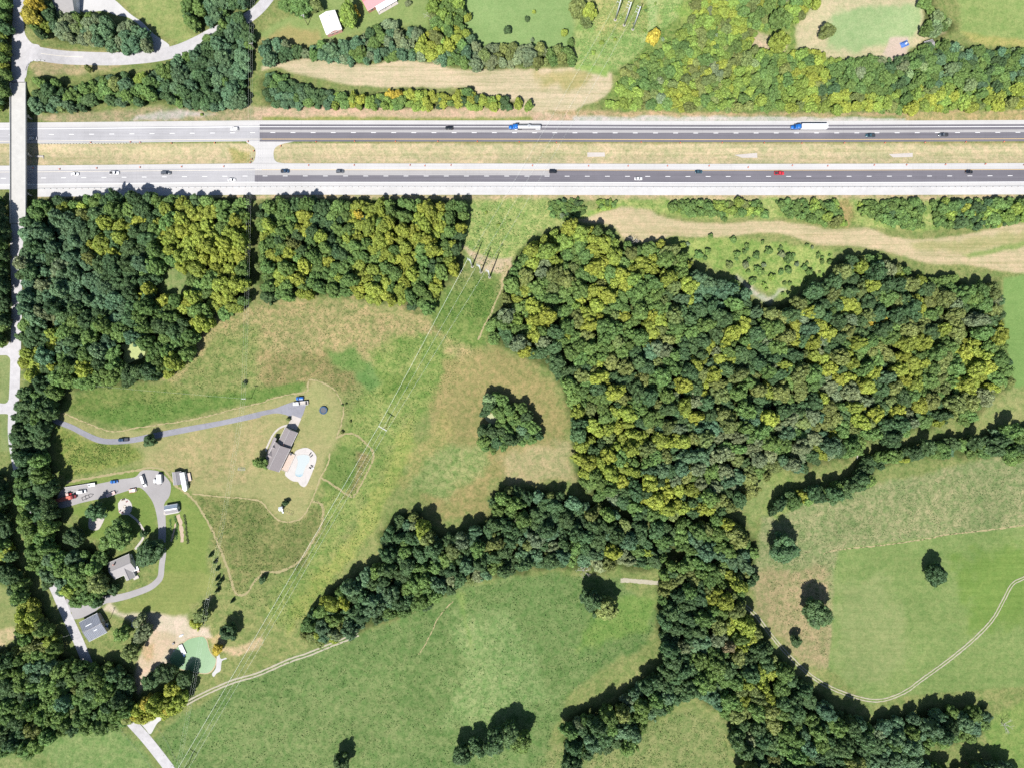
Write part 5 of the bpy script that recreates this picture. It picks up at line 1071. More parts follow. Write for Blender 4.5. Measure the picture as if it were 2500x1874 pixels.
# ------------------------------------------------------------------ vehicles
def rrect(x, w_, z0, z1, r=0.12):
    return [(x, -w_ + r, z0), (x, w_ - r, z0), (x, w_, z0 + r), (x, w_, z1 - r), (x, w_ - r, z1), (x, -w_ + r, z1), (x, -w_, z1 - r), (x, -w_, z0 + r)]
def wheel(root, x, y, r=0.34, wd=0.24):
    mb = MB(); mb.tube((x, y - wd / 2, r), (x, y + wd / 2, r), r, n=14); q = mb.build('wheel', MATS['rubber'], root)
    s_ = 1 if y > 0 else -1
    mb = MB(); mb.tube((x, y + s_ * (wd / 2 + 0.005), r), (x, y + s_ * (wd / 2 + 0.02), r), r * 0.62, n=10); mb.build('rim', MATS['chrome'], q)
def car(px, py, hd, kind, paint_, label, Lc=None, group=None, z=0.12, roofp=None):
    Lc = Lc or {'sedan': 4.7, 'suv': 4.8, 'pickup': 5.9, 'van': 5.6}[kind]
    wd = {'sedan': 0.9, 'suv': 0.95, 'pickup': 1.0, 'van': 1.0}[kind]; P = MATS['paint_' + paint_]
    g = Wg(px, py)
    t = thing({'sedan': 'car', 'suv': 'sport_utility_vehicle', 'pickup': 'pickup_truck', 'van': 'van'}[kind], label, {'sedan': 'car', 'suv': 'car', 'pickup': 'pickup', 'van': 'van'}[kind], (g[0], g[1], g[2] + z), R_(hd), group)
    h = Lc / 2
    top = {'sedan': 0.92, 'suv': 1.05, 'pickup': 1.08, 'van': 1.15}[kind]
    secs = [rrect(-h, wd * 0.84, 0.45, top * 0.82), rrect(-h + 0.12, wd * 0.95, 0.34, top * 0.96), rrect(-h + 0.5, wd, 0.28, top), rrect(-h * 0.2, wd, 0.26, top), rrect(h * 0.42, wd, 0.26, top), rrect(h * 0.62, wd * 0.98, 0.28, top * 0.94), rrect(h - 0.2, wd * 0.93, 0.32, top * 0.82), rrect(h, wd * 0.78, 0.42, top * 0.68)]
    mb = MB(); mb.loft(secs); mb.build('body', P, t, True)
    ht_ = {'sedan': 1.42, 'suv': 1.72, 'pickup': 1.8, 'van': 2.15}[kind]
    b0, b1, r0, r1 = {'sedan': (-0.78, 0.46, -0.46, 0.12), 'suv': (-0.94, 0.46, -0.84, 0.14), 'pickup': (-0.22, 0.50, -0.12, 0.26), 'van': (-0.97, 0.62, -0.95, 0.36)}[kind]
    def ring(x0, x1, w_, z_): return [(x0 * h, -w_, z_), (x1 * h, -w_ * 0.94, z_), (x1 * h, w_ * 0.94, z_), (x0 * h, w_, z_)]
    mb = MB(); mb.loft([ring(b0, b1, wd * 0.93, top - 0.03), ring(r0, r1, wd * 0.78, ht_ - 0.03)]); gl = mb.build('window_glass', MATS['dark_glass'], t)
    mb = MB(); e = 0.02; rp = MATS['paint_' + (roofp or paint_)]
    mb.loft([ring(r0 - e, r1 + e, wd * 0.80, ht_ - 0.05), ring(r0 - e / 2, r1 + e / 2, wd * 0.78, ht_ + 0.03), ring(r0 + 0.05, r1 - 0.05, wd * 0.66, ht_ + 0.06)]); mb.build('roof', rp, t, False)
    mb = MB()
    for s_ in (-1, 1):
        for xa, xb in (((b1 - 0.02), r1), ((b0 + 0.02), r0), ((b0 + b1) / 2, (r0 + r1) / 2)):
            mb.tube((xa * h, s_ * wd * 0.92, top - 0.02), (xb * h, s_ * wd * 0.785, ht_), 0.045, n=4)
    mb.build('pillar', P, t)
    if kind == 'pickup':
        mb = MB(); x0, x1 = -h + 0.2, b0 * h - 0.15
        mb.box(((x0 + x1) / 2, 0, top + 0.012), (x1 - x0, wd * 1.6, 0.02)); mb.build('cargo_bed', MATS['dark_steel'], t)
        for s_ in (-1, 1):
            mb = MB(); mb.box(((x0 + x1) / 2, s_ * wd * 0.9, top + 0.06), (x1 - x0 + 0.1, 0.14, 0.12)); mb.build('bed_rail', P, t)
        mb = MB(); mb.box((-h + 0.15, 0, top + 0.05), (0.1, wd * 1.8, 0.12)); mb.build('tailgate', P, t)
    for x in (-h * 0.6, h * 0.62):
        for y in (-wd + 0.1, wd - 0.1): wheel(t, x, y, 0.34 if kind == 'sedan' else 0.39)
    for s_ in (-1, 1):
        mb = MB(); mb.box((h - 0.1, s_ * wd * 0.62, top * 0.66), (0.16, 0.36, 0.14)); mb.build('headlight', MATS['lamp_glass'], t)
        mb = MB(); mb.box((-h + 0.03, s_ * wd * 0.66, top * 0.72), (0.1, 0.3, 0.16)); mb.build('tail_light', MATS['tail_red'], t)
        mb = MB(); mb.box((b1 * h - 0.25, s_ * (wd + 0.1), top + 0.06), (0.16, 0.22, 0.14)); mb.build('mirror', P, t)
    return t
G1, G2 = 'westbound traffic on the highway', 'eastbound traffic on the highway'
car(82.8, 339.3, 180, 'sedan', 'silver', 'silver car in the dark shadow of the overpass', group=G1)
car(574, 317, 180, 'suv', 'white', 'white car on the old grey asphalt just before the dark resurfacing', group=G1)
car(1097, 314.6, 180, 'suv', 'black', 'black car driving ahead of the tanker truck', group=G1)
car(2123, 332.5, 180, 'pickup', 'teal', 'dark teal pickup in the inner lane next behind the white box trailer', group=G1)
car(2301, 331, 180, 'pickup', 'grey', 'dark grey pickup trailing the teal pickup', group=G1)
car(185, 426, 0, 'sedan', 'white', 'white car leaving the overpass eastbound', group=G2)
car(281, 423.5, 0, 'pickup', 'white', 'white pickup between a white car and a dark car near the overpass', group=G2)
car(407, 423.5, 0, 'suv', 'grey', 'large dark grey car on the old grey asphalt', 6.2, group=G2)
car(567, 440.5, 0, 'sedan', 'white', 'white car in the outer lane at the end of the old asphalt', group=G2)
car(697, 419.5, 0, 'pickup', 'navy', 'dark navy pickup just past the median crossover', 5.2, group=G2)
car(831, 420, 0, 'suv', 'grey', 'grey car on the pale lane east of the median crossover', group=G2)
car(1350, 420, 0, 'suv', 'black', 'black car where the pale lane turns dark', group=G2)
car(1558, 437.5, 0, 'sedan', 'white', 'white car in the outer dark lane', group=G2)
car(1705, 421, 0, 'sedan', 'teal', 'dark teal car ahead of the red pickup', group=G2)
car(1901, 424.5, 180 - 180, 'pickup', 'red', 'bright red pickup with a black bed', 6.1, group=G2)
car(2364, 421, 0, 'sedan', 'black', 'black car far ahead of the red pickup', group=G2)
car(303, 1072.5, 183, 'pickup', 'navy', 'dark navy pickup driving on the long house drive', 6.4, z=0.06)
car(733, 972, 183, 'suv', 'blue', 'blue car parked on the grass beside the long white truck', z=0.02)
car(280, 1174.5, 186, 'sedan', 'blue', 'bright blue car parked at the edge of the gravel lot', z=0.06)
car(352.5, 1173, -72, 'van', 'white', 'white van parked between the blue car and the cargo trailers', 7.0, z=0.06)
car(202, 1198.5, 10, 'van', 'white', 'white van parked next to the long flatbed trailer', 5.3, z=0.06)
car(250, 1427.5, 66, 'sedan', 'darkred', 'dark red car parked under trees beside the grey roofed house', z=0.03)
car(260, 1530, 70, 'sedan', 'blue', 'blue car squeezed behind the dark roofed house', 4.2, z=0.03)

def axle_pair(t, x, wd=1.15, r=0.5):
    for y in (-wd, wd): wheel(t, x, y, r, 0.5)
def tractor(t, x0, P):
    """long-nosed tractor unit, front at x0 pointing +x"""
    mb = MB(); mb.loft([rrect(x0, 0.75, 0.7, 1.5, 0.15), rrect(x0 - 0.3, 0.95, 0.6, 1.75, 0.15), rrect(x0 - 1.9, 1.05, 0.6, 2.05, 0.15)]); mb.build('hood', P, t, True)
    mb = MB(); mb.loft([rrect(x0 - 1.9, 1.1, 0.6, 2.1, 0.12), rrect(x0 - 2.3, 1.18, 0.6, 2.75, 0.12), rrect(x0 - 3.1, 1.22, 0.6, 3.0, 0.12)]); mb.build('cab', P, t, True)
    mb = MB(); mb.loft([rrect(x0 - 3.1, 1.22, 0.7, 3.1, 0.12), rrect(x0 - 3.7, 1.24, 0.7, 3.75, 0.2), rrect(x0 - 5.4, 1.25, 0.7, 3.85, 0.2)]); mb.build('sleeper', P, t, True)
    mb = MB(); mb.add([(x0 - 1.93, -0.95, 2.12), (x0 - 1.93, 0.95, 2.12), (x0 - 2.33, 0.98, 2.74), (x0 - 2.33, -0.98, 2.74)], [(0, 1, 2, 3)]); 
    for v in range(4): mb.v[v] = (mb.v[v][0] + 0.04, mb.v[v][1], mb.v[v][2] + 0.04)
    mb.build('windscreen', MATS['dark_glass'], t)
    for s_ in (-1, 1):
        mb = MB(); mb.tube((x0 - 3.5, s_ * 1.05, 0.8), (x0 - 5.2, s_ * 1.05, 0.8), 0.34, n=10); mb.build('fuel_tank', MATS['chrome'], t)
        mb = MB(); mb.tube((x0 - 5.5, s_ * 1.0, 0.9), (x0 - 5.5, s_ * 1.0, 4.0), 0.08, n=8); mb.build('exhaust_stack', MATS['chrome'], t)
        mb = MB(); mb.box((x0 - 2.1, s_ * 1.45, 2.1), (0.15, 0.35, 0.5)); mb.build('mirror', P, t)
        mb = MB(); mb.box((x0 - 0.12, s_ * 0.75, 1.1), (0.25, 0.3, 0.25)); mb.build('headlight', MATS['lamp_glass'], t)
    mb = MB(); mb.box((x0 + 0.02, 0, 0.6), (0.2, 2.1, 0.4)); mb.build('bumper', MATS['chrome'], t)
    mb = MB(); mb.box((x0 - 4.8, 0, 0.85), (6.2, 0.9, 0.25)); mb.build('chassis', MATS['dark_steel'], t)
    for y in (-1.0, 1.0): wheel(t, x0 - 1.2, y, 0.5, 0.32)
    axle_pair(t, x0 - 6.1, 1.0); axle_pair(t, x0 - 7.3, 1.0)
def trucks():
    P = MATS['paint_truck_blue']
    g = Wg(1281.5, 313.5); t = thing('tanker_truck', 'blue tractor pulling a shiny silver tank trailer', 'truck', (g[0], g[1], 0.12), math.pi)
    tractor(t, 9.7, P)
    mb = MB(); secs = []
    for x, r in ((4.6, 0.5), (4.4, 0.95), (4.0, 1.12), (0, 1.15), (-8.6, 1.15), (-9.2, 1.12), (-9.5, 0.95), (-9.65, 0.5)):
        secs.append([(x, r * 1.05 * math.cos(k * math.pi / 10), 2.15 + r * math.sin(k * math.pi / 10)) for k in range(20)])
    mb.loft(secs); mb.build('tank', MATS['tank_metal'], t, True)
    mb = MB(); mb.box((-2.4, 0, 3.36), (1.6, 1.7, 0.18)); q = mb.build('hatch_platform', MATS['galv'], t)
    mb = MB(); mb.tube((-2.4, 0, 3.4), (-2.4, 0, 3.62), 0.35, n=10); mb.build('hatch', MATS['dark_steel'], q)
    mb = MB(); mb.box((-2.5, 0.55, 3.32), (12, 0.35, 0.05)); mb.build('walkway', MATS['galv'], t)
    mb = MB(); mb.box((-3, 0, 1.0), (12.5, 0.9, 0.2)); mb.build('trailer_frame', MATS['dark_steel'], t)
    axle_pair(t, -7.2, 1.0); axle_pair(t, -8.5, 1.0)
    for s_ in (-1, 1):
        mb = MB(); mb.box((-7.9, s_ * 1.05, 1.12), (2.9, 0.6, 0.06)); mb.build('mudguard', MATS['galv'], t)
    g = Wg(1974.5, 313.5); t = thing('semi_truck', 'blue tractor pulling a long white box trailer', 'truck', (g[0], g[1], 0.12), math.pi)
    tractor(t, 11.4, P)
    mb = MB(); mb.loft([rrect(x, 1.3, 1.1, 4.1, 0.06) for x in (5.6, -9.9)]); b = mb.build('trailer_box', MATS['white_metal'], t)
    for k in range(16):
        mb = MB(); mb.box((5.0 - k * 0.97, 0, 4.11), (0.05, 2.5, 0.03)); mb.build('roof_rib', MATS['white_metal'], b)
    for s_ in (-1, 1):
        mb = MB(); mb.box((-9.93, s_ * 0.62, 2.55), (0.05, 1.15, 2.7)); mb.build('door', MATS['white_metal'], b)
    mb = MB(); mb.box((-2.2, 0, 0.98), (14.5, 1.0, 0.2)); mb.build('trailer_frame', MATS['dark_steel'], t)
    mb = MB(); mb.box((-9.8, 0, 0.6), (0.15, 2.3, 0.15)); mb.build('bumper', MATS['tail_red'], t)
    axle_pair(t, -7.5, 1.0); axle_pair(t, -8.8, 1.0)
    # long white truck by the house
    g = Wg(735.5, 984); t = thing('flatbed_truck', 'long white crew truck with a pale load bed at the top of the drive', 'truck', (g[0], g[1], 0.06), R_(184))
    mb = MB(); mb.loft([rrect(4.7, 0.8, 0.5, 1.15, 0.12), rrect(4.4, 1.0, 0.4, 1.3, 0.12), rrect(3.4, 1.05, 0.4, 1.4, 0.12)]); mb.build('hood', MATS['paint_white'], t, True)
    mb = MB(); mb.loft([rrect(3.4, 1.05, 0.4, 1.4, 0.12), rrect(2.8, 1.05, 0.4, 2.1, 0.12), rrect(1.3, 1.05, 0.4, 2.15, 0.12), rrect(1.0, 1.05, 0.4, 1.9, 0.12)]); mb.build('cab', MATS['paint_white'], t, True)
    mb = MB(); mb.add([(3.42, -0.85, 1.44), (3.42, 0.85, 1.44), (2.86, 0.85, 2.1), (2.86, -0.85, 2.1)], [(0, 1, 2, 3)]); mb.build('windscreen', MATS['dark_glass'], t)
    mb = MB(); mb.box((-1.85, 0, 1.0), (5.5, 2.2, 0.3)); q = mb.build('load_bed', MATS['concrete'], t)
    for s_ in (-1, 1):
        mb = MB(); mb.box((-1.85, s_ * 1.12, 1.35), (5.5, 0.12, 0.45)); mb.build('side_board', MATS['paint_white'], q)
    mb = MB(); mb.box((0.75, 0, 1.6), (0.12, 2.3, 0.9)); mb.build('headboard', MATS['dark_steel'], q)
    mb = MB(); mb.box((-3.4, 0, 1.55), (0.7, 1.8, 0.7)); mb.build('tool_box', MATS['dark_steel'], q)
    for x in (3.5, -2.6, -3.6):
        for y in (-0.98, 0.98): wheel(t, x, y, 0.42, 0.3)
trucks()

def trailers():
    def base(nm, lab, px, py, rz, L_, W_, deck, dm, rail=None, tongue=True, wheels=2, group=None):
        t = thing(nm, lab, 'trailer', Wg(px, py, 0.05), rz, group)
        mb = MB(); mb.box((0, 0, 0.75), (L_, W_, 0.16)); mb.build('deck', MATS[dm], t)
        if rail:
            for s_ in (-1, 1):
                mb = MB(); mb.box((0, s_ * (W_ / 2 + 0.06), 0.95), (L_, 0.1, 0.35)); mb.build('side_rail', MATS[rail], t)
        if tongue:
            mb = MB(); mb.tube((L_ / 2, -W_ / 3, 0.62), (L_ / 2 + 1.6, 0, 0.55), 0.07, n=5); mb.tube((L_ / 2, W_ / 3, 0.62), (L_ / 2 + 1.6, 0, 0.55), 0.07, n=5); mb.build('tow_bar', MATS['dark_steel'], t)
        for k in range(wheels):
            for s_ in (-1, 1): wheel(t, -L_ * 0.12 - k * 0.95, s_ * (W_ / 2 + 0.12), 0.36, 0.24)
        return t
    G = 'trailers parked in the gravel lot'
    rz = ang(78, -12.5)
    t = base('flatbed_trailer', 'very long narrow flatbed trailer with white rails along the lot edge', 193, 1188, rz, 16.5, 2.3, 0, 'lot_gravel', 'white_metal', group=G)
    mb = MB(); mb.box((8.6, 0.2, 1.4), (4.2, 2.0, 0.5)); q = mb.build('gooseneck', MATS['white_metal'], t)
    mb = MB(); mb.box((7.2, 0.1, 1.68), (1.0, 0.8, 0.1)); mb.build('hatch', MATS['trampoline_mat'], q)
    t = base('utility_trailer', 'small utility trailer with an orange deck on the grass', 325.5, 1196, ang(18, -4), 4.4, 2.0, 0, 'stone', 'orange', group=G)
    mb = MB(); mb.box((0.9, 0, 1.15), (1.6, 1.9, 0.6)); mb.build('cargo_box', MATS['galv'], t)
    t = base('utility_trailer', 'low pinkish flat trailer at the grass edge of the lot', 272, 1205, ang(22, -9), 5.6, 1.8, 0, 'paint_pink', 'white_metal', group=G)
    t = base('utility_trailer', 'tan open trailer parked beside the long white camper', 462.5, 1163, ang(4, 20), 4.8, 2.2, 0, 'deck_wood', 'galv', group=G)
    for nm, lab, px, py, rz, L_, W_, hh in (('cargo_trailer', 'wide white enclosed cargo trailer in the turning area', 388.5, 1168.5, ang(1.5, 23), 5.6, 2.9, 2.6), ('cart', 'small grey box trailer between the white van and the cargo trailer', 376, 1174, ang(1.5, 12), 2.2, 1.5, 1.5)):
        t = thing(nm, lab, 'trailer', Wg(px, py, 0.05, 2), rz, G)
        mb = MB(); mb.loft([rrect(-L_ / 2, W_ / 2, 0.5, hh, 0.12), rrect(L_ / 2 - 0.4, W_ / 2, 0.5, hh, 0.12), rrect(L_ / 2, W_ / 2 * 0.8, 0.6, hh - 0.25, 0.12)]); b = mb.build('box', MATS['white_metal' if L_ > 3 else 'galv'], t)
        mb = MB(); mb.box((-L_ / 2 - 0.02, 0, hh / 2 + 0.2), (0.05, W_ * 0.8, hh - 0.9)); mb.build('door', MATS['galv'], b)
        mb = MB(); mb.tube((L_ / 2, -W_ / 4, 0.55), (L_ / 2 + 1.2, 0, 0.5), 0.06, n=5); mb.tube((L_ / 2, W_ / 4, 0.55), (L_ / 2 + 1.2, 0, 0.5), 0.06, n=5); mb.build('tow_bar', MATS['dark_steel'], t)
        for s_ in (-1, 1): wheel(t, -0.2, s_ * (W_ / 2 + 0.02), 0.34, 0.22)
    t = thing('camper_trailer', 'long white fifth wheel camper with a pointed nose beside the dark shed', 'camper', Wg(448.5, 1174.5, 0.0, 2.8), ang(8, 44))
    mb = MB(); mb.loft([rrect(-5.6, 1.3, 0.7, 3.2, 0.2), rrect(-5.4, 1.42, 0.6, 3.35, 0.2), rrect(4.2, 1.42, 0.6, 3.35, 0.2), rrect(5.2, 1.1, 1.4, 3.3, 0.2), rrect(5.9, 0.35, 1.7, 3.0, 0.1)]); b = mb.build('body', MATS['white_metal'], t)
    for x in (-3.5, -0.5, 2.0):
        mb = MB(); mb.box((x, 0, 3.42), (0.7, 0.7, 0.16)); mb.build('roof_vent', MATS['plastic_white'], b)
        mb = MB(); mb.box((x, 1.43, 2.2), (1.0, 0.05, 0.7)); mb.build('window', MATS['dark_glass'], b)
    for x in (-0.9, -1.9):
        for s_ in (-1, 1): wheel(t, x, s_ * 1.3, 0.36, 0.24)
    t = thing('trailer_frame', 'bare dark metal trailer frame lying on the gravel lot', 'trailer frame', Wg(213, 1212, 0.06), ang(28, -12))
    for a, b in (((-3.2, -0.9, 0.3), (2.6, -0.9, 0.3)), ((-3.2, 0.9, 0.3), (2.6, 0.9, 0.3)), ((-3.2, -0.9, 0.3), (-3.2, 0.9, 0.3)), ((-1, -0.9, 0.3), (-1, 0.9, 0.3)), ((1.2, -0.9, 0.3), (1.2, 0.9, 0.3)), ((2.6, -0.9, 0.3), (4.2, 0, 0.3)), ((2.6, 0.9, 0.3), (4.2, 0, 0.3))):
        mb = MB(); mb.tube(a, b, 0.09, n=5); mb.build('beam', MATS['dark_steel'], t)
    for s_ in (-1, 1): wheel(t, -0.6, s_ * 1.05, 0.32, 0.2)
    # old red lorry and red tractor
    t = thing('flatbed_truck', 'faded red flatbed truck with dark red cab half under the trees', 'truck', Wg(163, 1215.5, 0.05), ang(45, -11))
    mb = MB(); mb.box((-1.6, 0, 1.2), (11.0, 2.3, 0.35)); q = mb.build('load_bed', MATS['paint_rustred'], t)
    for k in range(12):
        mb = MB(); mb.box((-6.8 + k * 0.93, 0, 1.395), (0.86, 2.2, 0.05)); mb.build('plank', MATS['paint_rustred'], q)
    mb = MB(); mb.loft([rrect(4.0, 1.1, 0.6, 2.5, 0.12), rrect(5.2, 1.1, 0.6, 2.55, 0.12), rrect(5.6, 1.05, 0.6, 1.7, 0.12), rrect(6.6, 0.9, 0.6, 1.45, 0.12)]); mb.build('cab', MATS['paint_darkred'], t)
    mb = MB(); mb.add([(5.26, -0.9, 2.45), (5.26, 0.9, 2.45), (5.64, 0.9, 1.72), (5.64, -0.9, 1.72)], [(0, 1, 2, 3)]); mb.build('windscreen', MATS['dark_glass'], t)
    for x in (5.4, -4.0, -5.1):
        for y in (-1.0, 1.0): wheel(t, x, y, 0.48, 0.3)
    t = thing('farm_tractor', 'small red farm tractor with pale canopy parked behind the red truck', 'tractor', Wg(171, 1204.5, 0.05), ang(20, -5))
    mb = MB(); mb.loft([rrect(0.3, 0.35, 0.6, 1.3, 0.1), rrect(1.6, 0.3, 0.6, 1.2, 0.1)]); mb.build('hood', MATS['paint_red'], t)
    mb = MB(); mb.box((-0.5, 0, 0.85), (1.4, 0.6, 0.5)); mb.build('body', MATS['paint_darkred'], t)
    mb = MB(); mb.box((-0.5, 0, 2.15), (1.6, 1.4, 0.08)); mb.build('canopy', MATS['paint_pink'], t)
    for x in (-1.1, 0.1):
        for y in (-0.6, 0.6): mb = MB(); mb.tube((x, y, 0.9), (x, y, 2.15), 0.035, n=5); mb.build('canopy_post', MATS['dark_steel'], t)
    for y in (-0.75, 0.75): wheel(t, -0.7, y, 0.7, 0.4); wheel(t, 1.3, y * 0.8, 0.38, 0.25)
trailers()

# ------------------------------------------------------------------ traffic drums
def drums():
    pts = []
    pts += Z(0, 0, [(770, 1207), (1105, 1203), (1187, 1207), (1450, 1213), (1815, 1210), (2095, 1198), (2145, 1280), (2125, 1350), (2115, 1375), (285, 1420), (507, 1430), (820, 1422), (1185, 1415), (1535, 1410), (1890, 1408)])
    pts += Z(620, 0, [(228, 1237), (527, 1202), (850, 1197), (1195, 1198), (1552, 1198), (1885, 1198), (463, 1398), (847, 1397), (1318, 1397), (1442, 1402), (1663, 1397)])
    pts += Z(1240, 0, [(95, 1203), (408, 1207), (1122, 1205), (1452, 1210), (1805, 1208), (2160, 1210), (207, 1400), (680, 1403), (1013, 1403), (1345, 1403), (1695, 1403), (2025, 1415)])
    pts += Z(1860, 0, [(333, 1213), (693, 1210), (1033, 1210), (1372, 1207), (1715, 1203), (2037, 1200), (255, 1400), (553, 1403), (945, 1397), (1217, 1395), (1545, 1392), (1880, 1388), (2205, 1395)])
    first = None
    for i, (x, y) in enumerate(pts):
        g = Wg(x, y); lab = 'orange traffic drum at the median edge of the westbound lanes' if y < 360 else 'orange traffic drum at the median edge of the eastbound lanes'
        if 360 <= y < 402 and x < 630: lab = 'orange traffic drum at the crossover end of the median grass'
        if first is None:
            t = thing('traffic_drum', lab, 'traffic drum', (g[0], g[1], max(g[2], 0.1)), 0, 'traffic drums along the median'); first = t
            mb = MB(); mb.box((0, 0, 0.05), (0.7, 0.7, 0.1)); mb.build('base', MATS['rubber'], t)
            mb = MB(); mb.loft([[(r * math.cos(k * 0.5236), r * math.sin(k * 0.5236), z) for k in range(12)] for z, r in ((0.1, 0.31), (0.95, 0.25), (1.05, 0.2))]); mb.build('body', MATS['orange'], t)
            for z in (0.4, 0.7):
                mb = MB(); r = 0.31 - 0.07 * (z - 0.1) + 0.006; mb.loft([[(r * math.cos(k * 0.5236), r * math.sin(k * 0.5236), z + d) for k in range(12)] for d in (0, 0.13)], caps=False); mb.build('stripe', MATS['line_white'], t)
        else:
            t = copy_tree(first); t.location = (g[0], g[1], max(g[2], 0.1)); t['label'] = lab
drums()

# ------------------------------------------------------------------ poles and wires
def wire(label, P, sag=2.0, r=0.05, group='overhead wires', cat='wire'):
    mb = MB()
    for a, b in zip(P, P[1:]):
        a, b = Vector(a), Vector(b); n = max(6, int((b - a).length / 7)); pr = None
        for k in range(n + 1):
            t = k / n; p = a.lerp(b, t); p.z -= 4 * sag * t * (1 - t)
            if pr is not None: mb.tube(pr, p, r, n=4, caps=False)
            pr = p
    o = mb.build('overhead_wire', MATS['wire_metal']); tag(o, label, cat, group)
def steel_pole(label, px, py, h, rz, group):
    t = thing('steel_pole', label, 'pole', Wg(px, py), rz, group)
    mb = MB(); mb.tube((0, 0, -0.3), (0, 0, h), 0.5, 0.24, 12); mb.build('shaft', MATS['galv'], t, True)
    ends = []
    for z, s_ in ((h - 1.2, -1), (h - 4.2, -1), (h - 7.2, -1)):
        mb = MB(); mb.tube((0, 0, z), (s_ * 1.9, 0, z + 0.35), 0.13, 0.07, 6); q = mb.build('arm', MATS['galv'], t)
        mb = MB(); mb.tube((s_ * 1.85, 0, z + 0.3), (s_ * 1.85, 0, z - 1.1), 0.11, n=6); mb.build('insulator', MATS['arm_pale'], q)
    mb = MB(); mb.tube((0, 0, -0.1), (0, 0, 0.15), 0.9, n=12); mb.build('footing', MATS['concrete'], t)
    M = Matrix.Translation(t.location) @ Matrix.Rotation(rz, 4, 'Z')
    return [M @ Vector((s_ * 1.85, 0, z - 1.0)) for z, s_ in ((h - 1.2, -1), (h - 4.2, -1), (h - 7.2, -1))], M @ Vector((0, 0, h))
def wood_pole(label, px, py, h, rz, arm=2.4, arms=1, group='wooden utility poles', pm='pole_wood', am='arm_pale', lab_cat='utility pole', transformer=False):
    g = Wg(px, py); t = thing('utility_pole', label, lab_cat, g, rz, group)
    mb = MB(); mb.tube((0, 0, -0.3), (0, 0, h), 0.19, 0.12, 8); mb.build('shaft', MATS[pm], t, True)
    ends = []
    for k in range(arms):
        z = h - 0.5 - k * 0.05; y = (0.16 if k == 0 else -0.16) if arms > 1 else 0.15
        mb = MB(); mb.box((0, y, z), (arm, 0.14, 0.16)); q = mb.build('crossarm', MATS[am], t)
        for x in (-arm / 2 + 0.1, 0.15, arm / 2 - 0.1):
            mb = MB(); mb.tube((x, y, z + 0.08), (x, y, z + 0.3), 0.06, n=6); mb.build('insulator', MATS['arm_pale'], q)
    if transformer:
        mb = MB(); mb.tube((0.4, 0, h - 2.4), (0.4, 0, h - 1.4), 0.28, n=10); mb.build('transformer', MATS['galv'], t)
    M = Matrix.Translation(t.location) @ Matrix.Rotation(rz, 4, 'Z')
    return [M @ Vector((x, 0, h - 0.15)) for x in (-arm / 2 + 0.1, 0.15, arm / 2 - 0.1)]
def power():
    aA = ang(21, 13)
    A = [steel_pole('galvanised steel transmission pole beside the bare tan patch, ' + w_, px, py, 25, aA, 'steel poles by the tan patch') for px, py, w_ in ((1153, 651, 'nearest the western wood'), (1174.6, 664.6, 'middle of three'), (1195.6, 677, 'nearest the big eastern wood'))]
    B = [steel_pole('steel transmission pole on the cleared strip north of the highway, ' + w_, px, py, 26, aA, 'steel poles north of the highway') for px, py, w_ in ((1502, 49, 'nearest the lawn'), (1524, 62, 'middle of three'), (1545, 72, 'nearest the scrub'))]
    tp = wood_pole('tall transmission pole with double pale crossarms above the mown trail', 943.5, 1042, 13.0, ang(19, 11), 5.6, 2, 'transmission poles in the meadow')
    bt = wood_pole('tall transmission pole with double pale crossarms in the green pasture', 461.6, 1863, 13.0, ang(19, 11), 5.6, 2, 'transmission poles in the meadow')
    for k, nm in enumerate(('western', 'middle', 'eastern')):
        dirx = Vector(A[k][0][0]) - Vector(B[k][0][0]); 
        wire('pale %s conductor running from the steel poles down the meadow to the pasture' % nm, [A[k][0][1], tp[k], bt[k]], 1.5, 0.065 if k == 0 else 0.035)
        wire('pale %s conductor crossing the highway between the steel poles' % nm, [B[k][0][1], A[k][0][1]], 5, 0.018)
        wire('thin %s lower conductor crossing the highway between the steel poles' % nm, [B[k][0][2], A[k][0][2]], 5, 0.014)
        up = Vector(B[k][0][1]) - Vector(A[k][0][1]); wire('pale %s conductor leaving the steel poles northward' % nm, [B[k][0][1], Vector(B[k][0][1]) + up * 0.5], 2, 0.018)
        dn = Vector(bt[k]) - Vector(tp[k]); wire('pale %s conductor leaving the pasture pole southward' % nm, [bt[k], Vector(bt[k]) + dn * 0.3], 1, 0.065 if k == 0 else 0.035)
    d1 = wood_pole('wooden utility pole at the top of the dark gap in the woods', 630, 130, 12.5, 0.05, 2.4)
    d2 = wood_pole('wooden utility pole with white crossarm above the long house drive', 613.6, 972, 13.0, 0.0, 2.6, 2)
    d3 = wood_pole('wooden utility pole by the cedars below the grey roofed house', 528.4, 1447, 13.0, -0.25, 2.4)
    wood_pole('wooden utility pole with transformer on the homestead lawn by the white barn', 752, 62, 12, 0.4, 2.0, transformer=True)
    e = wood_pole('wooden utility pole between the dark roofed house and the bare earth', 269.8, 1508, 11, 0.4, 1.8)
    d0 = [Vector((x, y, z)) for x, y, z in [(p.x + 1.0, p.y + 70, p.z) for p in d1]]
    d4 = [Vector((p.x - 22, p.y - 122, p.z)) for p in d3]
    for k, nm in enumerate(('western', 'middle', 'eastern')):
        wire('thin %s wire of the wooden pole line through the gap in the woods' % nm, [d0[k], d1[k], d2[k], d3[k], d4[k]], 2.5, 0.016)
    wa = Vector(Wg(350, 951)); wa.z = 8; wb = Vector(Wg(60, 925)); wb.z = 8
    wire('thin service wire from the wooden pole over the meadow to the western wood', [d2[1], wa, wb], 0.8, 0.02)
    hA = Vector(Wg(232, 1528)); hA.z = 5.0; rb = Vector(Wg(110, 1560)); rb.z = 9
    wire('thin service wire over the dark metal roof to the county road', [e[1], hA, rb], 0.4, 0.02)
power()

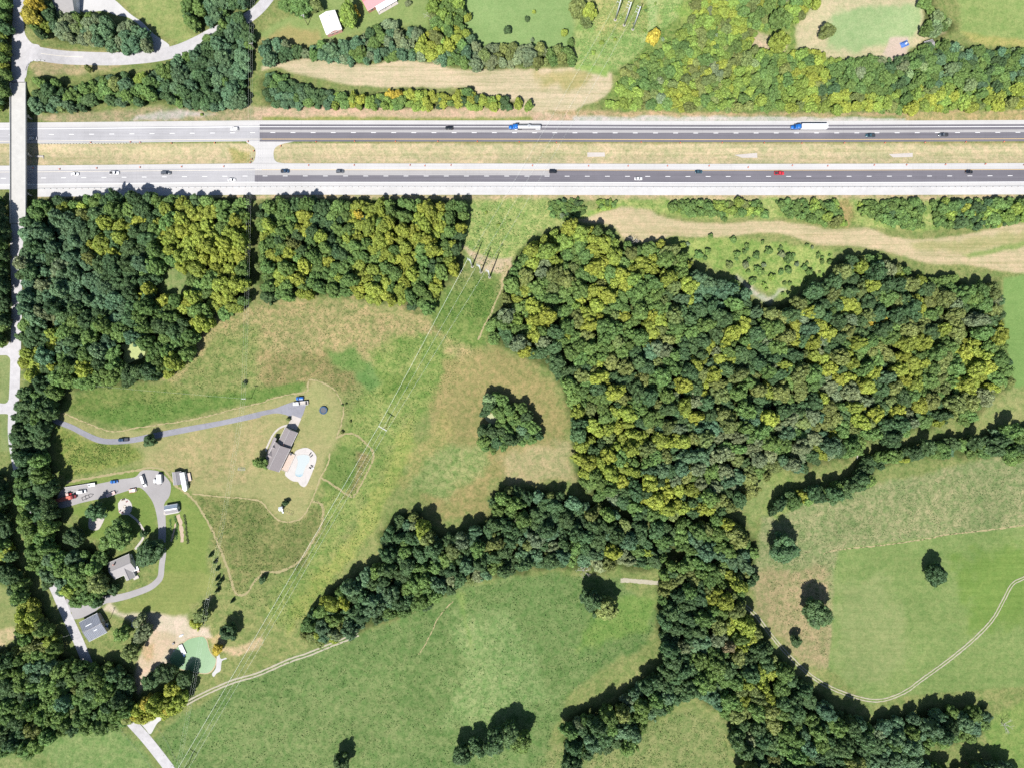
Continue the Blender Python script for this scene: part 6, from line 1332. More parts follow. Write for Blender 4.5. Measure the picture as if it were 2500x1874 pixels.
# ------------------------------------------------------------------ wire fences by the county road
def fence(label, pts, spacing=3.0):
    P = smooth_line(pts, 6); Q = [Vector(Wg(x, y)) for x, y in P]
    t = thing('wire_fence', label, 'fence', Q[0]); o0 = Q[0]; acc = 0.0; pm = None; posts = []
    for a, b in zip(Q, Q[1:]):
        Ls = (b - a).length
        while acc < Ls:
            p = a + (b - a) * (acc / Ls); posts.append(p - o0); acc += spacing
        acc -= Ls
    for p in posts:
        if pm is None:
            mb = MB(); mb.tube((0, 0, -0.1), (0, 0, 1.25), 0.07, n=6); q = mb.build('post', MATS['pole_wood'], t); pm = q.data
        else: q = link(bpy.data.objects.new('post', pm), t)
        q.location = p
    for z in (0.4, 0.8, 1.15):
        mb = MB()
        for a, b in zip(posts, posts[1:]): mb.tube(a + Vector((0, 0, z)), b + Vector((0, 0, z)), 0.012, n=3, caps=False)
        mb.build('strand', MATS['galv'], t)
fence('weedy wire fence on the field side of the white county road', Z(0, 1394, [(1010, 1310), (1100, 1430), (1190, 1530), (1260, 1620), (1330, 1720)]))
fence('weedy wire fence between the white county road and the green pasture', Z(0, 1394, [(1330, 1310), (1390, 1400), (1440, 1490), (1490, 1590), (1560, 1720)]))

# ------------------------------------------------------------------ foliage
def leaf_material(name='foliage'):
    m, b = new_mat(name)
    at = N(m, 'ShaderNodeAttribute', attribute_name='tint', attribute_type='INSTANCER')
    lf = N(m, 'ShaderNodeAttribute', attribute_name='leaf')
    tc = N(m, 'ShaderNodeTexCoord'); nf = noise(m, 1.6, 3, 0.6, tc.outputs['Object'])
    c = mixrgb(m, 'MULTIPLY', 1.0, at.outputs['Color'], ramp(m, nf, [(0.3, (0.84, 0.88, 0.9)), (0.7, (1.2, 1.14, 1.0))]))
    c = mixrgb(m, 'MULTIPLY', 1.0, c, lf.outputs['Color'])
    L(m, c, b.inputs['Base Color']); b.inputs['Roughness'].default_value = 0.6; b.inputs['Specular IOR Level'].default_value = 0.22
    tr = N(m, 'ShaderNodeBsdfTranslucent'); c2 = mixrgb(m, 'MULTIPLY', 1.0, c, (1.25, 1.35, 0.6)); L(m, c2, tr.inputs['Color'])
    mx = N(m, 'ShaderNodeMixShader'); mx.inputs[0].default_value = 0.3
    L(m, b.outputs[0], mx.inputs[1]); L(m, tr.outputs[0], mx.inputs[2])
    L(m, mx.outputs[0], m.node_tree.nodes['Material Output'].inputs['Surface'])
    return m
leaf_material()

def crown_mesh(seed, nlobe=44, flat=1.0, leaf=0.052, per=62, kind='round', lr0=(0.17, 0.32)):
    """crown of unit radius: leafy lobes spread over a dome, each lobe a shell of small leaf sprays round a closed core toned down for inner shade"""
    rg = random.Random(seed); V = []; F = []; Cc = []; lobes = []
    side = [rg.uniform(0.66, 1.14) for _ in range(9)]; lean = Vector((rg.uniform(-0.1, 0.1), rg.uniform(-0.1, 0.1), 0))
    for i in range(nlobe):
        for _ in range(40):
            a = rg.uniform(0, 2 * math.pi); u = 1 - 0.35 * rg.random() ** 1.5 if i % 4 else rg.random() ** 0.6
            if kind == 'cone': z = 0.3 + 2.4 * rg.random() ** 1.3; rmax = max(0.1, (2.8 - z) / 2.5 * 0.85)
            else: z = rg.uniform(0.62, 2.12); rmax = math.sqrt(max(0.0, 1 - (abs(z - 1.15) / (1.02 if z > 1.15 else 0.75)) ** 2.3))
            q = a / (2 * math.pi) * 9; k0 = int(q) % 9; t = q - int(q); rmax *= side[k0] * (1 - t) + side[(k0 + 1) % 9] * t
            lr = rg.uniform(*lr0) * (0.8 if kind == 'cone' else 1.0)
            r = max(0, rmax - lr * 0.6) * u; p = Vector((math.cos(a) * r, math.sin(a) * r, 0.05 + z * flat)) + lean * z
            if all((p - q_).length > (lr + l_) * 0.52 for q_, l_ in lobes): break
        lobes.append((p, lr))
    def blob(p, rx, rz, tone, sub=1):
        bm = bmesh.new(); bmesh.ops.create_icosphere(bm, subdivisions=sub, radius=1.0); b = len(V)
        for v in bm.verts: s_ = rg.uniform(0.85, 1.12); V.append((p[0] + v.co.x * rx * s_, p[1] + v.co.y * rx * s_, p[2] + v.co.z * rz * s_))
        for f in bm.faces: F.append(tuple(b + v.index for v in f.verts)); Cc.append(tone)
        bm.free()
    if kind == 'cone': blob((0, 0, 1.0 * flat), 0.5, 0.9 * flat, 0.45, 2)
    else: blob((lean.x, lean.y, 0.05 + 1.15 * flat), 0.68, 0.7 * flat, 0.75, 2)  # core tones lowered: shade inside the crown is put into the colour
    for p, lr in lobes:
        tone = rg.uniform(0.8, 1.2); blob(p, lr * 0.8, lr * 0.8, 0.8 * tone)
        n = int(per * (lr / 0.21) ** 2)
        for k in range(n):
            d = Vector((rg.gauss(0, 1), rg.gauss(0, 1), rg.gauss(0.45, 1))).normalized()
            c = p + d * lr * rg.uniform(0.78, 1.15); c.z = max(c.z, 0.25 * flat)
            nn = (d + Vector((rg.gauss(0, 0.36), rg.gauss(0, 0.36), rg.gauss(0.15, 0.36)))).normalized()
            u = nn.orthogonal().normalized(); u = Matrix.Rotation(rg.uniform(0, 6.28), 3, nn) @ u; w_ = nn.cross(u)
            s1 = leaf * (rg.uniform(0.6, 1.3) if rg.random() < 0.7 else rg.uniform(1.4, 2.4)); s2 = s1 * rg.uniform(0.55, 0.9); b = len(V)
            V += [tuple(c - u * s1), tuple(c + w_ * s2 - nn * s1 * 0.2), tuple(c + u * s1), tuple(c - w_ * s2 - nn * s1 * 0.2)]
            F.append((b, b + 1, b + 2, b + 3)); Cc.append(tone * rg.uniform(0.62, 1.42))
    me = bpy.data.meshes.new('crown'); me.from_pydata(V, [], F)
    a = me.attributes.new('leaf', 'FLOAT_COLOR', 'FACE')
    arr = np.ones((len(F), 4), np.float32); arr[:, :3] = np.array(Cc)[:, None]; a.data.foreach_set('color', arr.ravel())
    me.materials.append(MATS['foliage']); me.update(); return me
def trunk_mesh(seed, kind='round'):
    rg = random.Random(seed); mb = MB(); pr = Vector((0, 0, -0.08)); r = 0.085
    for k in range(4):
        q = Vector((rg.uniform(-0.05, 0.05), rg.uniform(-0.05, 0.05), 0.35 * (k + 1))); mb.tube(pr, q, r, r * 0.8, 7); pr = q; r *= 0.8
        if k >= 1:
            for _ in range(2):
                a = rg.uniform(0, 6.28); e = q + Vector((math.cos(a) * 0.5, math.sin(a) * 0.5, rg.uniform(0.25, 0.5))); mb.tube(q, e, r * 0.55, r * 0.2, 5)
    me = bpy.data.meshes.new('trunk'); me.from_pydata(mb.v, [], mb.f); me.materials.append(MATS['bark']); return me
CROWNS = [crown_mesh(100 + i, 34 + (i % 3) * 5, 1.0, 0.05 + 0.004 * (i % 3), 70) for i in range(10)]
TRUNKS = [trunk_mesh(200 + i) for i in range(3)]
SHRUBS = [crown_mesh(300 + i, 22, 0.62, 0.085, 40, lr0=(0.2, 0.34)) for i in range(4)]
CEDAR = crown_mesh(400, 40, 1.0, 0.06, 60, 'cone'); STEM = trunk_mesh(410)

def pick(mix, x=None, y=None):
    if x is not None:      # neighbours tend to be of one species
        u = float(fbm(np.array(x / 17.0), np.array(y / 17.0), 2, 91)); u = min(0.999, max(0.0, (u - 0.22) / 0.56)); u = (0.72 * u + 0.28 * random.random()) if random.random() < 0.8 else random.random()
        tot = sum(mix.values()); acc = 0
        for kk, vv in mix.items():
            acc += vv / tot
            if u <= acc: return kk
    ks = list(mix); return random.choices(ks, [mix[k] for k in ks])[0]
def tint_of(k):
    c = LEAF[k]; v = random.uniform(0.8, 1.22); h = random.uniform(-0.09, 0.07)
    v *= 1.1; return (c[0] * v * (1.03 + h), c[1] * v, c[2] * v * (1 - h * 0.8))
SPECS = []       # every tree and shrub: base point, radius, height factor, tint, leaf kind, where, individual
def scatter():
    cell = 6.0; grid = {}
    def ok(x, y, r, k):
        i, j = int(x // cell), int(y // cell)
        for a in range(i - 2, i + 3):
            for b in range(j - 2, j + 3):
                for (qx, qy, qr) in grid.get((a, b), ()):
                    if (x - qx) ** 2 + (y - qy) ** 2 < ((r + qr) * k) ** 2: return False
        return True
    def put(x, y, r): grid.setdefault((int(x // cell), int(y // cell)), []).append((x, y, r))
    # single trees: survey position of the crown, radius, colour, height factor, label
    for px, py, r, k, sz, lab in LONE:
        if 3.0 <= r < 6.4: r *= 1.22
        zc = 1.3 * r * sz; X, Y, z = Wg(px, py, 0, zc)
        SPECS.append(dict(p=(X, Y, z), r=r, sz=sz, tint=tint_of(k), k=k, lab=lab, kind='tree', lone=True)); put(X, Y, r)
    for f in FOR:
        P = np.array(f['poly']); x0, y0 = P.min(0); x1, y1 = P.max(0)
        r0, r1 = f['rr']; shr = f['kind'] == 'shrub'
        area = (x1 - x0) * (y1 - y0) * S * S
        for ps, (ra, rb) in enumerate(((r0 + (r1 - r0) * 0.6, r1), (r0 + (r1 - r0) * 0.25, r0 + (r1 - r0) * 0.6), (r0, r0 + (r1 - r0) * 0.3))):
            n = int(area / (math.pi * ((ra + rb) / 2) ** 2) * (3.0, 6.0, 8.0)[ps] * (f['dens'] if shr else 1.0))
            if shr and f['dens'] < 0.5: n = int(area / 40 * f['dens'] * (0.4, 0.8, 1.0)[ps])
            if n < 1: continue
            cpx = rng.uniform(x0, x1, n); cpy = rng.uniform(y0, y1, n); cr = rng.uniform(ra, rb, n)
            keep = sdpoly(cpx, cpy, f['poly']) > cr / S * (f['inset'] if not shr else 0.4)
            for px, py, r in zip(cpx[keep].tolist(), cpy[keep].tolist(), cr[keep].tolist()):
                if any(inpoly(px, py, h) for h in f['holes']): continue
                sz = random.uniform(*f['sz'])
                if shr: sz = random.uniform(0.8, 1.2)
                zc = (0.8 if shr else 1.3) * r * sz
                X, Y, z = Wg(px, py, 0, zc)
                if not ok(X, Y, r, random.uniform(0.46, 0.62) if not shr else 0.52): continue
                if min(abs(Y - 158), abs(Y - 114)) < 0 or 113.5 < Y < 159.5 + 0 * X: continue
                mix = f['mix']
                for zp, zm in f['zones']:
                    if inpoly(px, py, zp): mix = zm; break
                k = pick(mix, X, Y); put(X, Y, r)
                SPECS.append(dict(p=(X, Y, z), r=r, sz=sz, tint=tint_of(k), k=k, where=f['where'], kind=f['kind'], lone=False, inframe=0 < px < 2500 and 0 < py < 1874))
LONE = [
    (1920, 1342, 9.6, 'dark', 0.85, 'large dark oak standing alone above the corner of the hay meadow'),
    (2287, 1400, 5.4, 'dark', 1.0, 'dark narrow tree standing alone in the middle of the hay meadow'),
    (1990, 1494, 9.6, 'dark', 0.85, 'large round dark oak at the western edge of the hay meadow'),
    (1942, 1566, 3.1, 'dark', 1.0, 'small dark tree beside the farm track below the round oak'),
    (1446, 1462, 7.6, 'dark', 1.0, 'dark western half of the tree pair standing in the green pasture'), (1480, 1480, 8.0, 'oli', 0.95, 'olive eastern half of the tree pair standing in the green pasture'),
    (363, 1076, 3.6, 'dark', 0.9, 'dark lone tree overhanging the long house drive'),
    (640, 1127, 3.8, 'mid', 1.0, 'round green tree against the front corner of the pool house'),
    (704, 1022, 1.3, 'oli', 0.9, 'small clipped round bush beside the garage apron'),
    (292, 1305, 9.0, 'mid', 0.75, 'broad green yard tree below the octagonal patio'), (262, 1325, 4.2, 'mid', 0.9, 'green yard tree between the broad tree and the grey roofed house'),
    (364, 1348, 8.6, 'dark', 0.8, 'broad dark tree between the grey roofed house and the loop drive'), (352, 1302, 2.6, 'dark', 0.9, 'small dark tree where the garden walk meets the loop drive'),
    (236, 1345 - 95, 5.0, 'dark', 1.0, 'dark tree shading the kidney shaped patio'), (180, 1310, 5.2, 'dark', 1.0, 'dark tree behind the kidney shaped patio'),
    (276, 1440, 3.2, 'dark', 0.9, 'rounded tree in front of the grey roofed house'), (238, 1420, 5.6, 'oli', 0.95, 'wide olive tree over the dark red car'), (215, 1455, 5.0, 'mid', 0.95, 'wide green tree over the mouth of the loop drive'), (170, 1440, 4.0, 'lime', 0.95, 'bright lime tree on the corner of the shaded county road'), (196, 1395, 5.2, 'mid', 1.0, 'green tree behind the wide olive tree'),
    (490, 1500, 4.6, 'oli', 0.9, 'olive tree on the bank above the milky green pond'), (478, 1520, 3.0, 'yel', 0.8, 'yellow green shrubby tree by the pond inlet'),
    (560, 1545, 4.8, 'dark', 0.9, 'dark round tree east of the milky green pond'), (532, 1585, 3.0, 'gold', 0.8, 'golden tree leaning over the eastern pond bank'),
    (640, 1414, 2.4, 'dark', 0.9, 'small dark tree inside the bend of the mown trail'), (595, 938, 1.8, 'mid', 0.8, 'small green tree under the wires above the meadow'),
    (340, 1512, 3.4, 'grey', 0.9, 'grey green tree over the blue grey shed'), (350, 1545, 4.6, 'grey', 0.9, 'sparse grey tree beside the bare earth'), (300, 1545, 4.2, 'mid', 0.95, 'green tree behind the dark roofed house'), (318, 1590, 4.8, 'oli', 1.0, 'olive tree below the dark roofed house'), (410, 1640, 5.4, 'dark', 0.9, 'dark spreading tree on the southern pond shore'), (455, 1655, 4.6, 'dark', 0.95, 'dark tree casting its shadow across the pond'), (370, 1660, 4.4, 'dark', 0.9, 'dark tree by the foot of the bare earth'),
    (420, 1680, 4.2, 'yel', 0.95, 'yellow green tree at the head of the farm track'), (360, 1715, 4.4, 'gold', 0.95, 'golden tree above the gravel turnout'),
    (850, 38, 5.4, 'lime', 1.0, 'bright green tree beside the white barn'), (862, 30, 3.2, 'gold', 1.25, 'golden topped tree between the two farm buildings'), (735, 18, 5.0, 'mid', 1.0, 'green tree west of the white barn'), (768, 14, 3.8, 'oli', 0.95, 'olive tree behind the white barn'), (700, 12, 4.0, 'mid', 0.9, 'green tree at the edge of the homestead lawn'),
    (995, 10, 2.2, 'grey', 0.6, 'small round grey shrub on the lawn east of the red roof'),
    (1238, 74, 2.6, 'dark', 1.0, 'dark round evergreen on the northern lawn'), (1287, 48, 1.7, 'dark', 0.9, 'smaller dark evergreen on the northern lawn'), (1303, 29, 1.3, 'yel', 0.8, 'tiny yellowish tree on the northern lawn'), (1300, 97, 1.4, 'grey', 0.8, 'tiny grey green shrub at the lower edge of the northern lawn'),
    (1410, 20, 4.8, 'oli', 1.0, 'large olive tree at the edge of the power line strip'), (1440, 28, 4.6, 'yel', 1.0, 'yellow green tree beside the large olive tree'), (1430, 52, 3.6, 'oli', 0.9, 'lower olive tree at the edge of the power line strip'), (1378, 80, 2.4, 'yel', 0.9, 'small yellowish tree at the corner of the northern lawn'), (1394, 104, 2.4, 'mid', 0.9, 'small green tree at the corner of the northern lawn'),
    (1595, 90, 4.0, 'gold', 0.95, 'golden tree among the scrub beside the steel poles'),
    (2022, 78, 4.2, 'oli', 0.9, 'grey olive tree standing in the pale northern field'), (1900, 48, 5.0, 'mid', 0.9, 'broad green tree at the corner of the pale northern field'), (1900, 105, 6.4, 'yel', 0.9, 'broad yellow green tree below the pale northern field'),
    (216, 168, 2.1, 'oli', 1.5, 'slender tree casting its shadow on the side road'), (120, 40, 4.0, 'dark', 1.0, 'dark tree against the grey barn wall'), (80, 45, 5.2, 'gold', 1.0, 'large golden tree at the road corner by the barn'),
    (1125, 1838, 6.6, 'dark', 1.0, 'dark tree at the western end of the clump in the lower pasture'), (1168, 1822, 5.0, 'dark', 1.0, 'dark tree in the middle of the clump in the lower pasture'), (1208, 1806, 8.0, 'dark', 1.0, 'largest dark tree of the clump in the lower pasture'), (1245, 1790, 6.0, 'dark', 1.0, 'dark tree at the eastern end of the clump in the lower pasture'), (1272, 1808, 6.0, 'mid', 1.0, 'green tree beside the clump in the lower pasture'),
    (832, 1862, 4.8, 'dark', 1.0, 'lone dark tree at the bottom of the green pasture'), (1392, 1868, 7.5, 'dark', 1.0, 'dark tree on the grassy gap of the southeastern wood'),
    (696, 1226, 2.0, 'dark', 0.9, 'small dark tree behind the play tower'),
    (2040, 545, 3.6, 'oli', 0.7, 'rounded olive bush bulging into the southern hay strip'), (1770, 535, 1.9, 'mid', 0.7, 'small round bush at the edge of the southern hay strip'),
]
scatter()
def cedars():
    pts = Z(0, 920, [(1775, 1500), (1810, 1560), (1830, 1620)]) + Z(0, 1394, [(1830, 60), (1840, 110), (1835, 160), (1865, 80), (1960, 250)])
    for i, (px, py) in enumerate(pts):
        r = random.uniform(1.2, 1.9); X, Y, z = Wg(px, py, 0, 1.2 * r)
        t = thing('cedar_tree', 'narrow dark cedar in the row beside the mown trail' if i < 7 else 'short dark cedar apart from the row beside the mown trail', 'tree', (X, Y, z), random.uniform(0, 6.28), 'cedars beside the mown trail')
        t.scale = (r, r, r * 1.05)
        for nm, me in (('crown', CEDAR), ('trunk', STEM)):
            o = link(bpy.data.objects.new(nm, me), t); o['tint'] = [float(v) for v in tint_of('dark')]
cedars()
MARKS = [((1165, 640), 'near the steel poles'), ((1400, 560), 'near the southern hay strip'), ((1800, 660), 'beside the grassy hollow'), ((2300, 650), 'near the hay strip end'), ((2440, 850), 'beside the eastern green field'), ((2150, 1060), 'near the fallen trunk'), ((1850, 1200), 'near the lone oaks'), ((1270, 1000), 'facing the lone clump'), ((1300, 850), 'beside the brown meadow'), ((1600, 900), 'deep inside'), ((1900, 850), 'deep in its east'), ((1900, 1000), 'deep in its south'),
    ((1000, 1250), 'facing the transmission pole'), ((800, 1480), 'beside the power line'), ((1200, 1350), 'above the cattle path'), ((1480, 1350), 'above the tree pair'), ((1700, 1350), 'near the bare dead tree'), ((1850, 1600), 'along the farm track'), ((1450, 1720), 'facing the green pasture'), ((2300, 1720), 'below the hay meadow'), ((1800, 1800), 'at its southern end'), ((2000, 1850), 'in its far south'),
    ((90, 560), 'close to the overpass'), ((100, 800), 'along the county road'), ((400, 680), 'around the clearing'), ((330, 850), 'near the algae pond'), ((560, 560), 'beside the dark gap'), ((250, 650), 'in its middle'), ((300, 480), 'facing the highway'), ((520, 750), 'facing the meadow'), ((800, 480), 'facing the highway'), ((1100, 500), 'at the power line corner'), ((850, 700), 'facing the meadow'), ((660, 600), 'beside the dark gap'), ((950, 600), 'around the bare tree'),
    ((150, 1500), 'near the shaded road'), ((100, 1750), 'facing the lower field'), ((300, 1650), 'near the dark roofed house'), ((420, 1720), 'near the gravel turnout'), ((30, 1650), 'far from the houses')]
def mark(s):
    x, y = s['p'][0] / S + 1250, 937 - s['p'][1] / S
    return min(MARKS, key=lambda m: (m[0][0] - x) ** 2 + (m[0][1] - y) ** 2)[1]
BIGW = ('in the big eastern wood', 'in the southeastern wood', 'in the pasture belt', 'in the western wood', 'in the square wood', 'in the southwestern wood')
def sized(r): return 'broad' if r > 5 else ('medium' if r > 3.6 else 'small')
def plant():
    trees = [s for s in SPECS if s['kind'] == 'tree']; shrubs = [s for s in SPECS if s['kind'] == 'shrub']
    trees.sort(key=lambda s: (not s['lone'], not s.get('inframe', True), -s['r'] * (0.85 + 0.3 * random.random())))
    shrubs.sort(key=lambda s: (not s.get('inframe', True), -s['r']))
    ind_t, rest_t = trees[:296], trees[296:]; ind_s, rest_s = shrubs[:290], shrubs[290:]
    print('TREES', len(trees), 'SHRUBS', len(shrubs))
    for s in ind_t:
        if s['lone']: lab, grp = s['lab'], None
        else: wh = s['where'] + (' ' + mark(s) if s['where'] in BIGW else ''); lab = '%s %s tree %s' % (sized(s['r']), LNAME[s['k']], wh); grp = '%s %s trees %s' % (sized(s['r']), LNAME[s['k']], wh)
        t = thing('broadleaf_tree', lab, 'tree', s['p'], random.uniform(0, 6.28), grp); q = random.uniform(0.86, 1.18); t.scale = (s['r'] * q, s['r'] / q, s['r'] * s['sz'])
        o = link(bpy.data.objects.new('crown', random.choice(CROWNS)), t); o['tint'] = [float(v) for v in s['tint']]
        link(bpy.data.objects.new('trunk', random.choice(TRUNKS)), t)
    for s in ind_s:
        x = s['p'][0] / S + 1250; wh = s['where']
        if wh == 'on the strip above the southern hay strip': wh = 'above the southern hay strip ' + ('at its broad mown end' if x < 1700 else 'across from the grassy hollow' if x < 1880 else 'around the rounded olive bush' if x < 2090 else 'beyond the rounded olive bush' if x < 2260 else 'near its farther end')
        sw = 'large' if s['r'] > 3 else 'mid-sized' if s['r'] > 2.1 else 'small' if s['r'] > 1.4 else 'tiny'
        t = thing('shrub', '%s %s shrub %s' % (sw, LNAME[s['k']], wh), 'shrub', s['p'], random.uniform(0, 6.28), '%s %s shrubs %s' % (sw, LNAME[s['k']], wh))
        t.scale = (s['r'], s['r'], s['r'] * s['sz'])
        o = link(bpy.data.objects.new('foliage', random.choice(SHRUBS)), t); o['tint'] = [float(v) for v in s['tint']]
        link(bpy.data.objects.new('stem', TRUNKS[0]), t).scale = (0.6, 0.6, 0.45)
    def mass(name, label, cat, specs, protos, trunk):
        n = len(specs)
        if not n: return
        me = bpy.data.meshes.new(name); me.from_pydata([s['p'] for s in specs], [], [])
        def at(nm, ty, key, data):
            a = me.attributes.new(nm, ty, 'POINT'); a.data.foreach_set(key, np.asarray(data, np.float32 if ty != 'INT' else np.int32).ravel())
        at('tint', 'FLOAT_VECTOR', 'vector', [s['tint'] for s in specs]); at('sc', 'FLOAT_VECTOR', 'vector', [(s['r'] * q, s['r'] / q, s['r'] * s['sz']) for s, q in [(s, random.uniform(0.84, 1.2)) for s in specs]])
        at('rot', 'FLOAT_VECTOR', 'vector', [(0, 0, random.uniform(0, 6.28)) for s in specs]); at('idx', 'INT', 'value', [random.randrange(len(protos)) for s in specs])
        o = link(bpy.data.objects.new(name, me)); tag(o, label, cat, kind='stuff')
        ng = bpy.data.node_groups.new(name + '_nodes', 'GeometryNodeTree')
        ng.interface.new_socket('Geometry', in_out='INPUT', socket_type='NodeSocketGeometry'); ng.interface.new_socket('Geometry', in_out='OUTPUT', socket_type='NodeSocketGeometry')
        nn = ng.nodes; gi = nn.new('NodeGroupInput'); go = nn.new('NodeGroupOutput'); jo = nn.new('GeometryNodeJoinGeometry')
        def named(a, ty):
            q = nn.new('GeometryNodeInputNamedAttribute'); q.data_type = ty; q.inputs[0].default_value = a; return q.outputs[0]
        sc_, ro, ix = named('sc', 'FLOAT_VECTOR'), named('rot', 'FLOAT_VECTOR'), named('idx', 'INT')
        for k, pr in enumerate(protos + [trunk]):
            oi = nn.new('GeometryNodeObjectInfo'); oi.transform_space = 'ORIGINAL'; oi.inputs[0].default_value = pr; oi.inputs[1].default_value = True
            ip = nn.new('GeometryNodeInstanceOnPoints'); ng.links.new(gi.outputs[0], ip.inputs['Points']); ng.links.new(oi.outputs['Geometry'], ip.inputs['Instance'])
            ng.links.new(sc_, ip.inputs['Scale']); ng.links.new(ro, ip.inputs['Rotation'])
            if k < len(protos):
                cp = nn.new('FunctionNodeCompare'); cp.data_type = 'INT'; cp.operation = 'EQUAL'
                ng.links.new(ix, cp.inputs[2]); cp.inputs[3].default_value = k; ng.links.new(cp.outputs[0], ip.inputs['Selection'])
            ng.links.new(ip.outputs[0], jo.inputs[0])
        ng.links.new(jo.outputs[0], go.inputs[0])
        md = o.modifiers.new('planting', 'NODES'); md.node_group = ng
    byme = {}
    for o in col.objects:
        if o.type == 'MESH': byme.setdefault(o.data.name, o)
    mass('woodland', 'continuous mass of smaller trees filling the woods around the fields', 'woodland', rest_t, [byme[m.name] for m in CROWNS], byme[TRUNKS[0].name])
    mass('undergrowth', 'low scrub and bushes filling the gaps along the highway strips', 'scrub', rest_s, [byme[m.name] for m in SHRUBS], byme[TRUNKS[0].name])
plant()

# ------------------------------------------------------------------ bare trees, fallen trunk, weeds
def bare_tree(px, py, h, label, seed, lean=(0, 0)):
    rg = random.Random(seed); g = Wg(px, py, 0, h * 0.7); t = thing('bare_tree', label, 'tree', g)
    mb = MB(); limbs = []
    def grow(p, d, L_, r, depth, m):
        q = p + d * L_; m.tube(p, q, r, r * 0.62, 6 if depth < 2 else 4, caps=depth == 0)
        if depth >= 4 or r < 0.02: return
        for _ in range(rg.randint(2, 3)):
            nd = (d + Vector((rg.gauss(0, 0.5), rg.gauss(0, 0.5), rg.gauss(0.05, 0.3)))).normalized(); grow(q, nd, L_ * rg.uniform(0.6, 0.85), r * 0.6, depth + 1, m)
    mb.tube((0, 0, -0.2), (0, 0, h * 0.3), h * 0.03, h * 0.022, 8); mb.build('trunk', MATS['dead_wood'], t)
    for k in range(6):
        a = k * 1.05 + rg.uniform(-0.3, 0.3); m = MB(); grow(Vector((0, 0, h * rg.uniform(0.22, 0.3))), Vector((math.cos(a), math.sin(a), rg.uniform(0.5, 1.3))).normalized(), h * 0.22, h * 0.014, 1, m); m.build('limb', MATS['dead_wood'], t)
bare_tree(1775, 1487, 13, 'bare grey dead tree rising out of the southeastern wood', 1)
bare_tree(862, 610, 9, 'bare pale dead tree in a hole of the square wood', 2)
bare_tree(2200, 742, 10, 'bare grey dead tree in the northeast of the big wood', 3)
bare_tree(2462, 1775, 9, 'bare grey dead tree on the grass beside the southeastern wood', 5)
bare_tree(1545, 590, 8, 'bare forked dead tree at the tip of the southern hay strip', 6)
bare_tree(1050, 35, 9, 'bare pale tree between the lawn hedgerow and the red roof', 8)
bare_tree(1425, 1395, 9, 'bare whitish tree at the lower edge of the tree belt', 9)
def log():
    g = Wg(2097, 1103); t = thing('fallen_trunk', 'white fallen tree trunk on the grass at the foot of the big wood', 'log', g, ang(-9, 26) + math.pi)
    mb = MB(); mb.tube((-4, 0, 0.25), (0, 0.3, 0.28), 0.2, 0.28, 8); mb.tube((0, 0.3, 0.28), (4, 0, 0.3), 0.28, 0.36, 8); mb.build('trunk', MATS['dead_wood'], t)
    for x, y in ((-2.5, 1.2), (-1, -1.4), (-3.5, -0.8)): mb = MB(); mb.tube((x, 0.1, 0.25), (x - 0.8, y, 0.5), 0.09, 0.03, 5); mb.build('branch', MATS['dead_wood'], t)
log()
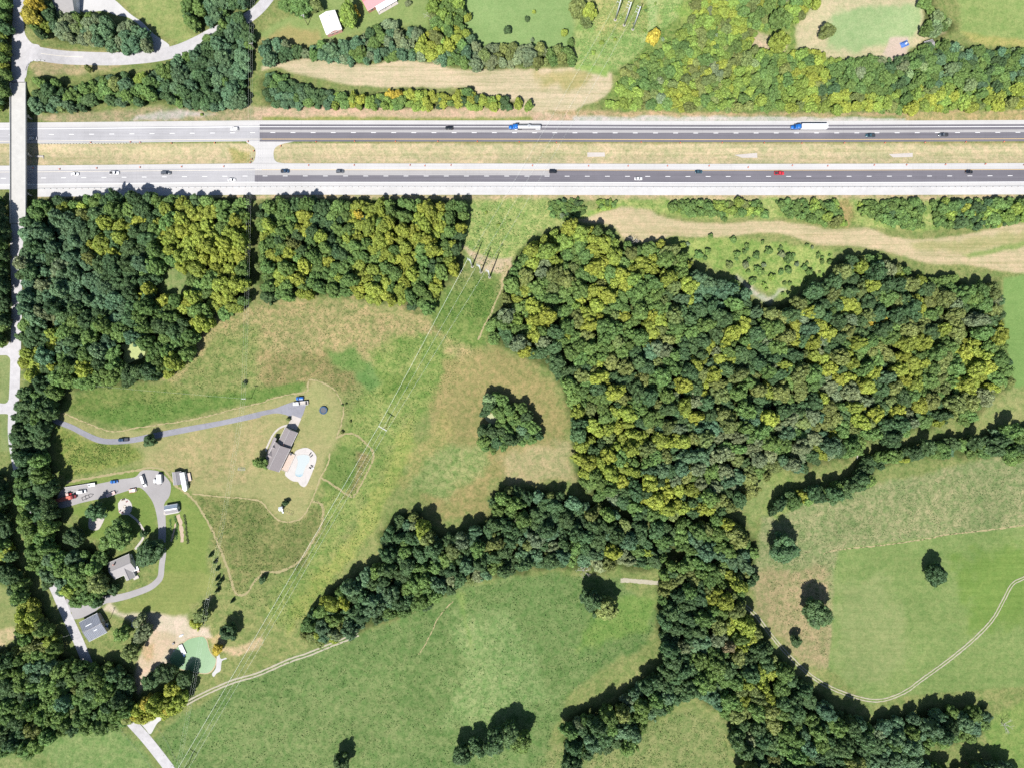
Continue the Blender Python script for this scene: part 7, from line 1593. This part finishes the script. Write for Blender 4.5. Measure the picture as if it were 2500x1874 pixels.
def weeds():
    """tufts of taller weeds in meadows and pasture"""
    Cg, Tg, xs, ys = GROUND; m, b = new_mat('weed')
    at = N(m, 'ShaderNodeAttribute', attribute_name='wcol'); L(m, at.outputs['Color'], b.inputs['Base Color']); b.inputs['Roughness'].default_value = 0.8; b.inputs['Specular IOR Level'].default_value = 0.1
    def field(name, label, poly, n, smin, smax, dark):
        P = np.array(poly); x0, y0 = P.min(0); x1, y1 = P.max(0); V = []; F = []; Cc = []
        px = rng.uniform(x0, x1, n * 3); py = rng.uniform(y0, y1, n * 3); ok = sdpoly(px, py, poly) > 3
        clump = fbm(px / 22, py / 22, 3, 77); ok &= rng.uniform(0.3, 0.72, n * 3) < clump
        ok &= sdpoly(px, py, LAWN) < -1
        px, py = px[ok][:n], py[ok][:n]
        for x, y in zip(px, py):
            X, Y = (x - 1250) * S, (937 - y) * S; z = hz(X, Y); s_ = random.uniform(smin, smax) * (1.5 if random.random() < 0.08 else 1)
            i = min(len(ys) - 1, max(0, int(round((Y - ys[0])))) ); j = min(len(xs) - 1, max(0, int(round((X - xs[0])))))
            base = Cg[i, j] * random.uniform(dark, dark + 0.35) * np.array([0.85, 1.05, 0.8])
            b0 = len(V); k = random.randint(4, 6); a0 = random.uniform(0, 6.28); hgt = s_ * random.uniform(0.7, 1.2)
            V.append((X, Y, z + hgt))
            for q in range(k):
                a = a0 + 6.283 * q / k; r = s_ * random.uniform(0.5, 1.0); V.append((X + math.cos(a) * r, Y + math.sin(a) * r, z + hgt * random.uniform(-0.1, 0.35)))
            for q in range(k): F.append((b0, b0 + 1 + q, b0 + 1 + (q + 1) % k)); Cc.append(base * random.uniform(0.85, 1.15))
        me = bpy.data.meshes.new(name); me.from_pydata(V, [], F); a = me.attributes.new('wcol', 'FLOAT_COLOR', 'FACE')
        arr = np.ones((len(F), 4), np.float32); arr[:, :3] = np.clip(np.array(Cc), 0, 1); a.data.foreach_set('color', arr.ravel()); me.materials.append(m)
        tag(link(bpy.data.objects.new(name, me)), label, 'weeds', kind='stuff')
    field('pasture_weeds', 'dark weed tufts scattered over the green pasture', FIELDS[4][2], 10000, 0.18, 0.44, 0.62)
    field('meadow_weeds', 'rough tall weeds over the meadow between the western woods and the house', O([(360, 840), (430, 720), (560, 660), (720, 650), (950, 700), (1060, 760), (960, 860), (880, 960), (820, 1130), (640, 1370), (500, 1300), (430, 1080), (560, 1060), (700, 1080), (760, 930), (730, 870), (700, 830), (640, 830), (300, 915), (160, 890)]), 20000, 0.18, 0.46, 0.68)
    field('meadow_weeds', 'rough tussocks over the tan meadow beside the hay meadow', O([(1660, 1140), (1900, 1050), (2240, 1000), (2240, 1130), (1830, 1185), (1800, 1250), (1790, 1430), (1660, 1320)]), 9000, 0.18, 0.44, 0.68)
    field('meadow_weeds', 'rough tussocks on the grassy gap in the southeastern wood', O([(1200, 1610), (1400, 1560), (1500, 1530), (1570, 1570), (1580, 1690), (1160, 1690)]), 2600, 0.2, 0.45, 0.65)
    field('meadow_weeds', 'lush weeds under the power line south of the highway', O([(1020, 435), (1270, 435), (1160, 500), (1090, 600), (1060, 690), (950, 690), (1000, 560)]), 3500, 0.3, 0.6, 0.7)
    field('meadow_weeds', 'lush weeds under the power line north of the highway', O([(1250, 5), (1480, 5), (1470, 40), (1400, 120), (1330, 150), (1250, 145)]), 3000, 0.3, 0.6, 0.7)
    field('meadow_weeds', 'rough weeds between the house drive and the gravel lot', O([(125, 925), (200, 955), (300, 965), (305, 985), (240, 1005), (140, 1035)]), 1600, 0.25, 0.5, 0.65)
weeds()
